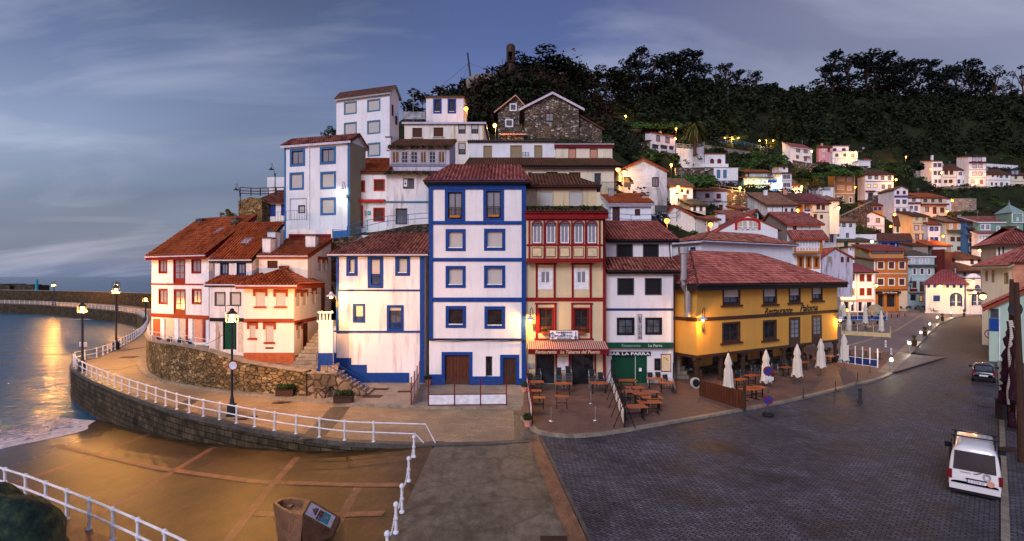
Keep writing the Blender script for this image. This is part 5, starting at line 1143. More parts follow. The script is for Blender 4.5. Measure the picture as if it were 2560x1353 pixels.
b = H_('cream house under a large crimson roof, brown shutters in two rows', 2032, 2073, 508, 547, 92, dep=7, wall='wall:palecream', rf=dict(t='shed', yr=484, xr=2045, tile='plum', fas='dkbrown', ol=4), win=[(2041, 511, 2050, 524, 'fbrown'), (2054, 513, 2062, 525, 'fbrown'), (2034, 535, 2042, 547, 'fbrown'), (2050, 537, 2057, 547, 'fbrown')], trim=[(2032, 530, 2073, 532, 'dkgrey', .04)])
b = H_('narrow pinkish white house washed by a lamp on its right corner', 2074, 2098, 501, 538, 97, dep=6, wall='wall:warmwhite', rf=dict(t='shed', yr=487, xr=2078, tile='sand', ol=.6), win=[(2080, 503, 2090, 510, 'fwshut'), (2080, 519, 2089, 522, 'fwshut'), (2080, 527, 2089, 530, 'fwshut')])
b = H_('low white garage with a flat terrace between crimson roof and olive grey house', 2040, 2084, 468, 490, 132, dep=4, rf=dict(t='flat', fas='dkgrey', o=.1), trim=[(2056, 469, 2074, 475, 'grey', .3)])
b = H_('small white cottage with orange tiles below the sandy stained barn roof', 1843, 1868, 522, 545, 82, dep=4, rf=dict(t='shed', rise=1., tile='new'), win=[(1850, 526, 1857, 535, 'fdark')])
# row at the middle left
b = H_('pale green two-tier house with orange roofs, lamp on its wall', 1859, 1929, 443, 485, 120, dep=5, wall='wall:palegreen', rf=dict(t='shed', rise=.8, tile='new', ol=1.5), win=[(1867, 448, 1876, 456, 'fwhite'), (1891, 450, 1899, 458, 'fwhite'), (1907, 450, 1917, 460, 'fwhite'), (1917.5, 450, 1927.5, 460, 'fwhite'), (1864, 467, 1872, 475, 'fmaroon'), (1883, 468, 1888, 475, 'fmaroon'), (1896, 473, 1908, 481, 'fmaroon'), (1918, 474, 1924, 483, 'fdark')], trim=[(1859, 462, 1929, 465, 'brown', .06)])
b2 = house('', '', 1873, 1928, 430, 445, DD(123), dep=5, foot=4, parent=b.root, ctrl=False, wall='wall:palegreen', roofs=dict(t='shed', rise=1.6, tile='new', fas='brown', o=.5, ol=1.5), win=[(1879, 434, 1888, 442, 'fwshut'), (1904, 435, 1910, 444, 'fwhite'), (1911, 435, 1917, 444, 'fwhite')])
b = H_('little white house with royal blue fascia and plinth next to the green one', 1930, 1955, 451, 485, 119, dep=5, rf=dict(t='shed', rise=1., tile='dark', fas='blue', fh=.6), win=[(1937, 456, 1947, 465, 'fwhite'), (1942, 475, 1950, 483, 'fwhite')], trim=[(1930, 472, 1955, 485, 'skyblue', .03), (1951, 452, 1955, 475, 'blue', .05)])
b2 = house('', '', 1928, 1945, 436, 450, DD(122), dep=4, foot=4, parent=b.root, ctrl=False, wall='wall:white', roofs=dict(t='shed', rise=.8, tile='plum', fas='blue', o=.3), win=[(1932, 439, 1937, 448, 'fblue')])
b = H_('tall slender white house with two rows of paired brown windows', 1955, 1979, 432, 482, 117, dep=7, sx=1932, rf=dict(t='shed', rise=.7, tile='new', o=.4), win=[(1958, 438, 1966, 447, 'fred1'), (1967, 438, 1975, 447, 'fred1'), (1958, 458, 1966, 467, 'fred1'), (1967, 458, 1975, 467, 'fred1'), (1956, 476, 1965, 482, 'fblack')], trim=[(1955, 452, 1979, 453, 'brown', .05)])
b2 = house('', '', 1948, 1970, 416, 430, DD(120), dep=4, foot=3, parent=b.root, ctrl=False, wall='wall:white', roofs=dict(t='shed', rise=.8, tile='new', fas='brown'), win=[(1958, 418, 1963, 424, 'fgrey')])
b = H_('low white house with orange roof and a glaring corner lamp', 1980, 2006, 462, 483, 119, dep=6, rf=dict(t='shed', yr=449, xr=1990, tile='sand', of=.6), win=[(1982, 461, 1991, 468, 'fdark'), (1994, 463, 2002, 470, 'fdark')])
b = H_('bright white two-storey house with red roof on the stone-walled terrace', 1977, 2030, 367, 405, 150, D2=152.5, dep=7, sx=1956, rf=dict(t='shed', yr=360, xr=1990, tile='rose', fas='lilac'), win=[(1990, 371, 2000, 381, 'fred1'), (2009, 373, 2019, 383, 'fred1'), (1990, 388, 1997, 397, 'fdark'), (2010, 393, 2017, 403, 'fred1')], trim=[(2007, 390, 2024, 392, 'white', 1.)])
b = H_('pink house with small white windows, highest on the left slope', 2047, 2080, 368, 417, 155, dep=6, sx=2041, wall='wall:pink', rf=dict(t='shed', rise=1., tile='moss'), win=[(2056, 371, 2062, 380, 'fwhite'), (2069, 370, 2075, 380, 'fbrown'), (2056, 388, 2062, 394, 'fwshut')])
b = H_('wide white house with upper veranda and high stained basement', 2081, 2144, 380, 417, 154, dep=6, rf=dict(t='flat', o=.2, fas='lilac'), wall='wall:white!.5', win=[(2088, 384, 2096, 392, 'fdark'), (2108, 384, 2116, 392, 'fdark'), (2128, 385, 2135, 393, 'fdim')], trim=[(2081, 396, 2144, 397, 'grey', .06)])
b2 = house('', '', 2081, 2122, 365, 381, DD(156), dep=4, foot=2, parent=b.root, ctrl=False, wall='wall:white', roofs=dict(t='flat', o=.5, fas='dkgrey'), win=[(2082, 371, 2091, 378, 'fmaroon'), (2105, 371, 2114, 378, 'fmaroon')])
b = H_('long white annex wall with a small reddish penthouse', 2145, 2176, 402, 417, 152, dep=4, rf=dict(t='flat', fas='lilac'), trim=[(2160, 396, 2174, 402, 'maroon', .1)])
b = H_('grey stone hut with one barred white window below the wide white house', 2142, 2169, 416, 429, 148, dep=4, wall='rubble:grey', rf=dict(t='shed', rise=.5, tile='slate'), win=[(2152, 417, 2159, 425, 'fwhite')])
b = H_('brick shed with a dark doorway in the dark wood edge', 2161, 2180, 373, 384, 175, dep=4, wall='wall:salmon!.5', rf=dict(t='shed', rise=.6, tile='moss'), win=[(2168, 376, 2172, 383, 'fblack')])
b = H_('olive grey three-storey house with white framed lilac blinds', 2085, 2137, 437, 508, 138, dep=7, sx=2070, wall='wall:olive', rf=dict(t='shed', rise=1., tile='rose', fas='salmon'), win=[(2094, 441, 2111, 453, 'fwshut'), (2118, 442, 2128.6, 454.5, 'fwshut'), (2093.6, 463, 2110.6, 475.5, 'fwshut'), (2118, 465, 2128.8, 477, 'fwshut'), (2092.7, 490, 2110, 501.6, 'fwshut'), (2122, 492, 2131, 508, 'fwbrown')], trim=[(2085, 437, 2086.5, 508, 'white', .04), (2085, 483, 2137, 484.5, 'white', .04), (2135.5, 437, 2137, 484, 'white', .04)])
b = H_('white house with a row of four windows over four more, two of them lit', 2163, 2234, 437, 505, 137, dep=8, sx=2144, rf=dict(t='hip', rise=1.9, tile='dark', hl=3, hr=3), win=RW('fred1', 438, 448, 2170, 2179, 2186, 2195, 2202, 2211, 2219, 2228, dy=1) + RW('flit', 460, 470, 2168, 2177, 2184, 2193.5) + RW('fgrey', 461.5, 472, 2204, 2212.5, 2219.5, 2228) + [(2170, 482, 2184, 504, 'fblack'), (2203, 487, 2232, 492, 'fblack')], trim=[(2163, 453, 2234, 455, 'dkgrey', .08), (2163, 479, 2234, 480.5, 'dkgrey', .08), (2163, 477, 2186, 480, 'maroon', .5)])
b = H_('orange rendered house with small deep blue windows and brown roof', 2177, 2236, 513, 537, 129, dep=6, wall='wall:orangew', rf=dict(t='shed', yr=501, xr=2205, tile='dark'), win=[(2185, 518, 2192, 526, 'fblue'), (2196, 518, 2203, 526, 'fblue'), (2211, 516, 2218, 528, 'fblue'), (2222, 516, 2229, 528, 'fblue')])
b = H_('thin white gabled house with a purple storey band', 2236, 2270, 473, 540, 126, dep=7, rf=dict(t='front', yr=465, xr=2253, tile='sand'), win=[(2241.5, 477, 2248, 486, 'fmaroon'), (2257, 477, 2264, 486, 'fmaroon'), (2240, 499, 2249.5, 510, 'fdark'), (2256, 499, 2266, 510, 'fdark'), (2240, 521, 2249, 533, 'fdark'), (2256, 521, 2265, 533, 'fdark')], trim=[(2236, 489, 2270, 494, 'purple', .2), (2236, 518, 2270, 519, 'dkgrey', .04)])
b = H_('white house with dark timbered window frames beside the purple band house', 2271, 2301, 494, 540, 126.5, dep=7, rf=dict(t='shed', rise=1.5, tile='sand'), win=[(2280, 496, 2289, 504, 'fgrey'), (2274, 515, 2282, 527, 'fgrey'), (2286.5, 515, 2294, 527, 'fgrey')], trim=[(2270, 506, 2301, 510, 'maroon', .4)])
b = H_('wide pinkish cream house with orange roof and a long maroon balcony', 2301, 2366, 494, 540, 127, dep=7, wall='wall:beigewall', rf=dict(t='shed', yr=483, xr=2335, tile='new'), win=[(2308.5, 497.5, 2318, 506, 'fdark'), (2328, 497.5, 2336, 506, 'fdark'), (2346, 497.5, 2355, 506, 'fdark'), (2313, 517, 2322.5, 530, 'fgrey'), (2332, 518, 2341, 535, 'fbrown'), (2350.5, 519, 2360, 532, 'fbrown')], trim=[(2299, 510, 2368, 514, 'maroon', .7)])
b = H_('small white side house by the lamplit stone wall', 2367, 2378, 498, 527, 130, dep=5, rf=dict(t='flat'), win=[(2370, 508, 2373, 513, 'fdark')])
b = H_('tall thin white house at the end of the upper terrace, red roof and chimney', 2329, 2356, 402, 466, 165, dep=6, rf=dict(t='shed', rise=1.5, tile='plum'), win=RW('fdark', 408, 418, 2333.5, 2342, 2344.6, 2353.6) + RW('fdark', 427.5, 438, 2333.5, 2342, 2344.6, 2353.6) + RW('fdark', 449, 457.6, 2336.5, 2343, 2346, 2352))
chimney(b, 2330, 388, 400, .8, .6, 'wall:white')
b = H_('low white house with maroon roof between tall white house and blue-door house', 2357, 2391, 425, 466, 166, dep=6, wall='wall:warmwhite', rf=dict(t='shed', yr=412, xr=2375, tile='dark'), win=[(2361, 427, 2370, 437, 'fbrown'), (2374, 427, 2383, 437, 'fbrown'), (2360, 450, 2368, 458, 'fbrown'), (2372, 449, 2381, 458, 'fbrown')], trim=[(2357, 443, 2391, 444, 'dkgrey', .04)])
b = H_('pale blue-white house with a bright blue door on the upper terrace', 2392, 2422, 425, 466, 166, dep=6, rf=dict(t='shed', yr=410, xr=2407, tile='dark'), win=[(2396.5, 430, 2405, 438.5, 'fgrey'), (2409, 430, 2418, 438.5, 'fgrey'), (2393.5, 449, 2400, 459, 'fblue'), (2407, 451, 2416, 459, 'fgrey')])
b = H_('four-storey white house with red window surrounds, tallest of the upper terrace', 2422, 2465, 391, 466, 164.5, dep=6, rf=dict(t='shed', rise=1.2, tile='plum'), win=RW('fred', 393, 404, 2430, 2441, 2444, 2455) + RW('fred', 410, 420.5, 2430.5, 2441.5, 2445, 2456) + RW('fred', 429.5, 439.7, 2430.5, 2441.6, 2445, 2456) + [(2427, 449, 2436, 458, 'fred'), (2449.5, 449.6, 2457, 460, 'litdoor')], trim=[(2422, 405, 2466, 407.5, 'maroon', .8), (2422, 424, 2465, 425, 'maroon', .04), (2422, 444, 2465, 445, 'maroon', .04)])
b = H_('long white house with a dark roof and paired narrow windows, upper terrace', 2466, 2527, 436, 467, 165, dep=6, rf=dict(t='shed', yr=423, xr=2495, tile='dark'), win=[(2479.5, 436.5, 2484, 443, 'fdark'), (2491.5, 437, 2496.5, 443, 'fdark'), (2499, 437, 2506.5, 445, 'fdark'), (2513.5, 438, 2520.5, 445, 'fdark'), (2477, 456, 2482, 464, 'fdark'), (2487.5, 457, 2493, 464, 'fdark'), (2500, 456, 2507, 465, 'fdark'), (2514, 457, 2520, 465, 'fdark')], trim=[(2466, 450, 2527, 451, 'dkgrey', .04)])
b = H_('cream house with a dormer at the far end of the upper terrace', 2528, 2590, 438, 469, 165.5, dep=6, wall='wall:palecream', rf=dict(t='shed', rise=2.2, tile='dark'), win=[(2536, 439, 2543, 448, 'fdark'), (2557, 439, 2563, 448, 'fdark'), (2538, 460, 2545, 466, 'fdark')], trim=[(2528, 453, 2590, 454, 'dkgrey', .04)])
f = MB(); q = b.hit(2533, 434); q2 = b.hit(2555, 424); f.box(q[0], q2[0], 1, 3.4, q[1] - .6, q2[1]); f.box(q[0] - .2, q2[0] + .2, .8, 3.6, q2[1], q2[1] + .2, 1); o = b.place(f.build('dormer', ['dkgrey', 'navy'])); o.parent = b.roof; g = MB();
for i in range(2): g.box(q[0] + .3 + i * 1.6, q[0] + 1.5 + i * 1.6, .96, .99, q[1] - .2, q2[1] - .3)
g.build('pane', 'glass:pale', o)
# lower middle rows
b = H_('white gabled house with two grey windows and one lit below, behind a white terrace wall', 2149, 2211, 543, 590, 126, dep=8, sx=2139, rf=dict(t='front', yr=529, xr=2178, tile='dark'), win=[(2163, 544, 2173.5, 556, 'fgrey'), (2189.5, 545, 2200, 557.5, 'fgrey'), (2159, 572, 2168, 585, 'flit'), (2176, 571, 2187, 586, 'fmaroon'), (2194, 573, 2203, 583, 'fgrey')], trim=[(2149, 564, 2211, 566, 'grey', .04)])
wt = H_('long white garden terrace wall below the white gabled house', 2139, 2191, 586, 600, 118, name='terrace_wall', dep=2, group=None, cat='wall')
b = H_('white house with rust-lit mossy roof and small grey windows', 2092, 2139, 554, 600, 116, dep=7, rf=dict(t='shed', yr=537, xr=2110, tile='sand'), win=[(2097, 558, 2101, 567, 'fgrey'), (2105, 558, 2114, 568, 'fgrey'), (2122.5, 559, 2130, 568.5, 'fgrey'), (2114.7, 582.5, 2122, 594.5, 'fgrey'), (2093, 582, 2098, 592, 'fgrey')])
b = H_('white house with two tall dark windows and a skylit plum roof', 2041, 2091, 564, 640, 99, dep=7, foot=4, rf=dict(t='shed', yr=546, xr=2060, tile='plum', fas='lilac'), win=[(2063, 585, 2071, 606, 'fred1'), (2075, 585, 2083, 606, 'fred1')])
b = H_('cream house with dark green shutters under a long mossy roof', 2093, 2189, 603, 618, 113.5, dep=6, wall='wall:cream', rf=dict(t='shed', yr=595, xr=2140, tile='slate'), win=[(2110, 606, 2119.5, 616, 'fgreen'), (2138.5, 607, 2148, 621, 'fgreen')])
b = H_('white house with green door shutters and red roof in the middle of the village', 2236, 2281, 557, 590, 121, dep=6, sx=2232, rf=dict(t='shed', yr=540, xr=2258, tile='dark'), win=[(2241, 560, 2247, 581, 'fgreen'), (2248, 560, 2258, 581, 'fwhitedoor'), (2259, 560, 2263, 581, 'fgreen'), (2264, 560, 2273, 581, 'fwhitedoor'), (2274, 560, 2280, 581, 'fgreen')])
b = H_('pale yellow four-storey house with brown framed windows', 2282, 2320, 540, 610, 118, dep=6, wall='wall:cream', rf=dict(t='shed', rise=2., tile='dark'), win=RW('fbronze', 542, 551.5, 2288, 2296, 2305.5, 2315) + RW('fred', 563, 576, 2285.5, 2297.5, 2304, 2316) + RW('fred1', 585.5, 601, 2287, 2297.5, 2305, 2315.5), trim=[(2282, 558, 2320, 559, 'brown', .04), (2282, 584, 2320, 585, 'brown', .04)])
b = H_('white house with navy blue windows under an orange lamplit roof', 2321, 2351, 561, 606, 117, dep=6, wall='wall:white', rf=dict(t='shed', yr=542, xr=2336, tile='new'), win=[(2324, 567, 2334, 578, 'fbluew'), (2335.7, 567, 2345.6, 578, 'fbluew'), (2324, 593, 2334, 602, 'fblue'), (2335.7, 593, 2345.6, 602, 'fblue')])
b = H_('ochre and grey-blue house with a mossy mid-height tiled eave', 2365, 2413, 555, 640, 116, dep=6, wall='wall:ltblue', rf=dict(t='shed', yr=544, xr=2390, tile='sand'), win=[(2373, 560, 2381.6, 572, 'fwhitedoor'), (2393.5, 560, 2402, 572, 'fwhitedoor'), (2376, 592, 2386.7, 604, 'fbrown'), (2392, 592.6, 2403.5, 604, 'fbrown'), (2392.7, 616, 2403, 626, 'fbrown')])
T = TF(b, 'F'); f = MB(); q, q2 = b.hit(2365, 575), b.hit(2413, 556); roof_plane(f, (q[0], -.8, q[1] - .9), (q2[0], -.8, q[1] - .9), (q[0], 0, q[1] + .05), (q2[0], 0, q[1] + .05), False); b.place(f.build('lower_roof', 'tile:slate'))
part(b, 'upper_render', 'wall:orangew', (q[0] + .01, b.hit(2372.5, 0)[0], -.04, -.003, q[1], q2[1]), (b.hit(2382, 0)[0], b.hit(2393, 0)[0], -.04, -.003, q[1], q2[1]), (b.hit(2402.5, 0)[0], q2[0] - .01, -.04, -.003, q[1], q2[1]))
b = H_('narrow vivid blue house with brown timber windows and three little eaves', 2414, 2445, 553, 636, 115, dep=6, wall='wall:skyblue', rf=dict(t='shed', rise=1.6, tile='dark'), win=[(2417, 555, 2434, 564, 'fbrown'), (2420, 574, 2439.5, 583.5, 'fbrown'), (2420.5, 593.5, 2440, 607, 'fwbrown'), (2423, 617, 2441.5, 629, 'fwbrown')])
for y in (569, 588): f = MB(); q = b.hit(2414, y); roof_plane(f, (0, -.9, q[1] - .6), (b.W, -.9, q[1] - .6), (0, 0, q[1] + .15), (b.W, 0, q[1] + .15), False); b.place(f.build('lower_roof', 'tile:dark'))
b = H_('long green chapel-like house with white mullioned windows', 2445, 2535, 555, 632, 114, dep=6, wall='wall:green', rf=dict(t='shed', yr=541, xr=2490, tile='rose', fas='white'), win=[(2451, 560, 2463, 576, 'fwhite'), (2463.5, 560, 2476, 576, 'fwhite'), (2491, 565, 2500, 579, 'fwhite'), (2513, 565, 2521.5, 586, 'fwhite'), (2454, 616, 2461.5, 628, 'fwhite'), (2469, 617, 2477, 628, 'fwhite')])
b2 = house('', '', 2446, 2502, 586, 633, DD(113.5) - 2, dep=2, foot=2, parent=b.root, ctrl=False, wall='wall:white', wallname='gallery', roofs=dict(t='shed', rise=.9, tile='rose', fas='white'), win=RW('fwhite', 588, 600, *[v for i in range(7) for v in (2448.5 + i * 7.5, 2455 + i * 7.5)]))
b = H_('square green tower with a pointed green spire and white corner strips', 2529, 2558, 531, 600, 113, dep=4.5, name='green_tower', cat='tower', group=None, wall='wall:green', rf=None, win=[(2541.5, 544, 2546, 553, 'fwhite'), (2536, 567, 2546, 587, 'fwhite')], trim=[(2529, 531, 2531, 556, 'white', .08), (2556, 531, 2558, 556, 'white', .08), (2529, 531, 2558, 534, 'white', .12), (2529, 556, 2558, 558, 'white', .3)])
f = MB(); v0 = b.vt; w, d = b.W, b.dep; ap_ = (w / 2, d / 2, b.hit(2541, 508)[1]); cs = [(-.3, -.3, v0), (w + .3, -.3, v0), (w + .3, d + .3, v0), (-.3, d + .3, v0)]
for i in range(4): f.face([cs[i], cs[(i + 1) % 4], ap_])
f.lathe([(.1, -.2), (.25, .15), (.05, .5), (.03, 1.2)], ap_, 6); b.place(f.build('spire', 'tealw'))
# the row round the plaza
b = H_('white corner house, green framed windows on one half and red on the other', 2102, 2185, 680, 778, 106, dep=9, sx=2093, rf=dict(t='hip', rise=2.3, tile='plum', fas='black', hl=3.4, hr=4, o=.7, fh=.15), win=RW('gframe', 684.5, 703.7, 2109, 2120.7, 2125.5, 2137.4) + RW('rframe', 686, 704.5, 2148.8, 2161, 2167, 2179) + RW('gframe', 720, 739.5, 2109, 2120.7, 2125.5, 2137.4) + RW('rframe', 720, 739, 2148.8, 2161, 2167, 2179) + [(2110, 755, 2122, 778, 'dark'), (2128, 755, 2136, 778, 'dark'), (2146, 755, 2156, 778, 'dark'), (2167, 755, 2180, 772, 'dark')], trim=[(2141.5, 680, 2142.5, 778, 'darkred', .06), (2102, 750, 2141, 754, 'olive', .05), (2143, 748, 2185, 754, 'salmon', .05)])
b = H_('tall orange house with white window corners above a dark bar front', 2185, 2269, 649, 779, 108, dep=10, sx=2133, wall='wall:orange', rf=dict(t='shed', rise=1.1, tile='plum', fas='rust', of=.6, o=.3), win=RW('fwbrown', 653, 674, 2192, 2211, 2219.5, 2237.5, 2246, 2263.5) + RW('fwbrown', 695, 715, 2192, 2211, 2219.5, 2237.5, 2246, 2263.5) + [(2195, 736, 2210, 768, 'fblack'), (2217, 736, 2239, 768, 'fblack'), (2249, 738, 2259, 757, 'fblack')], trim=[(2185, 683, 2269, 685, 'lilac', .04), (2185, 724, 2269, 726, 'dkbrown', .06), (2247, 727, 2269, 779, 'beigewall', .03), (2185, 650, 2188, 779, 'white', .04), (2188, 728, 2246, 734, 'black', .9)])
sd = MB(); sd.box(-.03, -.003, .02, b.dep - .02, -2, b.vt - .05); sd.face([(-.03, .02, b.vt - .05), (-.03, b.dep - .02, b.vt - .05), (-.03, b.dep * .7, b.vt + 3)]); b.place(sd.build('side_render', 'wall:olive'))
text('Bar Via Derosa', b, 2200, 2236, 729.3, 733, 'white', d=-.94)
S('strip10', s='dkgrey', sw=.1, k='curtain:', f='dkgrey', fw=.12, m=(5, 1), r=.08)
b2 = house('', '', 2173, 2259, 624, 650, DD(108) + 2.2, dep=6, foot=3, parent=b.root, ctrl=False, wall='wall:orangew', roofs=dict(t='shed', rise=1.6, tile='plum', fas='rust', o=.6, of=.7), win=[(2178, 624.5, 2216, 635.5, 'strip10'), (2217, 624.5, 2256, 635.5, 'strip10')])
b = H_('light blue house with dark mid-height eave and white framed windows', 2270, 2336, 641, 779, 110, dep=8, wall='wall:ltblue', rf=dict(t='hip', rise=1.7, tile='slate', fas='white', hl=2, hr=2), win=RW('fwshut', 645.5, 659, 2277, 2287.5, 2297, 2306, 2313, 2323) + RW('fwbrown', 670, 687.6, 2281, 2291.6, 2299.5, 2311, 2318, 2328) + [(2281, 703, 2291, 720, 'fbrown'), (2299, 704, 2310, 729, 'fbrown'), (2276, 736, 2292, 752, 'fblack'), (2298, 738, 2308, 755, 'fdim')], trim=[(2270, 662, 2338, 667, 'dkgrey', .7), (2270, 697, 2336, 698.5, 'white', .05), (2274, 722, 2290, 728, 'darkred', .5), (2270, 729, 2312, 732, 'olive', .6)])
b = H_('low white house with a row of royal blue framed brown windows', 2198, 2279, 599, 640, 118, dep=6, sx=2192, rf=dict(t='shed', yr=584, xr=2235, tile='dark', fas='navy', fh=.5), win=[(2204, 604, 2219, 616, 'fblue'), (2223, 604, 2238, 616, 'fblue'), (2241, 604, 2256, 618, 'fblue'), (2259, 604, 2273.5, 622, 'fblue')], trim=[(2198, 600, 2200, 640, 'navy', .05), (2277, 600, 2279, 640, 'navy', .05)])
b = H_('weathered white house with peeling gable and maroon shutters', 2055, 2132, 641, 690, 90, dep=8, wall='wall:lilac!.8', rf=dict(t='front', yr=619, xr=2087, tile='rose', fas='rust', ytR=645), win=[(2069, 641, 2079, 656, 'fbronze'), (2102, 642.5, 2109, 656, 'fmaroon'), (2117, 643, 2123, 656, 'fmaroon')])
b = H_('tiny white dormer house with double dark window on the old roofs', 2121, 2136, 618, 632, 92, dep=3, foot=2, rf=dict(t='flat'), win=[(2125, 620, 2129, 627, 'fblack'), (2131, 620, 2135, 627, 'fblack')])
b = H_('small house with a flame orange roof above the maroon hoarding', 2331, 2378, 614, 640, 113, dep=6, wall='wall:greywall', rf=dict(t='shed', yr=600, xr=2350, tile='new', ol=1.2), trim=[(2333, 618, 2366, 624, 'lilac', .1)])
b = H_('brown roofed shed behind the orange house, below the yellow house', 2282, 2320, 614, 640, 113, dep=5, wall='wall:greywall', rf=dict(t='shed', yr=606, xr=2300, tile='dark'))
def corr(name, x0, x1, yt, yb, D, D2, col, label):
 b = Blk(x0, x1, yb, DD(D), DD(D2)); f = MB(); vt = b.hit(x0, yt)[1]; n = 40
 for i in range(n):
  u0, u1 = b.W * i / n, b.W * (i + 1) / n; d = .08 * (i % 2); d2 = .08 * ((i + 1) % 2); f.face([(u0, d, -4), (u1, d2, -4), (u1, d2, vt), (u0, d, vt)])
 f.box(0, b.W, .1, .2, -4, vt + .1)
 o = f.build(name, col); o.location = b.wor(0, 0, 0); o.rotation_euler = (0, 0, b.th); return tag(o, label, 'hoarding')
corr('metal_hoarding', 2328, 2360, 626, 700, 111.5, 109, 'maroon', 'dark maroon corrugated metal hoarding face with orange lamplight on it')
corr('metal_hoarding', 2360, 2389, 629, 690, 109, 113, 'maroon', 'dark maroon corrugated metal hoarding turning away toward the blue house')
b = H_('low white house under a wide old brown roof below the blue house', 2388, 2453, 645, 668, 112, dep=7, rf=dict(t='hip', rise=1.8, tile='dark', hl=3, hr=3, o=.7), win=[(2426, 648, 2434, 661, 'fbrown'), (2444, 649, 2452, 660, 'fbrown')])
b = H_('brown old house with broad spreading roof behind the arched white building', 2362, 2452, 675, 700, 110, dep=7, wall='wall:greywall', rf=dict(t='hip', rise=2.1, tile='dark', hl=3.5, hr=3.5, o=1.), win=[(2427, 680, 2436, 690, 'fblack'), (2408, 681, 2415, 690, 'fbrown')])
b = H_('white market building with navy corner bands and a big arched window', 2312, 2414, 708, 779, 104, D2=101.2, dep=6, foot=2, wall='wall:warmwhite', rf=dict(t='hip', rise=3.1, tile='plum', fas='navy', hl=3, hr=2.5, o=.6, fh=.25), win=[(2318.5, 710, 2325.5, 719.5, 'fblue'), (2333, 710, 2340, 719.5, 'fblue'), (2352, 710, 2356.5, 719.5, 'fbrown'), (2365.5, 710, 2372.5, 719.5, 'fblue'), (2381.5, 711, 2389, 720, 'fblue'), (2399, 712, 2406.5, 721, 'fblue'), (2333, 738.5, 2350, 753.5, 'fblue')], trim=[(2312, 709, 2314, 779, 'navy', .06), (2411, 709, 2414.5, 779, 'deepblue', .1)])
arch(b, 2375, 2406, 732, 766, 0, 'navy', .25, 'glass:mid', 'white', 2)
f = MB(); q = b.hit(2381, 686, 'F', 3.)
f.box(q[0] - 1.6, q[0] + 1.4, 1.8, 4.2, b.vt + 1.6, b.vt + 1.75); f.tube([(q[0] + .5, 3, b.vt + 1.2), (q[0] + .5, 3, b.vt + 3.4)], .12, 6); o = f.build('roof_equipment', 'metal:'); b.place(o); o.parent = b.roof
b = H_('white arched gateway building lit by lamps beside the market building', 2416, 2455, 697, 779, 101.5, dep=5, foot=2, wall='wall:warmwhite', rf=dict(t='flat', fas='navy', o=.1), trim=[(2416, 723, 2455, 727, 'navy', .5)])
arch(b, 2429, 2456, 730, 764, 0, 'navy', .3, 'glass:mid', 'white', 2); arch(b, 2437, 2449, 712, 722, 0, 'navy', .15, 'glass:mid', 'navy', 0)
f = MB(); n = 12; T = TF(b, 'F'); vt = b.vt
for i in range(n):
 t0, t1 = math.pi * i / n, math.pi * (i + 1) / n; h0, h1 = [1.0 * math.sin(t) for t in (t0, t1)]; u0, u1 = b.W * i / n, b.W * (i + 1) / n; f.face([(u0, .1, vt), (u1, .1, vt), (u1, .1, vt + .2 + h1), (u0, .1, vt + .2 + h0)]); f.face([(u0, .1, vt + .2 + h0), (u1, .1, vt + .2 + h1), (u1, .5, vt + .2 + h1), (u0, .5, vt + .2 + h0)])
b.place(f.build('parapet', 'wall:white'))
# nearer houses at the right edge
b = house('cream_corner_house', 'big cream house with slit windows and a spreading rose tiled roof at the street end', 2455, 2531, 662, 852, 66, 62, dep=9, foot=1.5, near=True, wall='wall:palecream!.2', roofs=dict(t='shed', rise=3.4, tile='rose', fas='olive', o=.4, of=.9, ol=.6), win=[(2464, 677, 2470, 703, 'sepia'), (2480, 676, 2486, 706, 'sepia'), (2511, 682, 2522, 710, 'sepia')])
sd = house('', '', 2531, 2660, 655, 852, 61.9, 58, dep=9, foot=1.5, wall='stain:salmon', parent=b.root, ctrl=False, roofs=dict(t='shed', rise=4.6, tile='rose', fas='brown', o=.2))
bu = house('', '', 2491, 2600, 610, 680, 72, 70, dep=6, foot=5, near=True, wall='wall:warmwhite', parent=b.root, ctrl=False, roofs=dict(t='hip', rise=2.4, tile='rose', fas='brown', hl=3, hr=3, o=.9), win=[(2496, 619, 2500, 640, 'fbrown'), (2506, 617, 2510, 638, 'fbrown')])
b = house('roadside_house', 'low white roadside house with a sloping rose tiled edge, navy door and blue dado', 2473, 2700, 766, 900, 53, 48.8, dep=6, foot=1., near=True, wall='wall:palegreen!.2', roofs=dict(t='front', yr=665, xr=2699, tile='rose', fas='rust', ytR=668, o=.5, verge='rust', fh=.25), win=[(2476, 772, 2496, 795, 'openlow')], trim=[(2473, 796, 2497, 828, 'blue', .04), (2497.5, 768, 2500, 900, 'white', .1)])
# stone terraces and retaining walls of the village
def terr(x0, y0, x1, y1, h, D, D1, label, mat='rubble:grey', cap='conc:kerb'):
 a, c = P(x0, y0, DD(D)), P(x1, y1, DD(D1)); hh = h
 pts = [a.lerp(c, i / 5) for i in range(6)]
 o = wallrun('retaining_wall', pts, min(a.z, c.z) - hh, [p.z for p in pts], .6, mat, label, 'retaining wall', cap)
 for p in pts[::2]: ALLH.append((p.x, p.y - .5, p.z - hh + .5)); ALLH.append((p.x, p.y + 1.5, p.z - .1))
terr(1690, 421, 1762, 420, 6, 107, 108, 'dark rubble terrace wall under the garden beside the arched-window house')
terr(1816, 474, 1870, 486, 8, 101, 101, 'lamplit rubble retaining wall between white house and big sandy roof')
terr(1982, 401, 2045, 412, 4, 146, 144, 'stone terrace wall below the bright white two-storey house')
terr(1763, 363, 1955, 392, 2.5, 138, 146, 'long pale stone parapet of the upper lane among the trees', 'rubble:pale')
terr(1560, 331, 1700, 352, 3, 142, 142, 'grey stone terrace wall above the porch house')
terr(2377, 467, 2700, 469, 4.2, 160, 159, 'grey stone retaining wall with pale coping under the upper terrace row', 'rubble:pale')
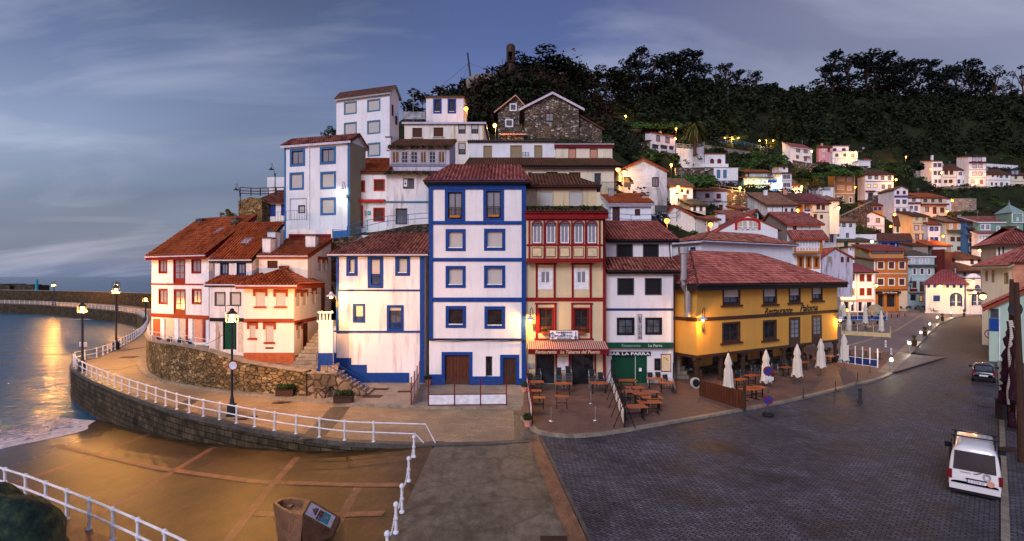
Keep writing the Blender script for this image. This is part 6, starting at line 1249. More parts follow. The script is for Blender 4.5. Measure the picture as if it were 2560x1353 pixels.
terr(2280, 488, 2377, 467, 3, 150, 160, 'curving lamplit coping wall leading up to the upper terrace row', 'rubble:pale')
terr(2378, 497, 2441, 497, 9, 133, 133, 'bare stone wall glowing orange under a street lamp', 'rubble:pale')
terr(2104, 540, 2182, 503, 7, 118, 128, 'dark rubble wall sloping beside the village stair')
terr(2240, 418, 2300, 428, 4, 160, 160, 'pale old stone wall on the grassy slope left of the upper terrace', 'rubble:pale')
terr(2180, 420, 2232, 424, 3, 158, 158, 'whitewashed garden wall right of the white annex', 'wall:white!.6')
terr(2466, 409, 2545, 414, 3, 175, 175, 'whitewashed wall behind the upper terrace row', 'wall:white!.6')
terr(2186, 489, 2234, 486, 5, 133, 133, 'grey yard wall in front of the eight-window house')
wallrun('retaining_wall', [P(828, 605, 52), P(890, 590, 52), P(960, 570, 51.5), P(1030, 562, 51), P(1074, 560, 51)], 6, [12.4, 12.7, 13.2, 13.7, 13.8], .6, 'rubble:dark', 'dark rubble retaining wall carrying the blue railed path above the old tiled roof', 'retaining wall')
for x, z in ((830, 12.2), (900, 12.6), (970, 13.2), (1060, 13.6)): p = P(x, 600, 54); ALLH.append((p.x, p.y, z))
wallrun('retaining_wall', [P(1640, 600, 56), P(1680, 600, 57), P(1752, 600, 60)], 4, [13.7, 13.6, 11.], .6, 'rubble:dark', 'mossy dark rock wall below the turquoise terrace', 'retaining wall')
wallrun('headland_wall', [P(596, 500, 66), P(625, 500, 64), P(655, 500, 63)], 8, [18.2, 18.4, 18.0], 4, 'rubble:gold', 'brown rock outcrop under the timber viewpoint railing', 'rock outcrop')
wallrun('terrace_wall', [P(668, 444, 70), P(712, 444, 70)], 14, [22, 22], .4, 'wall:white', 'plain white garden wall behind the viewpoint railing', 'wall')
tw = [P(1690, 388, DD(122)), P(1728, 392, DD(120)), P(1760, 384, DD(122))]
wallrun('terrace_wall', tw, tw[0].z - 5, [p.z + 2.2 for p in tw], .4, 'wall:white!.3', 'white terrace wall round the palm tree', 'wall')

# ------------------------------------------------------------------ the hill
ridge = [(1040, 268, 112), (1075, 250, 118), (1110, 240, 124), (1150, 236, 130), (1190, 226, 136), (1225, 205, 140), (1260, 196, 142), (1300, 200, 146), (1350, 205, 155), (1420, 205, 165), (1500, 212, 180), (1560, 225, 195), (1640, 238, 215), (1720, 240, 230), (1800, 240, 240), (1860, 236, 250), (1920, 233, 255), (1985, 234, 262), (2050, 236, 270), (2120, 244, 285), (2200, 250, 290), (2300, 256, 295), (2400, 262, 300), (2480, 262, 305), (2560, 268, 310), (2700, 280, 320), (2900, 300, 330)]
ctl = list(ALLH)
for x, y, D in ridge:
 p = P(x, y, D); ctl.append(tuple(p)); ctl.append((p.x * 1.12, p.y + 45, p.z - 6)); ctl.append((p.x * 1.4, p.y + 140, p.z - 40))
for x, y, D in ((1000, 300, 100), (1220, 300, 112), (1300, 320, 104), (1420, 300, 118), (1500, 330, 112), (1540, 300, 140), (1180, 290, 100), (1560, 330, 120), (1620, 310, 170), (1750, 340, 195), (1850, 345, 205), (1950, 340, 212), (2050, 345, 220), (2200, 360, 230), (2300, 375, 235), (2420, 370, 240), (2540, 380, 240), (2650, 400, 240), (1590, 398, 90), (2500, 488, 205), (2440, 492, 200), (2560, 490, 205), (2300, 480, 190), (2470, 530, 160), (2560, 530, 160), (2440, 545, 150), (1820, 400, 170), (1880, 405, 172), (1900, 425, 160), (1840, 440, 155), (570, 545, 66), (600, 515, 68), (640, 505, 70), (560, 560, 62), (690, 445, 74), (800, 400, 92), (820, 345, 92), (760, 420, 78)): ctl.append(tuple(P(x, y, D)))
for X in range(-10, 160, 14):
 for Y in (30, 44, 60, 80, 100):
  if X < Y * 1.3 and not (Y > 44 and X < 12) and not (Y > 60 and X < Y * .52): ctl.append((X, Y, -1.2))
for X, Y in ((8, 110), (80, 120), (110, 122), (125, 128), (60, 112), (-14, 36), (-20, 39), (-28, 43), (-36, 50), (-42, 60), (-48, 75), (-55, 90), (-60, 110), (-50, 140), (-30, 190), (0, 260), (20, 330), (-90, 60), (-120, 120), (-60, 160), (-200, 200), (-80, 300), (-40, 400)): ctl.append((X, Y, -9 if X < -30 else -1))
for X, Y, z in ((-36, 68, 1), (-33, 72, 4), (-40, 72, -6), (-30, 90, 4), (-40, 95, -7), (-22, 120, 12), (-36, 120, -6), (0, 160, 30), (-20, 160, 0)): ctl.append((X, Y, z))
C_ = np.array(ctl)
def hz(X, Y):
 X = np.atleast_1d(np.asarray(X, float)); Y = np.atleast_1d(np.asarray(Y, float)); out = np.empty(len(X))
 for i in range(0, len(X), 4000):
  d = np.hypot(X[i:i + 4000, None] - C_[None, :, 0], (Y[i:i + 4000, None] - C_[None, :, 1]))
  w = 1 / (d + .6) ** 3.2; k = np.argsort(-w, axis=1)[:, 9:10]; th = np.take_along_axis(w, k, 1); w = np.where(w >= th, w, 0); out[i:i + 4000] = (w * C_[None, :, 2]).sum(1) / w.sum(1)
 return out
xs = np.concatenate([np.arange(-70, 240, 2.2), np.arange(240, 520, 8)]); ys = np.concatenate([np.arange(30, 250, 2.0), np.arange(250, 480, 6)])
XX, YY = np.meshgrid(xs, ys); ZZ = hz(XX.ravel(), YY.ravel()).reshape(XX.shape)
for _ in range(2):
 Z2 = ZZ.copy(); Z2[1:-1, 1:-1] = (ZZ[1:-1, 1:-1] * 2 + ZZ[:-2, 1:-1] + ZZ[2:, 1:-1] + ZZ[1:-1, :-2] + ZZ[1:-1, 2:]) / 6; ZZ = np.minimum(ZZ, Z2)
rs = np.random.RandomState(3)
ZZ += rs.uniform(-.25, .1, ZZ.shape)
ZZ = np.where((YY < 75) & (ZZ > -1) & (ZZ < .6), -1., ZZ)
nx_, ny_ = len(xs), len(ys)
vv = np.stack([XX, YY, ZZ], -1).reshape(-1, 3); idx = np.arange(nx_ * ny_).reshape(ny_, nx_)
ff = np.stack([idx[:-1, :-1], idx[:-1, 1:], idx[1:, 1:], idx[1:, :-1]], -1).reshape(-1, 4)
def npmesh(name, v, f, mats, parent=None, mi=None, smooth=False):
 me = bpy.data.meshes.new(name); n = len(f); k = f.shape[1]
 me.vertices.add(len(v)); me.vertices.foreach_set('co', v.astype(np.float32).ravel()); me.loops.add(n * k); me.loops.foreach_set('vertex_index', f.astype(np.int32).ravel())
 me.polygons.add(n); me.polygons.foreach_set('loop_start', np.arange(n, dtype=np.int32) * k); me.polygons.foreach_set('loop_total', np.full(n, k, np.int32))
 for m in mats if isinstance(mats, list) else [mats]: me.materials.append(M(m))
 if mi is not None: me.polygons.foreach_set('material_index', mi.astype(np.int32))
 if smooth: me.polygons.foreach_set('use_smooth', np.ones(n, bool))
 me.update(); me.validate(); o = bpy.data.objects.new(name, me); sc.collection.objects.link(o)
 if parent: o.parent = parent
 return o
cX, cY = XX.ravel()[ff].mean(1), YY.ravel()[ff].mean(1)
front = np.interp(cX, [-80, -60, -36, -28, -14, 14, 20, 34, 46, 60, 72, 84, 300, 520], [140, 108, 66, 59, 51, 49, 62, 68, 86, 110, 126, 140, 140, 140])
keep = (cY > front) & (cX > -.555 * cY)
struct(npmesh('hillside_terrain', vv, ff[keep], 'ground', smooth=True))

# ------------------------------------------------------------------ leaves and trees
def leaves(blobs, n, size, seed=0, flat=.55):
 "leaf clumps: quads spread through ellipsoids (x,y,z,rx,ry,rz)"
 r = np.random.RandomState(seed); B = np.array(blobs, float); k = np.repeat(np.arange(len(B)), n); N = len(k)
 d = r.normal(size=(N, 3)); d /= np.linalg.norm(d, axis=1)[:, None]; rr = r.uniform(.45, 1.08, N) ** .6
 c = B[k, :3] + d * B[k, 3:] * rr[:, None]
 a = r.normal(size=(N, 3)); a[:, 2] *= flat; a /= np.linalg.norm(a, axis=1)[:, None]; b = np.cross(a, r.normal(size=(N, 3))); b /= np.linalg.norm(b, axis=1)[:, None]
 s = size * r.uniform(.5, 1.3, N)[:, None]; a *= s; b *= s * .55
 v = np.stack([c - a, c - b, c + a, c + b], 1).reshape(-1, 3); f = np.arange(N * 4).reshape(N, 4); return v, f
def inscreen(x, y, z): return CX + F * x / y, CY - F * (z - H) / y
bx = [(1040, 262), (1130, 285), (1180, 320), (1300, 345), (1500, 345), (1560, 325), (1700, 345), (1760, 358), (1950, 358), (2050, 368), (2180, 378), (2320, 396), (2430, 384), (2560, 405), (2900, 420)]
pts = []
r_ = np.random.RandomState(5); cx = r_.uniform(-30, 420, 60000); cy = r_.uniform(95, 400, 60000); ps = CX + F * cx / cy; ok = (ps > 1050) & (ps < 2700); cx, cy = cx[ok], cy[ok]
cz = hz(cx, cy); px, py = inscreen(cx, cy, cz); lim = np.interp(px, [q[0] for q in bx], [q[1] for q in bx])
ok = (py < lim - 6) & (py > 150); cx, cy, cz, px, py = cx[ok], cy[ok], cz[ok], px[ok], py[ok]
sel = r_.permutation(len(cx))[:2700]; cx, cy, cz, px, py = cx[sel], cy[sel], cz[sel], px[sel], py[sel]
rg = np.interp(px, [q[0] for q in ridge], [q[1] for q in ridge])
sz = np.where(px < 1300, 2.3, np.where(cy < 160, 2.4, 4.0)) * r_.uniform(.6, 1.35, len(cx))
sz = np.where((py < rg + 26) & (px > 1850), sz * .4, sz)
bl_ = np.stack([cx, cy, cz + sz * .5, sz, sz, sz * r_.uniform(.8, 1.5, len(cx))], 1)
near_ = (px < 1560)
v, f = leaves(bl_[near_], 80, .62, 1); qx, qy = r_.uniform(-20, 45, 3000), r_.uniform(98, 165, 3000); qz = hz(qx, qy); qs = r_.uniform(.8, 2.2, 3000); v2, f2 = leaves(np.stack([qx, qy, qz, qs, qs, qs * .8], 1)[(CX + F * qx / qy > 1120) & (CX + F * qx / qy < 1560)][:1100], 70, .5, 9); struct(npmesh('hill_undergrowth', v2, f2, 'leaf:dark'), 'stuff'); npm = npmesh('hill_undergrowth', v, f, 'leaf:brown'); struct(npm, 'stuff')
v, f = leaves(bl_[~near_], 120, .8, 2); npm = npmesh('forest', v, f, 'leaf:dark'); struct(npm, 'stuff')
# rough plants between the houses
gx, gy = r_.uniform(5, 260, 26000), r_.uniform(56, 260, 26000); gp = CX + F * gx / gy; ok = (gp > 1480) & (gp < 2650) & (gy > np.interp(gx, [14, 34, 46, 60, 72, 84, 300], [66, 70, 84, 102, 120, 140, 140])); gx, gy = gx[ok], gy[ok]
ok = np.ones(len(gx), bool)
for b in FP:
 u = (gx - b.A.x) * b.c + (gy - b.A.y) * b.s_; d = -(gx - b.A.x) * b.s_ + (gy - b.A.y) * b.c; ok &= ~((u > -1.2) & (u < b.W + 1.2) & (d > -3) & (d < b.dep + .6))
gx, gy = gx[ok][:5200], gy[ok][:5200]; gz_ = hz(gx, gy); q = r_.uniform(.5, 1.5, len(gx)); bb = np.stack([gx, gy, gz_ - .1, q, q, q * .55], 1)
for i, m in enumerate(('leaf:mid', 'leaf:brown', 'leaf:grass', 'leaf:dark')):
 v, f = leaves(bb[(np.floor(gx / 7) + np.floor(gy / 9)).astype(int) % 4 == i], 26, .34, 20 + i); struct(npmesh('undergrowth', v, f, m), 'stuff')
def tree_mesh(kind, seed):
 "crown blobs and limbs for a tree of height 1"
 r = random.Random(seed); t = MB(); blobs = []
 th = {'euc': .97, 'round': .6, 'sparse': .95}[kind]; wob = [(0, 0, 0)]
 for i in range(1, 7): wob.append((r.uniform(-.02, .02) * i * .6, r.uniform(-.02, .02) * i * .6, th * i / 6))
 t.tube(wob, [.022 * (1 - i / 8) for i in range(7)], 6)
 n = {'euc': 17, 'round': 15, 'sparse': 12}[kind]
 for i in range(n):
  h = {'euc': r.uniform(.35, 1), 'round': r.uniform(.35, .9), 'sparse': r.uniform(.5, 1)}[kind]; an = r.uniform(0, 6.28)
  R0 = {'euc': .24 * (1.15 - h) + .06, 'round': .34 * math.sqrt(max(0.05, 1 - ((h - .6) / .42) ** 2)), 'sparse': .2}[kind] * r.uniform(.4, 1.1)
  c = (R0 * math.cos(an), R0 * math.sin(an), h); q = {'euc': .085, 'round': .13, 'sparse': .06}[kind] * r.uniform(.7, 1.25)
  blobs.append((*c, q, q, q * .7)); k = min(6, int(h * .8 / th * 6)); t.tube([wob[k], (c[0] * .6, c[1] * .6, h - .05), c], [.008, .005, .002], 4)
 v, f = leaves(blobs, {'euc': 75, 'round': 100, 'sparse': 55}[kind], {'euc': .022, 'round': .032, 'sparse': .018}[kind], seed)
 return t, v, f
TPL = {}
def tree(label, px, ytop, ybase, D, kind='euc', mat='leaf:blue', wide=1., group=None, name='tree', sink=3., seed=0):
 key = (kind, mat, seed % 4)
 base = P(px, ybase, D); top = P(px, ytop, D).z; base.z -= sink; h = top - base.z
 if key not in TPL:
  t, v, f = tree_mesh(kind, 11 + seed % 4 * 7 + len(kind)); o = thing(name, label, 'tree', base, group); t.build('trunk', 'dkbrown', o); npmesh('crown', v, f, mat, o); TPL[key] = o
 else: o = copy_tree(TPL[key])
 o.name = name; o['label'] = label; o['category'] = 'tree'
 if group: o['group'] = group
 elif 'group' in o: del o['group']
 o.location = base; o.scale = (h * wide, h * wide, h); o.rotation_euler = (0, 0, seed * 1.7); return o
rd = lambda x: float(np.interp(x, [q[0] for q in ridge], [q[2] for q in ridge])); ry = lambda x: float(np.interp(x, [q[0] for q in ridge], [q[1] for q in ridge]))
HG, EG, WG = 'wind-bent trees on the headland crest', 'tall trees on the ridge above the houses', 'eucalyptus trees on the wooded ridge over the village'
for i, (x, y, w, k) in enumerate(((1282, 168, 1.1, 'round'), (1312, 143, 1.2, 'round'), (1348, 130, 1.2, 'round'), (1385, 133, 1.2, 'round'), (1418, 148, 1.1, 'round'), (1448, 172, 1.1, 'round'), (1478, 168, 1.1, 'round'), (1512, 160, 1.2, 'round'), (1545, 168, 1., 'round'))):
 tree('dark rounded wind-bent tree on the headland crest beside the water tower', x, y, ry(x) + 8, rd(x) + 2, k, 'leaf:dark', w * 1.5, HG, seed=i)
for i, (x, y, w, k) in enumerate(((1572, 145, 1.2, 'euc'), (1598, 126, 1., 'euc'), (1632, 140, 1.3, 'euc'), (1665, 132, 1.2, 'euc'), (1695, 131, 1.3, 'euc'), (1730, 136, 1.3, 'euc'), (1762, 160, 1.1, 'euc'), (1790, 175, 1., 'sparse'), (1815, 160, .9, 'euc'), (1845, 178, 1.2, 'euc'), (1872, 185, .9, 'sparse'), (1892, 172, .7, 'euc'), (1912, 205, 1.2, 'round'))):
 tree('tall ragged dark tree standing on the ridge left of the bare saddle', x, y, ry(x) + 12, rd(x) - 4, k, 'leaf:blue', w * 1.25, EG, seed=i)
for i, (x, y, w, k) in enumerate(((2062, 165, 1.1, 'euc'), (2082, 135, 1.2, 'euc'), (2120, 140, 1.3, 'euc'), (2163, 122, 1.3, 'euc'), (2190, 150, 1.2, 'euc'), (2212, 136, 1.2, 'euc'), (2240, 142, 1.2, 'euc'), (2265, 145, 1.2, 'euc'), (2293, 151, 1.2, 'euc'), (2325, 155, 1.2, 'euc'), (2345, 178, 1.1, 'euc'), (2368, 157, 1., 'euc'), (2395, 172, 1.2, 'euc'), (2422, 152, 1.2, 'euc'), (2442, 168, 1., 'euc'))):
 tree('tall dense dark eucalyptus in the row on the wooded ridge', x, y, ry(x) + 14, rd(x) - 6, k, 'leaf:blue', w * 1.15, WG, seed=i)
tree('airy eucalyptus with a see-through fan crown, right of the dense ridge row', 2484, 166, 285, 285, 'sparse', 'leaf:blue', 1.3, seed=1)
tree('small thin eucalyptus standing alone between two airy ones on the ridge', 2526, 196, 275, 290, 'sparse', 'leaf:blue', .8, seed=2)
tree('tall airy eucalyptus cut by the picture edge at the ridge end', 2557, 172, 290, 288, 'sparse', 'leaf:blue', 1.2, seed=3)
for i, (x, y) in enumerate(((2462, 190), (2505, 215), (2541, 210))): tree('thin airy tree in the gap between the far right ridge eucalyptus', x, y, ry(x) + 8, rd(x) - 5, 'sparse', 'leaf:blue', 1., 'thin airy trees at the ridge end', seed=i)
tree('small bare-looking bush tree left of the water tower on the crest', 1240, 178, 212, 141, 'sparse', 'leaf:blue', 1.5, seed=2)
tree('dark leafy tree on the roof terrace left of the blue window house', 1055, 224, 282, 92, 'round', 'leaf:dark', 1.2, seed=1)
tree('wild shrub tree on the slope left of the high white block', 826, 316, 352, 90, 'round', 'leaf:mid', 1.1, seed=2, sink=1)
tree('scrubby tree clinging to the rock left of the timber viewpoint', 573, 514, 550, 67, 'round', 'leaf:olive', 1.2, seed=3, sink=.6)
tree('dark narrow tree wrapped in ivy behind the end of the cream row', 1562, 340, 420, 92, 'round', 'leaf:dark', .8, seed=0)
tree('dark spreading tree on the terraces under the stone house', 1550, 368, 440, 90, 'round', 'leaf:dark', 1., seed=2)
tree('round dark tree below the arcaded porch house', 1656, 390, 418, 150, 'round', 'leaf:dark', 1.3, seed=1)
tree('round green tree between the porch house and the garden statue', 1708, 388, 420, 150, 'round', 'leaf:mid', 1.2, seed=3)
tree('yellow-lit tree round the left twin lamp on the lane', 1829, 340, 372, 206, 'round', 'leaf:olive', 1.3, seed=2)
tree('yellow-lit tree round the right twin lamp on the lane', 1916, 348, 380, 206, 'round', 'leaf:olive', 1.3, seed=0)
tree('bright green tree on the slope above the brown sandy field', 2240, 400, 448, 178, 'round', 'leaf:mid', 1., seed=1)
tree('lamplit yellowish tree right of the low white house with glaring lamp', 2027, 428, 470, 146, 'round', 'leaf:olive', 1.1, seed=3)
for i, (x, y, D) in enumerate(((1835, 392, 178), (1862, 398, 176), (1890, 392, 178), (1915, 402, 176), (1932, 415, 170), (1878, 416, 166), (1850, 415, 166), (1905, 422, 162), (1945, 398, 184), (2012, 438, 158), (2050, 430, 170), (2080, 425, 175), (2110, 424, 175), (2135, 428, 172), (2038, 448, 160), (1780, 376, 178), (1800, 382, 176), (1600, 398, 130), (1625, 394, 135), (1680, 398, 150), (1730, 398, 150), (2260, 430, 185), (2290, 418, 190), (2215, 425, 180))):
 p = P(x, y, D); s = R.uniform(1.6, 2.8); o = tag(npmesh('shrub', *leaves([(0, 0, s * .2, s, s, s * .7), (s * .7, .3, 0, s * .7, s * .7, s * .5), (-s * .7, -.2, 0, s * .7, s * .8, s * .5)], 230, .42, i), ['leaf:mid', 'leaf:dark', 'leaf:grass'][i % 3]), 'low rounded green shrub on the terraced hillside between the houses', 'shrub', 'shrubs on the terraced slope'); o.location = p
HB = []
for i in range(26):
 p = P(2385 + i * 8, 474, 211); HB.append((p.x, p.y, p.z - 1.5, 1.6, 1., 1.3 * R.uniform(.6, 1.2)))
tag(npmesh('hedge', *leaves(HB, 90, .4, 4), 'leaf:brown'), 'long reddish brown hedge growing along the foot of the terrace wall', 'hedge')
# grass strips where terraces are green
g_b = []
for x0, x1, y0, y1, D0, D1, n in ((2360, 2600, 480, 494, 203, 190, 500), (1800, 1960, 388, 430, 180, 160, 420), (2040, 2150, 418, 436, 176, 168, 200), (1690, 1780, 440, 460, 112, 104, 220), (1560, 1700, 306, 318, 170, 165, 150)):
 for i in range(n):
  t = R.random(); p = P(R.uniform(x0, x1), y0 + (y1 - y0) * t, D0 + (D1 - D0) * t); z = p.z; g_b.append((p.x, p.y, z - .2, 1.2, 1.2, .4))
v, f = leaves(g_b, 14, .5, 8); struct(npmesh('grass', v, f, 'leaf:grass'), 'stuff')
# weeds on the old roofs
def weeds(x0, x1, y, D, n, label, s=.22):
 bb = []
 for i in range(n): x = R.uniform(x0, x1); p = P(x, y, D); q = s * R.uniform(.4, 1.3); bb.append((p.x, p.y + R.uniform(-.2, .6), p.z, q * 1.5, q, q))
 v, f = leaves(bb, 26, .09, n); return struct(npmesh('roof_weeds', v, f, 'leaf:mid'), 'stuff')
weeds(1400, 1530, 346, 69.5, 20, 'green weeds growing along the ridge of the cream row house roof', .4)
weeds(1320, 1505, 518, 40.2, 40, 'moss and weeds along the tiled eave over the red gallery', .13)
weeds(975, 1120, 366, 61, 30, 'moss tufts on the eave of the weathered gallery', .16)
weeds(966, 1120, 431, 57.3, 30, 'moss tufts on the lower eave of the gallery house', .16)
# palm
pb = P(1737, 373, DD(119)); o = thing('palm_tree', 'big palm tree with drooping fronds on the white terrace', 'palm tree', pb); t = MB(); t.tube([(0, 0, -2), (.1, 0, 3), (0, 0, 6.4)], [.55, .4, .45], 8); t.build('trunk', 'brown', o); g = MB()
for i in range(70):
 an, el = R.uniform(0, 6.28), R.uniform(-.5, 1.3); L_ = R.uniform(3, 4.6); pr = None
 for k in range(7):
  s = k / 6; r0 = L_ * s * math.cos(el * (1 - s * .6)); z = 6.4 + L_ * s * math.sin(el) - 3.6 * s * s; q = Vector((r0 * math.cos(an), r0 * math.sin(an), z))
  if pr is not None:
   sd = Vector((-math.sin(an), math.cos(an), -.5)) * .34 * (1 - s * .6); sd2 = Vector((-math.sin(an), math.cos(an), .5)) * .34 * (1 - s * .6)
   g.face([pr, q, q + sd, pr + sd]); g.face([pr, q, q - sd2, pr - sd2])
  pr = q
g.build('crown', 'leaf:olive', o)

# ------------------------------------------------------------------ hilltop things
p = P(1277, 188, 141); k = 141 / F; o = thing('water_tower', 'round concrete lookout tower with open doorway on the headland top', 'tower', p)
f = MB(); n = 20; r0 = 11 * k; hh = 68 * k
for i in range(n):
 a0, a1 = 2 * math.pi * i / n, 2 * math.pi * (i + 1) / n; q = lambda a, z, r=r0: (r * math.cos(a), r * math.sin(a), z)
 mid = (a0 + a1) / 2; door = abs(mid - 4.5) < .5
 for z0, z1 in ((-2, hh * .45), (hh * .45, hh * .8), (hh * .8, hh)):
  if door and z0 == hh * .45: continue
  f.face([q(a0, z0), q(a1, z0), q(a1, z1), q(a0, z1)]); f.face([q(a0, z0, r0 * .85), q(a1, z0, r0 * .85), q(a1, z1, r0 * .85), q(a0, z1, r0 * .85)])
f.lathe([(r0 * 1.02, hh), (r0 * .95, hh + .5), (r0 * .6, hh + .9), (.02, hh + 1.0)], (0, 0, 0), 20); f.build('shaft', 'dkbrown', o)
f = MB(); f.lathe([(r0 * 1.35, hh * .42), (r0 * 1.35, hh * .45)], (0, 0, 0), 16)
for i in range(14): a = 2 * math.pi * i / 14; f.box(r0 * 1.33 * math.cos(a) - .03, r0 * 1.33 * math.cos(a) + .03, r0 * 1.33 * math.sin(a) - .03, r0 * 1.33 * math.sin(a) + .03, hh * .45, hh * .6)
f.build('platform', 'iron', o); f = MB()
for i in range(22): a = 2.4 + i * .35; z = -1 + i * .19 * hh * .12; c = (-r0 * 1.9, 0); f.box(c[0] + min(0, .9 * math.cos(a)), c[0] + max(.05, .9 * math.cos(a)), min(0, .9 * math.sin(a)), max(.05, .9 * math.sin(a)), z, z + .06)
f.tube([(-r0 * 1.9, 0, -2), (-r0 * 1.9, 0, hh * .6)], .07, 6); f.tube([(-r0 * 1.9 + .95 * math.cos(2.4 + i * .35), .95 * math.sin(2.4 + i * .35), -.1 + i * .19 * hh * .12) for i in range(22)], .04, 4); f.build('spiral_stair', 'iron', o)
p = P(1183, 232, 133); tp = P(1169, 132, 133); o = thing('radio_mast', 'leaning steel radio mast with guy wires on the bare crest', 'mast', p); f = MB(); f.tube([(0, 0, -2), tp - p], [.3, .2], 6); f.build('pole', 'iron', o); f = MB()
for e in ((1095, 222, 128), (1145, 232, 140), (1240, 182, 138)): f.tube([P(1172, 158, 133) - p, P(*e) - p], .035, 3)
f.build('guy_wire', 'iron', o)
for x, y, yb_, D, l in ((1033, 227, 300, 82, 'slim bare pole beside the roof terrace glass'), (1015, 268, 300, 78, 'short thin pole standing at the left end of the roof terrace'), (1820, 218, 262, 230, 'bare white pole rising among the ridge trees')):
 p = P(x, yb_, D); f = MB(); f.tube([(0, 0, -1), (0, 0, (yb_ - y) / F * D)], .05 * D / 80, 5); o = tag(f.build('pole', 'grey'), l, 'pole'); o.location = p
f = MB(); p = P(1188, 222, 133)
v_ = []
for i in range(9):
 s = R.uniform(1.2, 2.6); q = P(R.uniform(1190, 1240), R.uniform(206, 226), 134 + i * .5); f.lathe([(s * 1.3, -2), (s * 1.5, 0), (s, s * .6), (s * .3, s * .9)], q, 7)
tag(f.build('rock_outcrop', 'stain:greywall'), 'pale bare rock outcrop on the crest between mast and tower', 'rock')
# mossy boulder close to the viewer
f = MB(); n = 22; c = G(-50, 1440); c = Vector((c.x, c.y, -.5)); rw = []
for i in range(13):
 th = math.pi / 2 * i / 12
 for j in range(n):
  a = 2 * math.pi * j / n; k = 1 + .05 * math.sin(3 * a + i) + .03 * math.sin(7 * a + 2 * i); f.v.append((c.x + 2.35 * k * math.cos(a) * math.cos(th), c.y + 1.9 * k * math.sin(a) * math.cos(th), c.z + 3.0 * math.sin(th) * k))
for i in range(12):
 for j in range(n): a, b_ = i * n + j, i * n + (j + 1) % n; f.f.append((a, b_, b_ + n, a + n)); f.m.append(0); f.uv.append(None)
tag(f.build('boulder', 'moss', smooth=True), 'big dark mossy boulder in front of the white railing', 'boulder')

# ------------------------------------------------------------------ railings
def railing(name, label, pts, h, gap, mat, rails=(1., .5), r=.035, pr=.05, group=None, lathe=True, z0=0., extra=None):
 pts = [Vector(p) for p in pts]; o = thing(name, label, 'railing', pts[0], group); L0 = pts[0]
 seg = [0]
 for a, b_ in zip(pts, pts[1:]): seg.append(seg[-1] + (b_ - a).length)
 n = max(1, round(seg[-1] / gap)); ps = []
 for i in range(n + 1):
  s = seg[-1] * i / n; k = min(max(j for j in range(len(seg)) if seg[j] <= s + 1e-6), len(pts) - 2); t = (s - seg[k]) / max(1e-6, seg[k + 1] - seg[k]); ps.append(pts[k].lerp(pts[k + 1], t))
 f = MB()
 for q in rails: f.tube([p - L0 + Vector((0, 0, h * q)) for p in pts] + ([p - L0 for p in extra[q]] if extra else []), r, 6)
 f.build('rail', mat, o)
 f = MB(); f.lathe([(pr * 2, 0), (pr * 2, .04), (pr, .08), (pr, h * .42), (pr * 1.5, h * .46), (pr * 1.5, h * .54), (pr, h * .58), (pr, h * .93), (pr * 1.6, h * .96), (pr * 1.6, h * 1.03), (pr * .8, h * 1.08)] if lathe else [(pr, 0), (pr, h)], (0, 0, 0), 8 if lathe else 5)
 first = None
 for i, p in enumerate(ps[:100]):
  if first is None: first = q = f.build('post', mat, o)
  else: q = first.copy(); sc.collection.objects.link(q); q.parent = o
  q.location = p - L0
 return o
rl = [p + Vector((0, 0, .035)) for p in inn]; rail_path = [rl[i].lerp(QE[i], .45) for i in range(len(QE))]
sm = bez([rail_path[i] for i in range(2, 27)], 4); a = next(i for i, p in enumerate(sm) if p.x < -6.75)
ex = {1.: [G(1060, 1113, 0).lerp(G(1060, 1113), 0) + Vector((0, 0, 1.0)), G(1086, 1112, .05)], .5: [G(1042, 1113) + Vector((0, 0, .5)), G(1060, 1113, .05)]}
o = railing('white_railing', 'white two-rail iron railing along the curved promenade edge', sm[a:], 1.0, 1.6, 'white')
f = MB(); q0 = sm[a] - sm[a]; e1 = G(1062, 1113) + Vector((0, .25, 1.0)) - sm[a]; e2 = G(1087, 1113) + Vector((0, .2, .05)) - sm[a]; f.tube([(0, 0, 1.0), e1, e2], .035, 6); e1 = G(1036, 1113) + Vector((0, .25, .5)) - sm[a]; e2 = G(1058, 1113) + Vector((0, .2, .05)) - sm[a]; f.tube([(0, 0, .5), e1, e2], .035, 6); f.build('rail_end', 'white', o)
far_ = [rail_path[i] for i in range(26, len(QE))]
railing('white_railing', 'white railing running out along the breakwater over the water', far_, 1.05, 2.6, 'white')
railing('white_railing', 'thick white iron railing in the near corner beside the mossy boulder', [G(-120, 1217), G(-60, 1222), G(0, 1234), G(75, 1260), G(155, 1294), G(238, 1330), G(330, 1374), G(440, 1430), G(560, 1500)], 1.02, 1.62, 'white', r=.04, pr=.05)
bp = [G(x, y) + Vector((0, 0, .05)) for x, y in ((1035, 1146), (1022, 1207), (1005, 1285), (990, 1337), (968, 1420))]; cp_ = None
for i, p in enumerate(bp):
 if cp_ is None:
  f = MB(); f.lathe([(.1, 0), (.1, .06), (.055, .1), (.05, .42), (.08, .46), (.08, .52), (.05, .56), (.05, .88), (.09, .92), (.09, .99), (.04, 1.05)], (0, 0, 0), 10); cp_ = f.build('chain_post', 'white'); o = cp_
 else: o = cp_.copy(); sc.collection.objects.link(o)
 o.location = p; tag(o, ['white chain post at the top of the ramp nearest the promenade railing', 'second white chain post from the promenade railing', 'third white chain post, between the second and the one by the picture bottom', 'white chain post close to the picture bottom', 'last white chain post cut off below the picture'][i], 'post', 'white posts joined by a chain');
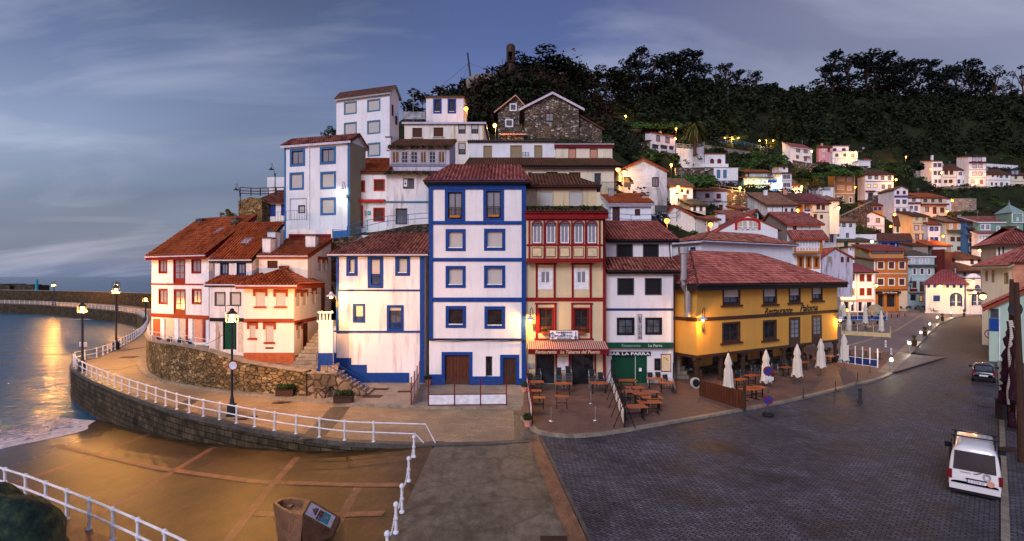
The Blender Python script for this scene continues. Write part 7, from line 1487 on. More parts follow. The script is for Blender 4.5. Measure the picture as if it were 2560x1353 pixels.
for i in range(4):
 f = MB(); a, b_ = bp[i] + Vector((0, 0, .95)), bp[i + 1] + Vector((0, 0, .95)); n = 34
 for k in range(n):
  t0, t1 = k / n, (k + .9) / n; s0, s1 = [a.lerp(b_, t) - Vector((0, 0, 1.6 * t * (1 - t))) for t in (t0, t1)]; d = (s1 - s0); w = Vector((-d.y, d.x, 0)).normalized() * .03 if k % 2 else Vector((0, 0, .03)); m0 = s0.lerp(s1, .5)
  f.tube([s0, m0 + w, s1], .012, 4); f.tube([s0, m0 - w, s1], .012, 4)
 tag(f.build('chain', 'white'), ['hanging white chain between the first two chain posts', 'hanging white chain between second and third post', 'hanging white chain between third and fourth post', 'hanging white chain running out of the picture bottom'][i], 'chain')
railing('white_railing', 'low white railing on top of the golden stone wall with blue pots', [Vector((p.x, p.y + .2, z + .1)) for p, z in zip(wp[:7], wz)], .75, 1.8, 'white', r=.02, pr=.02, lathe=False)
for i in range(4):
 p = P(398 + i * 26, 850 + i * 2, 49.3 - i * .3); f = MB(); f.lathe([(.16, 0), (.24, .4), (.27, .42), (.22, .43), (.2, .36)], (0, 0, 0), 12); o = tag(f.build('flower_pot', 'navy'), 'dark blue flower pot in front of the arcade of the red-windowed house', 'flower pot', 'blue pots along the low railing'); o.location = p - Vector((0, 0, .3))
 v, f2 = leaves([(0, 0, .5, .2, .2, .18)], 60, .06, i); npmesh('leaves', v, f2, 'leaf:mid', o)
railing('blue_railing', 'blue handrail along the lane above the rubble wall', [P(868, 592, 51), P(890, 583, 51.4), P(965, 566, 51.4), P(1072, 558, 50.9)], 1.0, 2., 'skyblue', r=.03, pr=.03, lathe=False)
railing('blue_railing', 'lower blue handrail on the path beside the blue plinth', [P(832, 598, 55), P(868, 600, 54), P(915, 593, 52)], 1.0, 1.2, 'skyblue', r=.03, pr=.03, lathe=False)
railing('blue_railing', 'blue rail of the lane in front of the small brown-door house', [P(1515, 556, 54), P(1585, 562, 54), P(1640, 560, 54)], 1.0, 2.5, 'blue', r=.03, pr=.03, lathe=False)
railing('blue_railing', 'blue balustered handrail going down the short stone steps', [Vector((-13.1, 36.9, 1.9)), Vector((-10.3, 36.9, .35))], .85, .28, 'blue', r=.025, pr=.015, lathe=False)
railing('blue_railing', 'small blue handrail on the alley steps by the brick-red plinth', [Vector((-14.9, 39.7, 1.8)), Vector((-14.6, 42, 3))], .95, .8, 'blue', r=.025, pr=.02, lathe=False)
railing('timber_railing', 'dark timber railing of the viewpoint on the rock', [P(600, 488, 65), P(640, 490, 65), P(711, 488, 63)], .95, 1.5, 'dkbrown', rails=(1., .6, .25), r=.06, pr=.07, lathe=False)
railing('balcony_railing', 'thin iron railing round the recessed balcony of the tall white house', [P(688, 556, 57), P(722, 552, 57.5), P(768, 550, 57.5)], 1.1, .28, 'iron', rails=(1., .08), r=.02, pr=.012, lathe=False)
railing('lane_railing', 'blue and grey pipe railing on the upper lane under the dark wood', [P(1762, 360, 196), P(1850, 362, 198), P(1955, 390, 208)], 1.6, 4., 'steel', rails=(1., .6, .3), r=.07, pr=.07, lathe=False)
railing('lane_railing', 'pale railing on the white palm terrace wall', [tw[0] + Vector((0, -.2, 2.2)), tw[1] + Vector((0, -.2, 2.2)), tw[2] + Vector((0, -.2, 2.2))], 1.1, 2.2, 'white', rails=(1., .6, .3), r=.04, pr=.05, lathe=False)
railing('lane_railing', 'railing of the long path above the two-storey white house with laundry', [P(1700, 470, DD(97)), P(1800, 477, DD(100)), P(1862, 487, DD(100))], 1.2, 3., 'grey', rails=(1., .5), r=.04, pr=.04, lathe=False)
railing('lane_railing', 'blue-grey pipe rail round the small terrace above the old roofs', [P(1640, 560, 60), P(1690, 556, 60), P(1700, 545, 64)], 1.1, 1.5, 'steel', r=.03, pr=.03, lathe=False)
railing('lane_railing', 'white garden balustrade left of the arched-window house', [P(1719, 417, DD(113)), P(1760, 419, DD(113))], 1.3, .6, 'white', rails=(1., .1), r=.06, pr=.05, lathe=False)

# ------------------------------------------------------------------ lamps
name_ = lambda o: o.name.startswith('street')
def light(o, loc, energy, col, r=.12):
 energy *= KL if energy > 1050 and name_(o) else KL * .3 * (1.15 if o.name[0] == 'v' else 1)
 l = bpy.data.lights.new('lamp_light', 'POINT'); l.energy = energy; l.color = col; l.shadow_soft_size = r
 q = bpy.data.objects.new('lamp_light', l); sc.collection.objects.link(q); q.parent = o; q.location = loc; return q
KL = 4.2
WARM, ORNG, YEL, COOL = (1, .42, .07), (1, .32, .05), (1, .48, .1), (.82, 1, .8)
def street_lamp(label, base, h, energy, col=WARM, frame=True, s=1., group='lantern posts along the harbour'):
 o = thing('street_lamp', label, 'street lamp', base, group)
 f = MB(); f.box(-.2 * s, .2 * s, -.2 * s, .2 * s, 0, .75 * s); f.box(-.25 * s, .25 * s, -.25 * s, .25 * s, 0, .12 * s); f.lathe([(.16, .75), (.12, 1.0), (.075, 1.3), (.06, h - 1.1), (.1, h - 1.08), (.05, h - 1.), (.05, h - .9)] if s == 1 else [(.16 * s, .75 * s), (.09 * s, 1.2 * s), (.07 * s, h - 1)], (0, 0, 0), 10); f.build('pole', 'iron', o)
 z = h - .95; f = MB()
 for a in range(4):
  c, sn = [(1, 1), (1, -1), (-1, -1), (-1, 1)][a]; f.tube([(c * .11 * s, sn * .11 * s, z), (c * .2 * s, sn * .2 * s, z + .5 * s)], .014 * s, 4)
 f.lathe([(.14 * s, z - .03), (.15 * s, z + .02)], (0, 0, 0), 4 * 3); f.lathe([(.31 * s, z + .5 * s), (.3 * s, z + .54 * s), (.16 * s, z + .68 * s), (.12 * s, z + .72 * s), (.12 * s, z + .8 * s), (.03 * s, z + .86 * s)], (0, 0, 0), 12)
 if frame: f.tube([(-.38 * s, 0, z - .02), (-.4 * s, 0, z + .98 * s), (-.3 * s, 0, z + 1.02 * s), (.3 * s, 0, z + 1.02 * s), (.4 * s, 0, z + .98 * s), (.38 * s, 0, z - .02), (-.38 * s, 0, z - .02)], .022 * s, 5)
 f.build('lantern', 'iron', o); f = MB(); f.lathe([(.05 * s, z + .12 * s), (.12 * s, z + .2 * s), (.15 * s, z + .4 * s), (.1 * s, z + .48 * s)], (0, 0, 0), 10); f.build('bulb', 'lit:bulb', o)
 light(o, (0, -.0, z + .08 * s), energy, col, .15 * s); return o
L1_ = street_lamp('big lantern post with round road sign on the promenade below the white houses', G(580, 1040), 6.75, 3100)
street_lamp('lantern post at the promenade corner with a small white plate', G(206, 928), 6.3, 2400, s=1.1)
street_lamp('lantern post on a stone pedestal halfway along the promenade rail', G(290, 874), 7.6, 3200, s=1.2)
street_lamp('lantern post far out on the breakwater, mirrored in the water', G(135, 763.5), 6.6, 6500, s=1.5)
street_lamp('distant lantern post rising behind the promenade lamp by the breakwater', G(292, 776), 6.9, 5500, s=1.5)
street_lamp('small lantern at the left wall of the red-windowed house', Vector((P(364, 754, 95).x, 95, 0)), 5.0, 1100, s=1.4)
f = MB(); n = 20
p = G(583, 1040); f.lathe([(.24, 0), (.24, .03)], (0, 0, 0), 20); f2 = MB(); f2.lathe([(.30, -.01), (.30, .02)], (0, 0, 0), 20)
o = thing('road_sign', 'round white road sign with red ring on the big lantern post', 'road sign', P(583, 914, 31.9)); a_ = f.build('face', 'white', o); a_.rotation_euler = (rad(90), 0, 0); a_ = f2.build('ring', 'red', o); a_.rotation_euler = (rad(90), 0, 0)
o = thing('warning_plate', 'small white rectangular plate with red lettering on the corner lantern post', 'sign', P(208, 861, 47.7)); f = MB(); f.box(-.33, .33, -.02, .02, -.2, .2); f.build('plate', 'white', o); f = MB()
for i in range(3): f.box(-.27, .27, -.025, -.021, .09 - i * .1, .12 - i * .1)
f.build('lettering', 'red', o)
def wall_lamp(label, px, py, D, energy, col=YEL, dx=0, lit='bulb', s=1., on=True, side=1):
 "goose-neck bell lamp on a wall; px, py = the bulb"
 p = P(px, py, D); o = thing('wall_lamp', label, 'wall lamp', p, 'bell lamps on curved brackets')
 f = MB(); f.tube([(side * .25 * s, .55, -.55 * s), (side * .22 * s, .2, .2 * s), (side * .18 * s, .05, .75 * s), (side * .1 * s, 0, .95 * s), (0, 0, .85 * s), (0, 0, .3 * s)], .03 * s, 6); f.box(side * .25 * s - .08, side * .25 * s + .08, .5, .62, -.75 * s, -.35 * s); f.build('bracket', 'iron', o)
 f = MB(); f.lathe([(.34 * s, .02 * s), (.3 * s, .1 * s), (.15 * s, .18 * s), (.1 * s, .3 * s), (.05 * s, .36 * s)], (0, 0, 0), 12); f.build('shade', 'iron' if not on else 'lilac', o)
 if on:
  f = MB(); f.lathe([(.04 * s, -.12 * s), (.13 * s, -.06 * s), (.12 * s, .04 * s)], (0, 0, 0), 8); f.build('bulb', 'lit:' + lit, o); light(o, (0, -.12, -.2 * s), energy, col)
 else: f = MB(); f.lathe([(.04, -.05), (.1, .02)], (0, 0, 0), 8); f.build('bulb', 'glass:pale', o)
 return o
wall_lamp('bell lamp glowing on the left wall end of the bright blue-banded house', 828, 742, 39.7, 900, WARM, s=1.1)
wall_lamp('bell lamp lighting the corner between tall blue-trimmed house and red tavern', 1326, 800, 40.0, 330, YEL)
wall_lamp('greenish white bell lamp on the side of the tall house with light blue surrounds', 857, 476, 55.9, 130, COOL, lit='cool')
wall_lamp('bell lamp on the left end of the ochre restaurant wall', 1757, 800, 40.2, 420, YEL)
wall_lamp('lamp at the far right corner of the ochre restaurant', 2100, 800, 51.5, 380, YEL)
wall_lamp('bell lamp on the green-framed half of the white corner house', 2119, 716, 123.5, 1500, YEL, s=1.6)
wall_lamp('unlit bell lamp beside the small terrace of the light blue village house', 2277, 708, 130, 0, on=False, s=1.6)
for x, y, D, yb_, l in ((678, 425, 66, 500, 'unlit gooseneck street lamp above the timber viewpoint'), (590, 476, 64.5, 500, 'unlit gooseneck street lamp on the rock at the sea end')):
 o = wall_lamp(l, x, y, D, 0, on=False, s=.9); f = MB(); f.tube([(.25, .55, -.5), (.25, .55, -(yb_ - y) / F * D - 1)], .06, 6); f.build('pole', 'iron', o)
def far_lamp(label, px, py, D, energy, kind='far', pole=0, s=.3, double=False):
 p = P(px, py, D - 1.1); o = thing('village_lamp', label, 'lamp', p, 'small lamps of the hillside village'); col = {'far': YEL, 'farorange': ORNG, 'cool': COOL, 'white': (1, .9, .75)}[kind]
 f = MB()
 for dx in ((-2.2 * s * 4, 2.2 * s * 4) if double else (0,)):
  f.lathe([(s * .3, -s), (s, -s * .3), (s, s * .4), (s * .3, s)], (dx, 0, 0), 8)
 f.build('bulb', 'lit:' + kind, o); f = MB(); f.lathe([(s * 1.4, s * .9), (s * .9, s * 1.4), (s * .3, s * 1.8)], (0, 0, 0), 8)
 if double: f.box(-2.6 * s * 4, 2.6 * s * 4, -.06, .06, s, s * 1.4)
 if pole: f.tube([(.12, .3, s), (.12, .3, -pole)], .07, 5)
 else: f.tube([(0, 0, s), (0, 1.9, s * .6)], .05, 4)
 f.build('bracket', 'iron', o); light(o, (0, -.1, -s * 1.2), energy, col, .2); return o
FL = [(1165, 272, 75.5, 420, 'farorange', 2.5, 'orange lamp starring beside the blue window house on the roof'), (1237, 314, 84, 800, 'far', 3, 'yellow lamp in the shrubs left of the stone houses'),
 (1564, 290, DD(145), 1500, 'far', 5, 'tall lamp on the green terrace above the stone house'), (1690, 322, DD(128), 1300, 'farorange', 6, 'orange lamp on a pole left of the palm tree'), (1688, 347, DD(119.5), 1000, 'far', 0, 'lamp on the right corner of the arcaded porch house'),
 (1695, 468, DD(88), 800, 'far', 3, 'lamp on a pole over the sandy-roofed cottage'), (1693, 490, DD(83), 700, 'far', 0, 'lower lamp beneath the pole lamp by the sandy cottage'), (1561, 432, 73, 420, 'far', 0, 'glaring lamp on the corner of the mould-stained gable house'), (1545, 424, 73.5, 120, 'far', 0, 'small lamp peeking behind the eave of the mould-stained gable'),
 (1678, 412, DD(108), 900, 'far', 5, 'twin-legged lamp post before the garden wall'), (1850, 470, DD(100), 1300, 'far', 6, 'lamp post in front of the lamplit rubble wall'), (1882, 455, DD(119), 1100, 'far', 0, 'bright lamp on the pale green two-tier house'),
 (1933, 462, DD(118), 1100, 'cool', 0, 'bluish white lamp on the house with royal blue fascia'), (2004, 467, DD(118), 1200, 'far', 0, 'glaring lamp on the low white house corner'), (2029, 378, DD(145), 1800, 'far', 0, 'lamp on the corner of the bright white two-storey house'), (2139, 380, DD(152.5), 1800, 'far', 0, 'lamp at the right end of the wide white house'),
 (2138, 468, DD(136), 800, 'farorange', 0, 'orange lamp on the corner of the olive grey house'), (2026, 427, DD(140), 1300, 'farorange', 5, 'lamp glowing inside the yellowish tree'), (2265, 392, DD(165), 2000, 'farorange', 8, 'orange street lamp on the dark slope at the wood edge'), (2240, 449, DD(136), 900, 'far', 0, 'lamp right of the eight-window white house'),
 (2096, 520, DD(95.5), 900, 'far', 0, 'lamp on the narrow pinkish white house'), (1994, 526, DD(91), 900, 'farorange', 0, 'orange lamp before the terracotta side-walled house'), (2236, 536, DD(124), 900, 'farorange', 0, 'lamp at the foot of the purple-banded house'), (2227, 566, DD(120), 900, 'farorange', 0, 'lamp in the stair passage beside the green-shutter house'),
 (2326, 423, DD(163), 1500, 'farorange', 0, 'orange lamp left of the thin upper terrace house'), (2354, 431, DD(162), 1600, 'far', 9, 'tall pole lamp between the first two upper terrace houses'), (2312, 465, DD(158), 1400, 'farorange', 4, 'lamp on the lane curving up to the upper terrace'), (2462, 435, DD(162.5), 1600, 'far', 0, 'lamp on the corner of the red-surround tall house'),
 (2381, 501, DD(131), 1300, 'farorange', 0, 'lamp on top of the glowing bare stone wall'), (2368, 528, DD(125), 1100, 'farorange', 3, 'orange lamp at the corner of the wide pinkish house'), (2358, 590, DD(115), 900, 'farorange', 0, 'orange lamp in the gap beside the navy-window house'), (2449, 626, DD(110.5), 900, 'far', 0, 'lamp under the white gallery of the green chapel-like house'),
 (2191, 714, DD(104.5), 900, 'far', 0, 'lamp on the corner between white corner house and orange house'), (2351, 716, DD(101.5), 900, 'far', 0, 'lamp on the front of the white market building'), (2433, 704, DD(100.3), 700, 'far', 0, 'upper lamp of the arched gateway'), (2437, 731, DD(100.3), 600, 'far', 0, 'lower lamp hanging in the gateway arch'),
 (2180, 604, DD(99), 500, 'white', 0, 'white lamp over the mossy long roof with dark green shutters'), (2118, 775, 112, 500, 'farorange', 2, 'small lamp among the closed parasols of the plaza cafe'), (1712, 800, 48, 420, 'far', 0, 'hidden lamp lighting the alley stairs yellow'), (1667, 552, 62, 300, 'farorange', 2, 'lamp on the little terrace by the turquoise gable'), (1776, 562, DD(70) - 1, 60, 'farorange', 0, 'lamp over the tiny red door'), (2457, 742, 60, 350, 'far', 0, 'lamp on the left wall of the big cream street-end house')]
for x, y, D, e, k, pl, l in FL: far_lamp(l, x, y, D, e * .95, k, pl)
far_lamp('left twin street lamp over the lane below the dark wood', 1829, 345, 203, 2200, 'far', 6, .3, True); far_lamp('right twin street lamp over the lane below the dark wood', 1916, 352, 203, 2200, 'far', 6, .3, True)
for i, (x, y0, y1) in enumerate(((2228, 897, 927), (2273.5, 856, 881), (2302, 829, 851), (2324, 809, 826), (2343, 792, 808), (2378, 780, 793), (2447, 771, 785))):
 p = G(x, y1, ZT); h = (y1 - y0) / F * p.y; o = thing('bollard_light', 'lit bollard lamp on the plaza kerb, ' + ['the one beside the white fence end', 'left of the biggest planter', 'between the first two planters', 'just before the third planter', 'right after the third planter', 'near the fourth planter', 'at the far street bend'][i], 'bollard light', p, 'bollard lights along the plaza kerb')
 f = MB(); f.lathe([(.16, 0), (.13, .05), (.12, h * .78), (.15, h * .8)], (0, 0, 0), 10); f.lathe([(.17, h), (.1, h + .06)], (0, 0, 0), 10); f.build('body', 'grey', o); f = MB(); f.lathe([(.13, h * .8), (.14, h * .95), (.1, h)], (0, 0, 0), 10); f.build('bulb', 'lit:white', o); light(o, (0, 0, h + .12), 130, (1, .85, .6), .1)

# ------------------------------------------------------------------ vehicles
def loft(secs, n=28, pw=4.):
 "body from cross sections (x, half width low, half width high, z low, z high)"
 f = MB()
 for x, wl, wh, z0, z1 in secs:
  for j in range(n):
   a = 2 * math.pi * j / n; c, s = math.cos(a), math.sin(a); c = math.copysign(abs(c) ** (2 / pw), c); s = math.copysign(abs(s) ** (2 / pw), s)
   t = (s + 1) / 2; f.v.append((x, c * (wl + (wh - wl) * max(0, (t - .45) / .55)), z0 + (z1 - z0) * t))
 for i in range(len(secs) - 1):
  for j in range(n): a, b_ = i * n + j, i * n + (j + 1) % n; f.f.append((a, b_, b_ + n, a + n)); f.m.append(0); f.uv.append(None)
 for k in (0, len(secs) - 1): f.f.append(tuple(k * n + j for j in range(n))); f.m.append(0); f.uv.append(None)
 return f
def wheel(o, x, y, r=.31, w=.2):
 t = MB(); s = 1 if y > 0 else -1
 for k in range(1): t.tube([(x, y - s * w, r), (x, y - s * (w - .03), r), (x, y - s * .02, r), (x, y, r)], [r * .9, r, r, r * .88], 20)
 q = t.build('tyre_wheel', 'rubber:', o); q.name = 'wheel'; t = MB(); t.tube([(x, y - .01 * s, r), (x, y + .015 * s, r)], [r * .62, r * .55], 14); t.build('rim', 'metal:', q)
# white van: local x points forward, rear at x=0
g0 = G(2436, 1246); ang = math.atan2(g0.y, g0.x); W_, Hh = .77, 1.98
o = thing('parked_van', 'white van with black roof bars and dark rear window parked by the kerb', 'van', g0, rz=ang)
secs = [(-.10, W_ * .93, W_ * .9, .34, .62), (-.10, W_ * .98, W_ * .94, .30, .78), (-.04, W_, W_ * .93, .27, 1.0), (0, W_, W_ * .9, .26, 1.5), (.06, W_, W_ * .87, .26, Hh - .14), (.14, W_, W_ * .85, .26, Hh - .03), (.3, W_, W_ * .84, .26, Hh), (1.2, W_, W_ * .81, .26, Hh + .03), (2.6, W_, W_ * .81, .26, Hh + .01), (3.1, W_, W_ * .8, .26, Hh - .12), (3.7, W_, W_ * .78, .28, 1.3), (4.1, W_ * .97, W_ * .85, .3, 1.02), (4.5, W_ * .92, W_ * .8, .32, .85), (4.62, W_ * .8, W_ * .7, .4, .7)]
loft(secs, 32, 5.).build('body', 'carpaint:white', o, smooth=True)
f = MB()   # rear window lies on the sloping back
f.face([(-.075, -.63, 1.05), (-.075, .63, 1.05), (.025, .59, 1.76), (.025, -.59, 1.76)]); f.build('rear_window', 'glass:dark', o)
for s in (-1, 1):
 f = MB(); f.box(-.115, -.02, s * .735 - .075, s * .735 + .02 * s + .06, .66, 1.0); f.build('tail_light', 'darkred', o)
 f = MB(); f.box(1.9, 2.9, s * (W_ - .02) - .02, s * (W_ - .02) + .02, 1.12, 1.5); f.box(.4, 1.7, s * (W_ - .02) - .02, s * (W_ - .02) + .02, 1.12, 1.5); f.build('side_window', 'glass:dark', o)
 f = MB(); f.box(2.95, 3.05, s * (W_ + .12) - .1, s * (W_ + .12) + .1, 1.1, 1.32); f.tube([(3, s * (W_ - .05), 1.15), (3, s * (W_ + .1), 1.2)], .025, 5); f.build('wing_mirror', 'black', o)
 f = MB(); f.tube([(.3, s * .6, Hh + .05), (1.9, s * .6, Hh + .07)], .035, 6); f.tube([(.3, s * .6, Hh + .02), (.2, s * .6, Hh - .05)], .03, 5); f.build('roof_rail', 'black', o)
for x in (1.0, 1.9): f = MB(); f.tube([(x, -.72, Hh + .13), (x, .72, Hh + .13)], .028, 6); f.box(x - .04, x + .04, -.64, -.56, Hh, Hh + .13); f.box(x - .04, x + .04, .56, .64, Hh, Hh + .13); f.build('roof_bar', 'black', o)
f = MB(); f.box(-.17, .0, -.74, .74, .3, .52); f.build('rear_bumper', 'carpaint:white', o)
f = MB(); f.box(-.125, -.1, -.33, .22, .60, .72); q = f.build('number_plate', 'white', o); f = MB(); f.box(-.128, -.126, .19, .22, .6, .72); f.build('plate_band', 'blue', q); f = MB(); f.box(-.14, -.1, -.36, .25, .73, .77); f.build('plate_light', 'black', o)
def rtext(s, par, y0, y1, z0, z1, x, mat, name='lettering', rot=None):
 cu = bpy.data.curves.new(name, 'FONT'); cu.body = s; q = bpy.data.objects.new(name, cu); sc.collection.objects.link(q); bpy.context.view_layer.update(); w, h = max(q.dimensions.x, .01), max(q.dimensions.y, .01)
 me = bpy.data.meshes.new_from_object(q); bpy.data.objects.remove(q); mx = min(v.co.x for v in me.vertices); my = min(v.co.y for v in me.vertices)
 for v in me.vertices: a, b_ = (v.co.x - mx) / w, (v.co.y - my) / h; v.co = (x, y0 + (y1 - y0) * a, z0 + (z1 - z0) * b_)
 me.materials.clear(); me.materials.append(M(mat)); q = bpy.data.objects.new(name, me); sc.collection.objects.link(q); q.parent = par; return q
rtext('O 2398 BC', q, .17, -.31, .625, .695, -.129, 'navy')
f = MB(); f.tube([(-.11, -.2, 1.04), (-.12, -.05, .98), (-.115, .02, .97)], .015, 5); f.build('wiper', 'black', o)
rr = MB()
for cy_, cz_, r_2, a_ in ((-.36, .9, .11, 1.25),):
 rr.tube([(-.1, cy_ + r_2 * math.cos(t), cz_ + r_2 * a_ * math.sin(t)) for t in [i * math.pi / 10 for i in range(21)]], .012, 4); rr.tube([(-.1, cy_ + r_2 * .6 * math.cos(t), cz_ + r_2 * a_ * .6 * math.sin(t)) for t in [i * math.pi / 10 for i in range(21)]], .01, 4)
 for k in range(8): t = k * math.pi / 4; rr.tube([(-.1, cy_ + r_2 * .6 * math.cos(t), cz_ + r_2 * a_ * .6 * math.sin(t)), (-.1, cy_ + r_2 * math.cos(t), cz_ + r_2 * a_ * math.sin(t))], .008, 4)
rr.build('round_emblem', 'grey', o)
f = MB(); f.tube([(-.125, -.47, .68), (-.115, -.47, .68)], .11, 20); f.build('round_sticker', 'salmon', o)
f = MB(); f.box(-.112, -.1, .1, .42, .965, .985); f.build('badge_strip', 'grey', o)
for x in (.85, 3.75):
 for s in (-1, 1): wheel(o, x, s * (W_ - .0))
f = MB(); f.box(-.08, 4.4, -.68, .68, .16, .34); f.build('underbody', 'black', o)
# black car
g0 = G(2459, 958); ang = math.atan2(g0.y, g0.x); w = .74
o = thing('parked_car', 'black estate car parked at the kerb under the round weight sign', 'car', g0, rz=ang)
loft([(-.06, w * .9, w * .85, .35, .6), (-.05, w * .97, w * .9, .3, .82), (.02, w, w * .93, .25, .92), (.1, w, w * .86, .24, 1.0), (1, w, w * .88, .24, .98), (2.9, w, w * .9, .24, .96), (3.3, w * .98, w * .86, .25, .9), (3.9, w * .92, w * .8, .3, .75), (4.0, w * .8, w * .7, .35, .6)], 28, 4.5).build('body', 'carpaint:black', o, smooth=True)
loft([(.06, w * .9, w * .86, .85, .95), (.32, w * .9, w * .74, .85, 1.36), (.5, w * .9, w * .72, .85, 1.45), (1.6, w * .9, w * .72, .85, 1.47), (2.3, w * .9, w * .7, .85, 1.38), (3.0, w * .9, w * .8, .85, .95)], 28, 5).build('cabin', 'carpaint:black', o, smooth=True)
f = MB(); f.face([(.04, -.54, .98), (.04, .54, .98), (.285, .47, 1.33), (.285, -.47, 1.33)]); f.build('rear_window', 'glass:mid', o)
for s in (-1, 1):
 f = MB(); f.box(-.075, .06, s * .64 - .09, s * .64 + .09, .68, .92); f.build('tail_light', 'red', o); f = MB(); f.box(2.2, 2.3, s * .85 - .09, s * .85 + .09, .95, 1.1); f.build('wing_mirror', 'black', o)
 f = MB(); f.box(.6, 2.3, s * (w * .83) - .02, s * (w * .83) + .02, 1.0, 1.3); f.build('side_window', 'glass:dark', o)
f = MB(); f.box(-.085, -.05, -.26, .26, .55, .66); f.build('number_plate', 'white', o); f = MB(); f.box(-.08, -.05, -.62, .62, .67, .69); f.build('trim_strip', 'metal:', o); f = MB(); f.box(-.13, 0, -.7, .7, .3, .5); f.build('rear_bumper', 'black', o)
for x in (.75, 3.2):
 for s in (-1, 1): wheel(o, x, s * w, .3)

# ------------------------------------------------------------------ signs, posts, poles
def round_sign(name, label, px, py, D, r, faces, pole_z=0., base=None, cat='road sign'):
 "faces: list of (mat, radius factor); the sign looks at the viewer"
 p = P(px, py, D); o = thing(name, label, cat, (p.x, p.y, pole_z)); ang = math.atan2(-p.x, p.y) * .6; o.rotation_euler = (0, 0, ang); z = p.z - pole_z
 f = MB(); f.tube([(0, .05, 0), (0, .05, z + r)], .035, 6); f.build('pole', 'dkgrey', o)
 for i, (m, k) in enumerate(faces): f = MB(); f.tube([(0, .012 - i * .006, z), (0, -.012 - i * .008, z)], r * k, 28); f.build(['disc', 'face', 'inner_face'][i], m, o)
 return o, z
D1 = G(1921, 985, ZT).y; o, z = round_sign('no_parking_sign', 'blue and red no-parking sign with white plate, standing on the terrace', 1921, 928, D1, .35, [('red', 1), ('blue', .8)], ZT)
f = MB(); f.tube([(-.2, -.028, z + .2), (.2, -.028, z - .2)], .045, 4); f.build('slash', 'red', o); f = MB(); f.box(-.33, .33, -.03, 0, z - .66, z - .4); q = f.build('plate', 'white', o); f = MB()
for i in range(2): f.box(-.27, .27, -.034, -.031, z - .5 - i * .1, z - .47 - i * .1)
f.build('lettering', 'dkgrey', q)
D2_ = G(1917, 1041).y; o, z = round_sign('no_parking_sign', 'smaller blue and red no-parking sign standing in a tyre on the road', 1920, 1000, D2_, .29, [('red', 1), ('blue', .8)], 0)
f = MB(); f.tube([(-.16, -.028, z + .16), (.16, -.028, z - .16)], .04, 4); f.build('slash', 'red', o); f = MB(); f.lathe([(.2, .02), (.3, 0), (.34, .1), (.3, .2), (.2, .19), (.19, .06)], (0, 0, 0), 18); f.build('tyre_base', 'rubber:', o); f = MB(); f.lathe([(.19, .06), (.18, .15), (.02, .15)], (0, 0, 0), 12); f.build('filling', 'concrete', o)
D3 = G(2475, 901).y; o, z = round_sign('weight_limit_sign', 'round white weight limit sign with red ring reading 2.5 t', 2475, 835, D3, .46, [('red', 1), ('white', .78)], 0)
cu = bpy.data.curves.new('lettering', 'FONT'); cu.body = "2.5t"; cu.size = .34; cu.align_x = 'CENTER'; cu.align_y = 'CENTER'; cu.extrude = .004; cu.materials.append(M('black')); q = bpy.data.objects.new('lettering', cu); sc.collection.objects.link(q); bpy.context.view_layer.update(); me = bpy.data.meshes.new_from_object(q); bpy.data.objects.remove(q); q = bpy.data.objects.new('lettering', me); sc.collection.objects.link(q); q.parent = o; q.location = (0, -.045, z); q.rotation_euler = (rad(90), 0, 0)
p = G(2150, 1007); f = MB(); f.lathe([(.16, 0), (.16, .08), (.11, .14), (.09, .55), (.12, .6), (.09, .66), (.085, .78), (.12, .82), (.13, .9), (.1, .95), (.02, .98)], (0, 0, 0), 12); o = tag(f.build('bollard', 'iron'), 'black cast iron bollard standing alone on the cobbled road', 'bollard'); o.location = p
for i, (x, y0, y1) in enumerate(((2008, 974, 994), (2089, 955, 975), (2144, 935, 954), (2175, 911, 931))):
 p = G(x, y1, ZT); h = (y1 - y0) / F * p.y; f = MB(); f.lathe([(.1, 0), (.1, .03), (.03, .05), (.03, h), (.05, h + .02), (.02, h + .06)], (0, 0, 0), 8); o = tag(f.build('low_post', 'iron'), ['slim black kerb post below the third closed parasol', 'slim black kerb post below the fourth closed parasol', 'slim black kerb post where the kerb bends', 'slim black kerb post in front of the white fence'][i], 'post', 'slim posts along the terrace kerb'); o.location = p
for i, (x, y0, y1) in enumerate(((2214, 852, 868), (2228, 872, 886))):
 p = G(x, y1, ZT); h = (y1 - y0) / F * p.y; f = MB(); f.lathe([(.12, 0), (.1, .05), (.09, h), (.05, h + .05)], (0, 0, 0), 8)
 for k in range(3): f.lathe([(.1, h * (.25 + k * .25)), (.1, h * (.33 + k * .25))], (0, 0, 0), 8, 1)
 o = tag(f.build('flexible_bollard', ['white', 'red']), ['red and white banded marker post behind the white fence', 'red and white banded marker post closer to the kerb'][i], 'marker post'); o.location = p
pi_ = 0
for x, y0, y1, yb_ in ((1425, 0, 0, 0),): pass
for i, (x, y0, y1) in enumerate(((1378, 1024, 1053), (1488, 1023, 1051), (1477, 985, 1009))):
 p = G(x, y1, ZT); f = MB(); f.lathe([(.14, 0), (.12, .03), (.03, .04), (.03, .8)], (0, 0, 0), 8); o = tag(f.build('parasol_socket', 'metal:'), ['bare parasol socket pole in front of the small tavern tables', 'bare parasol socket pole near the kerb before the glass screen', 'bare parasol socket pole nearest the tavern door'][i], 'pole', 'parasol sockets on the tavern terrace'); o.location = p
def pole(label, px, y0, yb_, D, r, mat='dkbrown', px2=None, name='mast_pole'):
 a = G(px, yb_) if D is None else P(px, yb_, D); D_ = a.y; t = P(px2 or px, y0, D_); f = MB(); f.tube([(0, 0, -.3), (t - a) * .5, t - a], [r, r * .9, r * .6], 8); o = tag(f.build(name, mat), label, 'pole'); o.location = a; return o
pole('thick dark timber mast standing behind the furled net at the right edge', 2528, 698, 1057, None, .16, px2=2529)
pole('second dark timber mast closest to the viewer at the right edge', 2556, 706, 1161, None, .15, px2=2541)
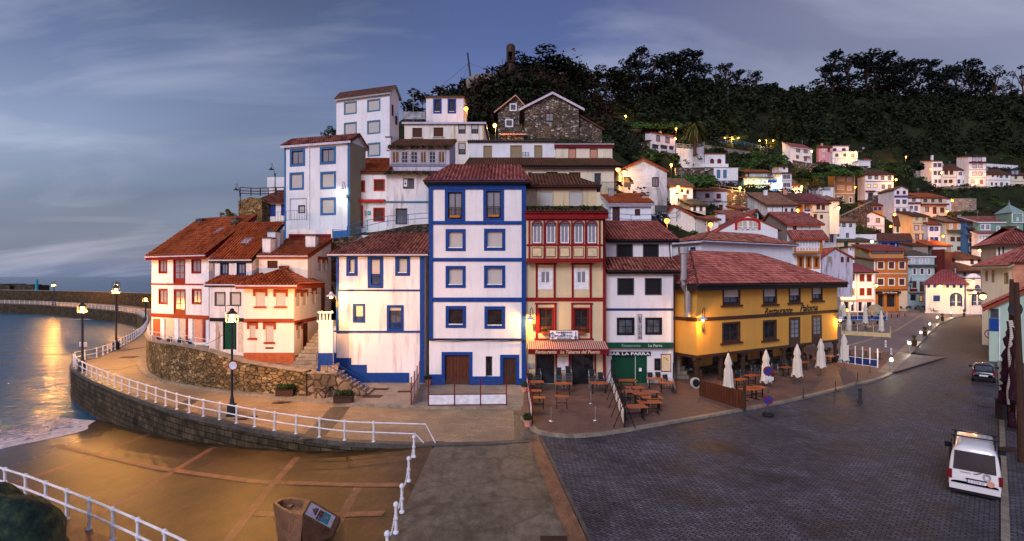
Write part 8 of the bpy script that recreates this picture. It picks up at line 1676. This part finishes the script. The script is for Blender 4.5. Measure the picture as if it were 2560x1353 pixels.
p = P(2529, 773, 30.3); f = MB(); f.tube([(0, 0, 0), (0, .05, 0)], .42, 20); o = tag(f.build('round_disc', 'iron'), 'dark round disc fixed high on the timber mast', 'disc'); o.location = p - Vector((0, .25, 0))
def net(label, px0, y0, px1, y1, D, w, rope=True):
 a, b_ = P(px0, y0, D), P(px1, y1, D); o = thing('furled_net', label, 'net', b_); f = MB(); n = 14; pts, rs_ = [], []
 for i in range(n + 1): t = i / n; pts.append((a - b_) * (1 - t) + Vector((.05 * math.sin(i * 1.7), .05 * math.cos(i * 2.1), 0))); rs_.append(w * (.25 + .9 * t ** .7) * (1 + .03 * math.sin(i * 2.3)))
 f.tube(pts, rs_, 12); f.build('netting', 'net:', o, smooth=True)
 if rope:
  f = MB()
  for s in (-.5, .15):
   for k in range(46): t = k / 46; q = (a - b_) * (1 - t) + Vector((s * w * (.4 + t) + .05 * math.sin(k * .3 + s), -w * (.3 + .95 * t ** .7) - .04, 0)); f.lathe([(.03, -.05), (.08, 0), (.03, .05)], q, 6)
  f.build('float_line', 'cloth:cream', o)
net('dark maroon furled fishing net with white float ropes hanging at the right edge', 2522, 803, 2512, 1010, 30.0, .3)
net('second dark furled net with pale rope right beside the first', 2536, 818, 2538, 1070, 28.5, .27)
p = G(2512, 1048, .1); f = MB(); f.box(-.35, .35, -.25, .25, 0, 1.15); f.box(-.38, .38, -.28, .28, 1.15, 1.22, 1); o = tag(f.build('street_bin', ['iron', 'dkgrey']), 'dark box-shaped bin against the nets on the right sidewalk', 'bin'); o.location = p
# blue steps at the roadside house
q = G(2470, 872, 0); o = thing('blue_steps', 'blue metal steps with handrail at the roadside house corner', 'steps', (q.x, q.y, 0)); f = MB()
for i in range(6): f.box(.1 * i, 1.5, -.3 - .3 * (5 - i), -.02 - .3 * (5 - i), .25 * i, .25 * i + .08)
f.build('tread', 'blue', o); f = MB(); f.tube([(0, -2, .3), (.2, -1.9, 1.2), (1.2, -.2, 2.6)], .03, 5); f.tube([(0, -2, .3), (.2, -1.9, .8), (1.2, -.2, 2.2)], .02, 5)
for i in range(7): f.tube([(.2 + i * .16, -1.9 + i * .28, .2 + i * .23), (.2 + i * .16, -1.9 + i * .28, 1.2 + i * .23)], .015, 4)
f.build('handrail', 'blue', o)
# ------------------------------------------------------------------ screens
def screen(name, label, pts, h, frame, low, n=3, lowh=.45, glass=True, cat='screen', legs=False, z=ZT):
 a, b_ = Vector(pts[0]), Vector(pts[1]); L_ = (b_ - a).length; o = thing(name, label, cat, a, rz=math.atan2(b_.y - a.y, b_.x - a.x)); f = MB()
 for i in range(n + 1): x = L_ * i / n; q = MB(); q.box(x - .035, x + .035, -.035, .035, 0, h + .1); (q.tube([(x, .03, h * .7), (x, .6, 0)], .025, 4), q.tube([(x, -.03, h * .7), (x, -.6, 0)], .025, 4)) if legs else None; q.build('post', frame, o)
 for i in range(n):
  x0, x1 = L_ * i / n + .036, L_ * (i + 1) / n - .036; f.box(x0, x1, -.02, .02, h * lowh, h * lowh + .05); f.box(x0, x1, -.02, .02, .06, .11)
  q = MB(); q.box(x0, x1, -.008, .008, .111, h * lowh - .001); q.build('lower_panel', low, o)
  if glass: q = MB(); q.face([(x0, 0, h * lowh + .051), (x1, 0, h * lowh + .051), (x1, 0, h), (x0, 0, h)]); q.build('glass_panel', 'clear:', o)
 f.build('rail', frame, o); return o
screen('wind_screen', 'low glass and white wind screen with dark red posts before the garage door', [G(1071, 1016, .15), G(1266, 1014, .15)], 1.75, 'darkred', 'white', 3, .42)
screen('wind_screen', 'folding screen with red frame and white panels seen edge-on by the blue plinth', [G(1028, 1013, .15), G(1049, 962, .15)], 1.75, 'red', 'white', 3, .55)
screen('wind_screen', 'white panelled screen with dark red posts on the left edge of the tavern terrace', [G(1331, 1062, ZT), G(1317, 965, ZT)], 1.75, 'darkred', 'white', 3, .5)
screen('wind_screen', 'black framed screen with white lower panels dividing the two terraces', [G(1561, 1070, ZT), G(1528, 968, ZT)], 2.0, 'black', 'white', 5, .5, legs=True)
screen('wind_screen', 'short glass screen at the menu board end of the bar terrace', [G(1683, 965, ZT), G(1690, 985, ZT)], 1.7, 'black', 'white', 1, .4)
screen('terrace_fence', 'white frame fence with navy lower panels at the end of the restaurant terrace', [G(2086, 905, ZT), G(2194, 920, ZT)], 1.7, 'white', 'navy', 6, .42, glass=False).children[0]
o = screen('terrace_fence', 'tan low glass fence enclosing the plaza cafe parasols', [G(2104, 838, ZT), G(2226, 845, ZT)], 1.5, 'tan', 'tan', 3, .4)
screen('terrace_fence', 'white-posted fence with royal blue panels round the plaza cafe', [G(2108, 800, ZT), G(2217, 801, ZT)], 1.6, 'white', 'blue', 3, .5)
screen('terrace_fence', 'long low fence with white rail round the black chairs of the dark bar', [G(2268, 772, ZT), G(2349, 780, ZT)], 2.2, 'white', 'black', 6, .5, glass=False)
f = MB(); a, b_ = G(1752, 990, ZT), G(1861, 1025, ZT); L_ = (b_ - a).length; o = thing('timber_screen', 'dark brown boarded timber screen at the corner of the ochre restaurant terrace', 'screen', a, rz=math.atan2(b_.y - a.y, b_.x - a.x)); f.box(0, L_, -.04, .04, 0, 1.15)
f.build('boards', 'planks:brown', o)
for x in (0, L_): f = MB(); f.box(x - .07, x + .07, -.07, .07, 0, 1.75); f.lathe([(.08, 1.75), (.03, 1.85)], (x, 0, 0), 6); f.build('post', 'dkbrown', o)
# ------------------------------------------------------------------ tables and chairs
def mk_table(w=1.15, d=.7, top='tabletop:'):
 o = thing('terrace_table', '', 'table', (0, 0, 0)); f = MB()
 for i in range(5): y = -d / 2 + d * i / 5; f.box(-w / 2, w / 2, y + .006, y + d / 5 - .006, .72, .75)
 f.build('tabletop', top, o)
 for s in (-1, 1): f = MB(); f.box(s * w * .36 - .03, s * w * .36 + .03, -.03, .03, .04, .72); f.box(s * w * .36 - .03, s * w * .36 + .03, -d * .42, d * .42, 0, .04); f.box(s * w * .36 - .02, s * w * .36 + .02, -d * .4, d * .4, .68, .719); f.build('leg', 'black', o)
 f = MB(); f.box(-w * .35, w * .35, -.02, .02, .3, .34); f.build('stretcher', 'black', o); return o
tproto = mk_table(); first = [True]
def table(label, px, py, rz=0., s=1., group='orange topped tables on the terraces', z=ZT):
 p = G(px, py, z + .75); p.z = z; o = tproto if first[0] else copy_tree(tproto); first[0] = False; o.location = p; o.rotation_euler = (0, 0, rz); o.scale = (s, s, 1); return tag(o, label, 'table', group)
for x, y, rz, s, l in ((1340, 954, 0, 1, 'orange table in front of two stacked chairs at the left end of the tavern'), (1408, 958, 0, 1.1, 'orange table before the tall chair stacks below the white notice'), (1497, 957, 0, 1.1, 'orange table under the right tavern window by the chair stack'), (1336, 976, 0, .85, 'small orange table, middle one of three along the left tavern screen'), (1345, 993, 0, .85, 'orange table at the front of the three along the left tavern screen'), (1404, 990, -.1, .8, 'small orange pedestal table alone in the middle of the tavern terrace'),
 (1568, 950, 0, 1.2, 'table right before the green shutter of the white bar'), (1638, 946, 0, 1.1, 'table with two dark chairs under the menu board'), (1668, 956, 0, 1.05, 'brightest orange table at the alley end of the bar terrace'), (1586, 968, 0, 1.1, 'first orange table of the cluster, next to the green shutter'), (1572, 978, 0, 1.1, 'table touching the black screen behind the folded chairs'), (1603, 983, .1, 1., 'left one of the paired tables in the bar cluster'), (1627, 979, .1, 1., 'right one of the paired tables in the bar cluster'), (1630, 993, 0, 1.15, 'wide table in front of the paired tables'), (1624, 1004, .05, 1.25, 'table second from the kerb in the bar cluster'), (1585, 1015, .05, 1.3, 'big orange table nearest the kerb beside the black screen')): table(l, x, y, rz, s)
table('dark brown table at the near corner of the ochre restaurant terrace', 1876, 972, .3, 1.15, 'dark tables of the ochre restaurant'); table('dark brown table beside the corner one behind the timber screen', 1893, 968, .3, 1.1, 'dark tables of the ochre restaurant')
for i, (x, y) in enumerate(((1850, 948), (1880, 938), (1925, 930), (1965, 918), (2010, 905), (2045, 897), (2075, 890), (2120, 872), (2160, 874), (2195, 880))): table('dark terrace table in the shade under the ochre restaurant', x, y, .55, 1., 'dark tables in the shade under the ochre restaurant')
for i, (x, y) in enumerate(((2120, 790), (2150, 788), (2180, 790), (2205, 788), (2236, 785), (2255, 782), (2130, 812), (2175, 815))): table('small cafe table on the plaza between parasols', x, y, 0, 1.5, 'cafe tables on the plaza')
def mk_chair(nst=1, steel='metal:'):
 o = thing('terrace_chair', '', 'chair', (0, 0, 0)); f = MB(); f.box(-.22, .22, -.22, .2, .44, .48); f.build('seat', 'cloth:black', o); f = MB(); f.face([(-.21, .2, .5), (.21, .2, .5), (.2, .3, .92), (-.2, .3, .92)]); f.face([(-.21, .215, .5), (-.2, .315, .92), (.2, .315, .92), (.21, .215, .5)]); f.build('backrest', 'cloth:black', o)
 for s in (-1, 1):
  f = MB(); f.tube([(s * .24, -.24, 0), (s * .24, -.22, .64), (s * .24, .2, .66)], .016, 5); f.build('leg', steel, o); f = MB(); f.tube([(s * .24, .26, 0), (s * .23, .2, .45), (s * .21, .31, .94)], .016, 5); f.build('leg', steel, o)
 f = MB(); f.tube([(-.24, -.23, .2), (.24, -.23, .2)], .012, 4); f.tube([(-.24, -.23, .43), (.24, -.23, .43)], .012, 4); f.build('stretcher', steel, o); return o
cproto = mk_chair(); cf = [True]
def chair(label, p, rz, group, cat='chair'):
 o = cproto if cf[0] else copy_tree(cproto); cf[0] = False; o.location = p; o.rotation_euler = (0, 0, rz); return tag(o, label, cat, group)
for x, y, n, l in ((1325, 963, 4, 'leftmost chair stack, beside the left tavern screen'), (1345, 963, 4, 'second tavern chair stack, behind the left-end table'), (1397, 969, 6, 'left one of the two tall chair stacks under the white notice'), (1421, 969, 7, 'tallest chair stack, right of the white notice'), (1480, 970, 5, 'chair stack left of the table under the right tavern window'), (1502, 970, 3, 'low chair stack behind the table under the right tavern window')):
 for k in range(n): p = G(x, y, ZT); chair(f'chair of the {l}', p + Vector((0, -.015 * k, .115 * k)), 0, 'stacked chairs: ' + l)
for x, y, rz, l in ((1627, 962, 0, 'left dark chair behind the table under the menu board'), (1647, 961, 0, 'right dark chair behind the table under the menu board'), (1667, 968, .2, 'dark armchair beside the menu board by the alley'), (1575, 1000, 1.4, 'dark folded-up chair between screen and bar cluster'), (1590, 1003, 1.2, 'second dark chair between screen and bar cluster'), (1612, 1030, 2.6, 'dark chair pushed under the table nearest the kerb'), (1636, 1022, 2.9, 'dark chair at the kerb side of the second table')):
 chair(l, G(x, y, ZT), rz, 'dark chairs of the bar terrace')
rc = random.Random(4)
for i in range(26): t = rc.random(); x = 1800 + 290 * t; chair('dark chair in the shade under the ochre restaurant', G(x, 985 - 78 * t - rc.random() * 12 - 10, ZT), rc.uniform(0, 6.28), 'dark chairs in the shade under the ochre restaurant')
for i in range(34): t = i / 34; o = chair('black cafe chair in the long row before the dark bar', G(2250 + 95 * t, 774 + 5 * t + (i % 3) * 2.5, ZT), rc.uniform(0, 6.28), 'black cafe chairs before the dark bar'); o.scale = (1.4, 1.4, 1.4)
for i in range(18): o = chair('dark cafe chair among the plaza parasols', G(rc.uniform(2105, 2215), rc.uniform(795, 825), ZT), rc.uniform(0, 6.28), 'dark cafe chairs on the plaza'); o.scale = (1.2, 1.2, 1.2)
# ------------------------------------------------------------------ closed parasols
def parasol(label, px, y0, y1, yb_, group):
 p = G(px, yb_, ZT); k = p.y / F; h0, h1 = (yb_ - y0) * k, (yb_ - y1) * k; o = thing('closed_parasol', label, 'parasol', p, group); f = MB(); f.lathe([(.28, 0), (.28, .06), (.05, .1), (.03, .2), (.03, h0 + .1), (.05, h0 + .14), (.01, h0 + .2)], (0, 0, 0), 10); f.build('pole', 'dkgrey', o)
 f = MB(); n = 32; Lc = h0 - h1; rows = 10; w = min(.34, max(.22, Lc * .14))
 for i in range(rows + 1):
  t = i / rows; z = h1 + Lc * t; r_0 = w * (.98 - .35 * t if t < .72 else (1 - t) * 2.3 + .08) * (.72 if abs(t - .62) < .06 else 1) * (1.15 if i == 0 else 1)
  for j in range(n): a = 2 * math.pi * j / n; r1 = r_0 * (1 + .2 * math.sin(8 * a + i * .35)); f.v.append((r1 * math.cos(a), r1 * math.sin(a), z + (.1 * math.sin(4 * a) if i == 0 else 0)))
 for i in range(rows):
  for j in range(n): a, b_ = i * n + j, i * n + (j + 1) % n; f.f.append((a, b_, b_ + n, a + n)); f.m.append(0); f.uv.append(None)
 f.f.append(tuple(rows * n + j for j in range(n))); f.m.append(0); f.uv.append(None); f.build('canopy', 'cloth:cream', o, smooth=True); return o
for x, a, b_, c, l in ((1821, 883, 968, 975, 'first closed cream parasol, behind the timber screen'), (1915, 874, 955, 966, 'second closed cream parasol, behind the no-parking sign'), (1993, 860, 940, 960, 'third closed cream parasol, before the left balcony door'), (2052, 846, 917, 940, 'fourth closed cream parasol, before the right balcony door'), (2110, 834, 900, 922, 'fifth closed cream parasol, at the white fence')): parasol(l, x, a, b_, c, 'closed parasols along the ochre restaurant')
for x, a, b_, c, l in ((2102, 757, 800, 812, 'closed parasol tight against the ochre restaurant corner'), (2110, 757, 790, 806, 'slim closed parasol by the restaurant corner'), (2122, 778, 826, 832, 'closed parasol left of the tallest plaza one'), (2163, 757, 808, 824, 'tallest closed parasol in the middle of the plaza cafe'), (2203, 775, 828, 834, 'closed parasol at the tan fence end')): parasol(l, x, a, b_, c, 'closed parasols on the plaza')
f = MB(); f.lathe([(1.5, 0), (1.6, .8), (1.3, 1.9), (.6, 2.4), (.02, 2.5)], (0, 0, 0), 14); o = tag(f.build('covered_stall', 'olive'), 'dark green tarpaulin-covered rounded stall in the plaza cafe', 'stall'); o.location = G(2205, 792, ZT) + Vector((0, 2, 0))
# ------------------------------------------------------------------ planters
def planter(label, px, y0, ypot, yb_, kind, group=None, z=ZT):
 p = G(px, yb_, z); k = p.y / F; hp, ht = (yb_ - ypot) * k, (yb_ - y0) * k; o = thing('planter', label, 'planter', p, group); f = MB()
 if kind == 'tall': f.lathe([(.28, 0), (.34, hp), (.3, hp), (.28, hp - .1)], (0, 0, 0), 4)
 elif kind == 'box': f.box(-.62, .62, -.25, .25, 0, hp); f.box(-.66, .66, -.29, .29, hp - .06, hp)
 else: f.lathe([(.17, 0), (.26, hp), (.29, hp), (.25, hp - .08)], (0, 0, 0), 14)
 f.build('pot', 'dkbrown' if kind != 'pot' else 'salmon', o)
 if kind == 'tall':
  g = MB(); rp_ = random.Random(px)
  for i in range(60):
   an, ln_ = rp_.uniform(0, 6.28), (ht - hp) * rp_.uniform(.8, 1.1); sp = rp_.uniform(.1, .6); q0 = Vector((0, 0, hp - .1)); q1 = q0 + Vector((math.cos(an) * sp * .4, math.sin(an) * sp * .4, ln_ * .6)); q2 = q0 + Vector((math.cos(an) * sp, math.sin(an) * sp, ln_ * (1 - .4 * sp))); w_ = Vector((-math.sin(an), math.cos(an), 0)) * .035; g.face([q0 - w_, q0 + w_, q1 + w_, q1 - w_]); g.face([q1 - w_, q1 + w_, q2])
  g.build('leaves', 'leaf:grass', o)
 else:
  s = .62 if kind == 'box' else .3; v, f2 = leaves([(x, 0, hp + .12, .28, .26, .24) for x in ((-.35, .05, .4) if kind == 'box' else (0,))], 260, .07, int(px)); npmesh('leaves', v, f2, 'leaf:mid', o)
for x, a, b_, c, l in ((2286, 833, 850, 866, 'dark planter with spiky grass plant, biggest of the kerb row'), (2312, 813, 828, 841, 'second dark planter of the kerb row'), (2324, 801, 812, 824, 'third dark planter of the kerb row'), (2356, 781, 792, 803, 'fourth dark planter of the kerb row'), (2410, 770, 783, 791, 'planter at the street bend before the market building')): planter(l, x, a, b_, c, 'tall', 'spiky planters along the plaza kerb')
planter('long planter box with two round shrubs at the foot of the steps', 859, 978, 988, 1006, 'box', z=.15); planter('long planter box by the golden stone wall next to the fountain block', 714, 965, 972, 990, 'box', z=.15); planter('half-hidden planter box at the curve of the golden stone wall', 428, 930, 937, 946, 'box', z=.15)
planter('tall leafy shrub in a terracotta pot beside the garage door', 1070, 915, 948, 963, 'pot', z=.15); planter('terracotta pot plant on the kerb corner left of the tavern terrace', 1319, 1038, 1048, 1066, 'pot'); planter('flowering pot at the foot of the tall blue house next to the tavern', 1311, 950, 966, 980, 'pot')
p = G(1741, 972, ZT); f = MB(); n = 24
f.tube([(0, .0, .42), (0, .16, .42)], .42, 24); f.tube([(0, -.02, .42), (0, -.01, .42)], .14, 12, 1); f.tube([(0, -.025, .42), (0, -.021, .42)], .3, 18, 1); o = tag(f.build('millstone', ['stoneL', 'black']), 'old round millstone leaning by the restaurant corner post', 'millstone'); o.location = p; o.rotation_euler = (rad(-8), 0, .3)
# ------------------------------------------------------------------ boat-shaped monument with the tile coat of arms
a0 = RP(705, 1353); o = thing('monument', 'stone prow-shaped monument on the ramp with a slanted tile plaque bearing crown and shield', 'monument', (0, 0, 0))
zt = .95
def MP(px, py, z): k = (py - CY) / F; Y = (H - z) / k; return Vector(((px - CX) / F * Y, Y, z))
bow = MP(683, 1256, zt); top = [MP(x, y, zt) for x, y in ((683, 1254), (700, 1246), (730, 1243), (772, 1248))]; bot = [MP(x, y, zt) for x, y in ((683, 1256), (696, 1268), (722, 1281), (752, 1288))]
f = MB(); outl = [Vector(p) for p in (top + [MP(777, 1251, zt)] + [MP(758, 1288, zt)] + bot[::-1][1:])]
cen = sum(outl, Vector()) / len(outl); inner = [cen + (p - cen) * .74 for p in outl]; dn = Vector((0, 0, -.13))
nn = len(outl)
for i in range(nn):
 a, b_ = outl[i], outl[(i + 1) % nn]; c, d = inner[i], inner[(i + 1) % nn]; f.face([a, b_, d, c]); f.face([c, d, d + dn, c + dn]); g1 = cen + (a - cen) * .62; g2 = cen + (b_ - cen) * .62; g1.z = g2.z = -.9; f.face([a, b_, g2, g1])
f.face([p + dn for p in inner]); f.tube([cen + dn, cen + dn + Vector((0, 0, .06))], .09, 16); f.build('prow', 'conc:strip', o)
q = [MP(777, 1250, zt + .02), MP(850, 1293, -.12), MP(834, 1331, -.12), MP(756, 1287, zt + .02)]   # slanted slab
f = MB(); f.face(q); lo = [Vector((p.x, p.y, -.7)) for p in q]
for i in range(4): f.face([q[i], q[(i + 1) % 4], lo[(i + 1) % 4], lo[i]])
f.build('plinth', 'conc:strip', o)
def onq(u, v, l): return q[0].lerp(q[1], u).lerp(q[3].lerp(q[2], u), v) + ((q[1] - q[0]).cross(q[3] - q[0])).normalized() * (l if ((q[1] - q[0]).cross(q[3] - q[0])).z > 0 else -l)
def qp(name, u0, u1, v0, v1, l, mat, par): f = MB(); f.face([onq(u0, v0, l), onq(u1, v0, l), onq(u1, v1, l), onq(u0, v1, l)]); return f.build(name, mat, par)
pq = qp('plaque', .05, .86, .12, .9, .006, 'white', o)
qp('shield_field', .36, .5, .24, .58, .010, 'maroon', pq); qp('shield_field', .36, .5, .585, .86, .010, 'navy', pq); qp('shield_field', .505, .74, .2, .84, .010, 'teal', pq)
for u, v in ((.4, .64), (.43, .72), (.46, .66), (.4, .79), (.46, .79)): qp('shield_mark', u, u + .02, v, v + .05, .013, 'white', pq)
f = MB()
def ln3(pts, r): f.tube([onq(u, v, .016) for u, v in pts], r, 4)
for v in (.30, .38, .46, .54, .62): ln3([(.3, v), (.24, v - .02), (.21, (v + .46) / 2)], .012)
ln3([(.31, .26), (.31, .68)], .02); ln3([(.29, .26), (.29, .68)], .012); ln3([(.2, .46), (.16, .46)], .012); ln3([(.18, .42), (.18, .5)], .01); f.build('crown_emblem', 'maroon', pq)
f = MB(); ln3([(.4, .33), (.38, .4), (.42, .44), (.46, .38), (.44, .5), (.4, .5)], .014); f.build('shield_mark', 'orange', pq); f = MB(); ln3([(.58, .62), (.62, .45), (.66, .55), (.64, .4)], .016); ln3([(.56, .48), (.68, .56)], .012); f.build('shield_mark', 'cream', pq)
# drains and covers
for i, (x, y, w_, d_, z, l) in enumerate(((1090, 1108, .8, .5, .01, 'small dark drain cover at the railing end'), (710, 1002 + 4, .9, .4, .01, 'dark drain cover in the promenade left of the lamp band'), (695, 1008, .8, .3, .012, 'twin of the drain cover beside the promenade kerb'), (628, 1042, .8, .35, .01, 'dark drain cover near the lantern post base'), (602, 1048, .8, .35, .01, 'dark drain cover closest to the lantern post base'), (932, 991, 1.3, .8, .16, 'brown pavement hatch before the blue plinth'), (948, 973, 1.4, .6, .16, 'brown pavement hatch against the blue plinth'), (1016, 979, 1.3, .5, .16, 'brown pavement hatch left of the folding screen'), (323, 893, 1.6, .9, .01, 'dark drain cover in the middle of the far promenade'), (1385, 1350, .9, .5, .02, 'black square cover at the bottom of the apron'), (2525, 1123, 1.1, .7, .12, 'rusty cover on the right sidewalk'))):
 p = G(x, y, z); f = MB(); f.box(-w_ / 2, w_ / 2, -d_ / 2, d_ / 2, 0, .012)
 for k in range(5): f.box(-w_ / 2 + .05, w_ / 2 - .05, -d_ / 2 + d_ * (k + .3) / 5, -d_ / 2 + d_ * (k + .6) / 5, .012, .02)
 o = tag(f.build('drain_cover', 'dkbrown'), l, 'drain cover'); o.location = p
for x, y, l in ((2461, 1015, 'round iron manhole cover between the black car and the van'), (2370, 985, 'round manhole cover in the middle of the cobbled road')): p = G(x, y, .004); f = MB(); f.lathe([(.38, 0), (.38, .012), (.33, .014), (.32, .008), (.02, .01)], (0, 0, 0), 22); o = tag(f.build('manhole_cover', 'iron'), l, 'manhole cover'); o.location = p
p = G(1700, 1009, ZT);
# overhead wires
def wire(label, a, b_, sag, r=.02): f = MB(); f.tube([Vector(a).lerp(Vector(b_), i / 16) - Vector((0, 0, sag * 4 * (i / 16) * (1 - i / 16))) for i in range(17)], r, 4); tag(f.build('overhead_wire', 'black'), label, 'wire')
wire('thin wire strung from the big lantern to the red-banded house wall', P(572, 825, 31.9), P(508, 862, 47), .15); wire('long sagging wire crossing the water to the corner lantern post', P(-20, 876, 52), P(205, 882, 48), .3); wire('wire from the corner lantern across the promenade to the golden wall', P(206, 880, 48), P(368, 866, 52), .2); wire('wire from the white corner house to the bell lamp at the alley', P(736, 722, 42), P(830, 733, 41), .15)
# ------------------------------------------------------------------ names and last order
for ob in list(sc.objects):
 if ob.parent is None and ob.get('kind') is None and 'label' not in ob and ob.type == 'MESH': ob['label'] = ob.name.replace('_', ' ')
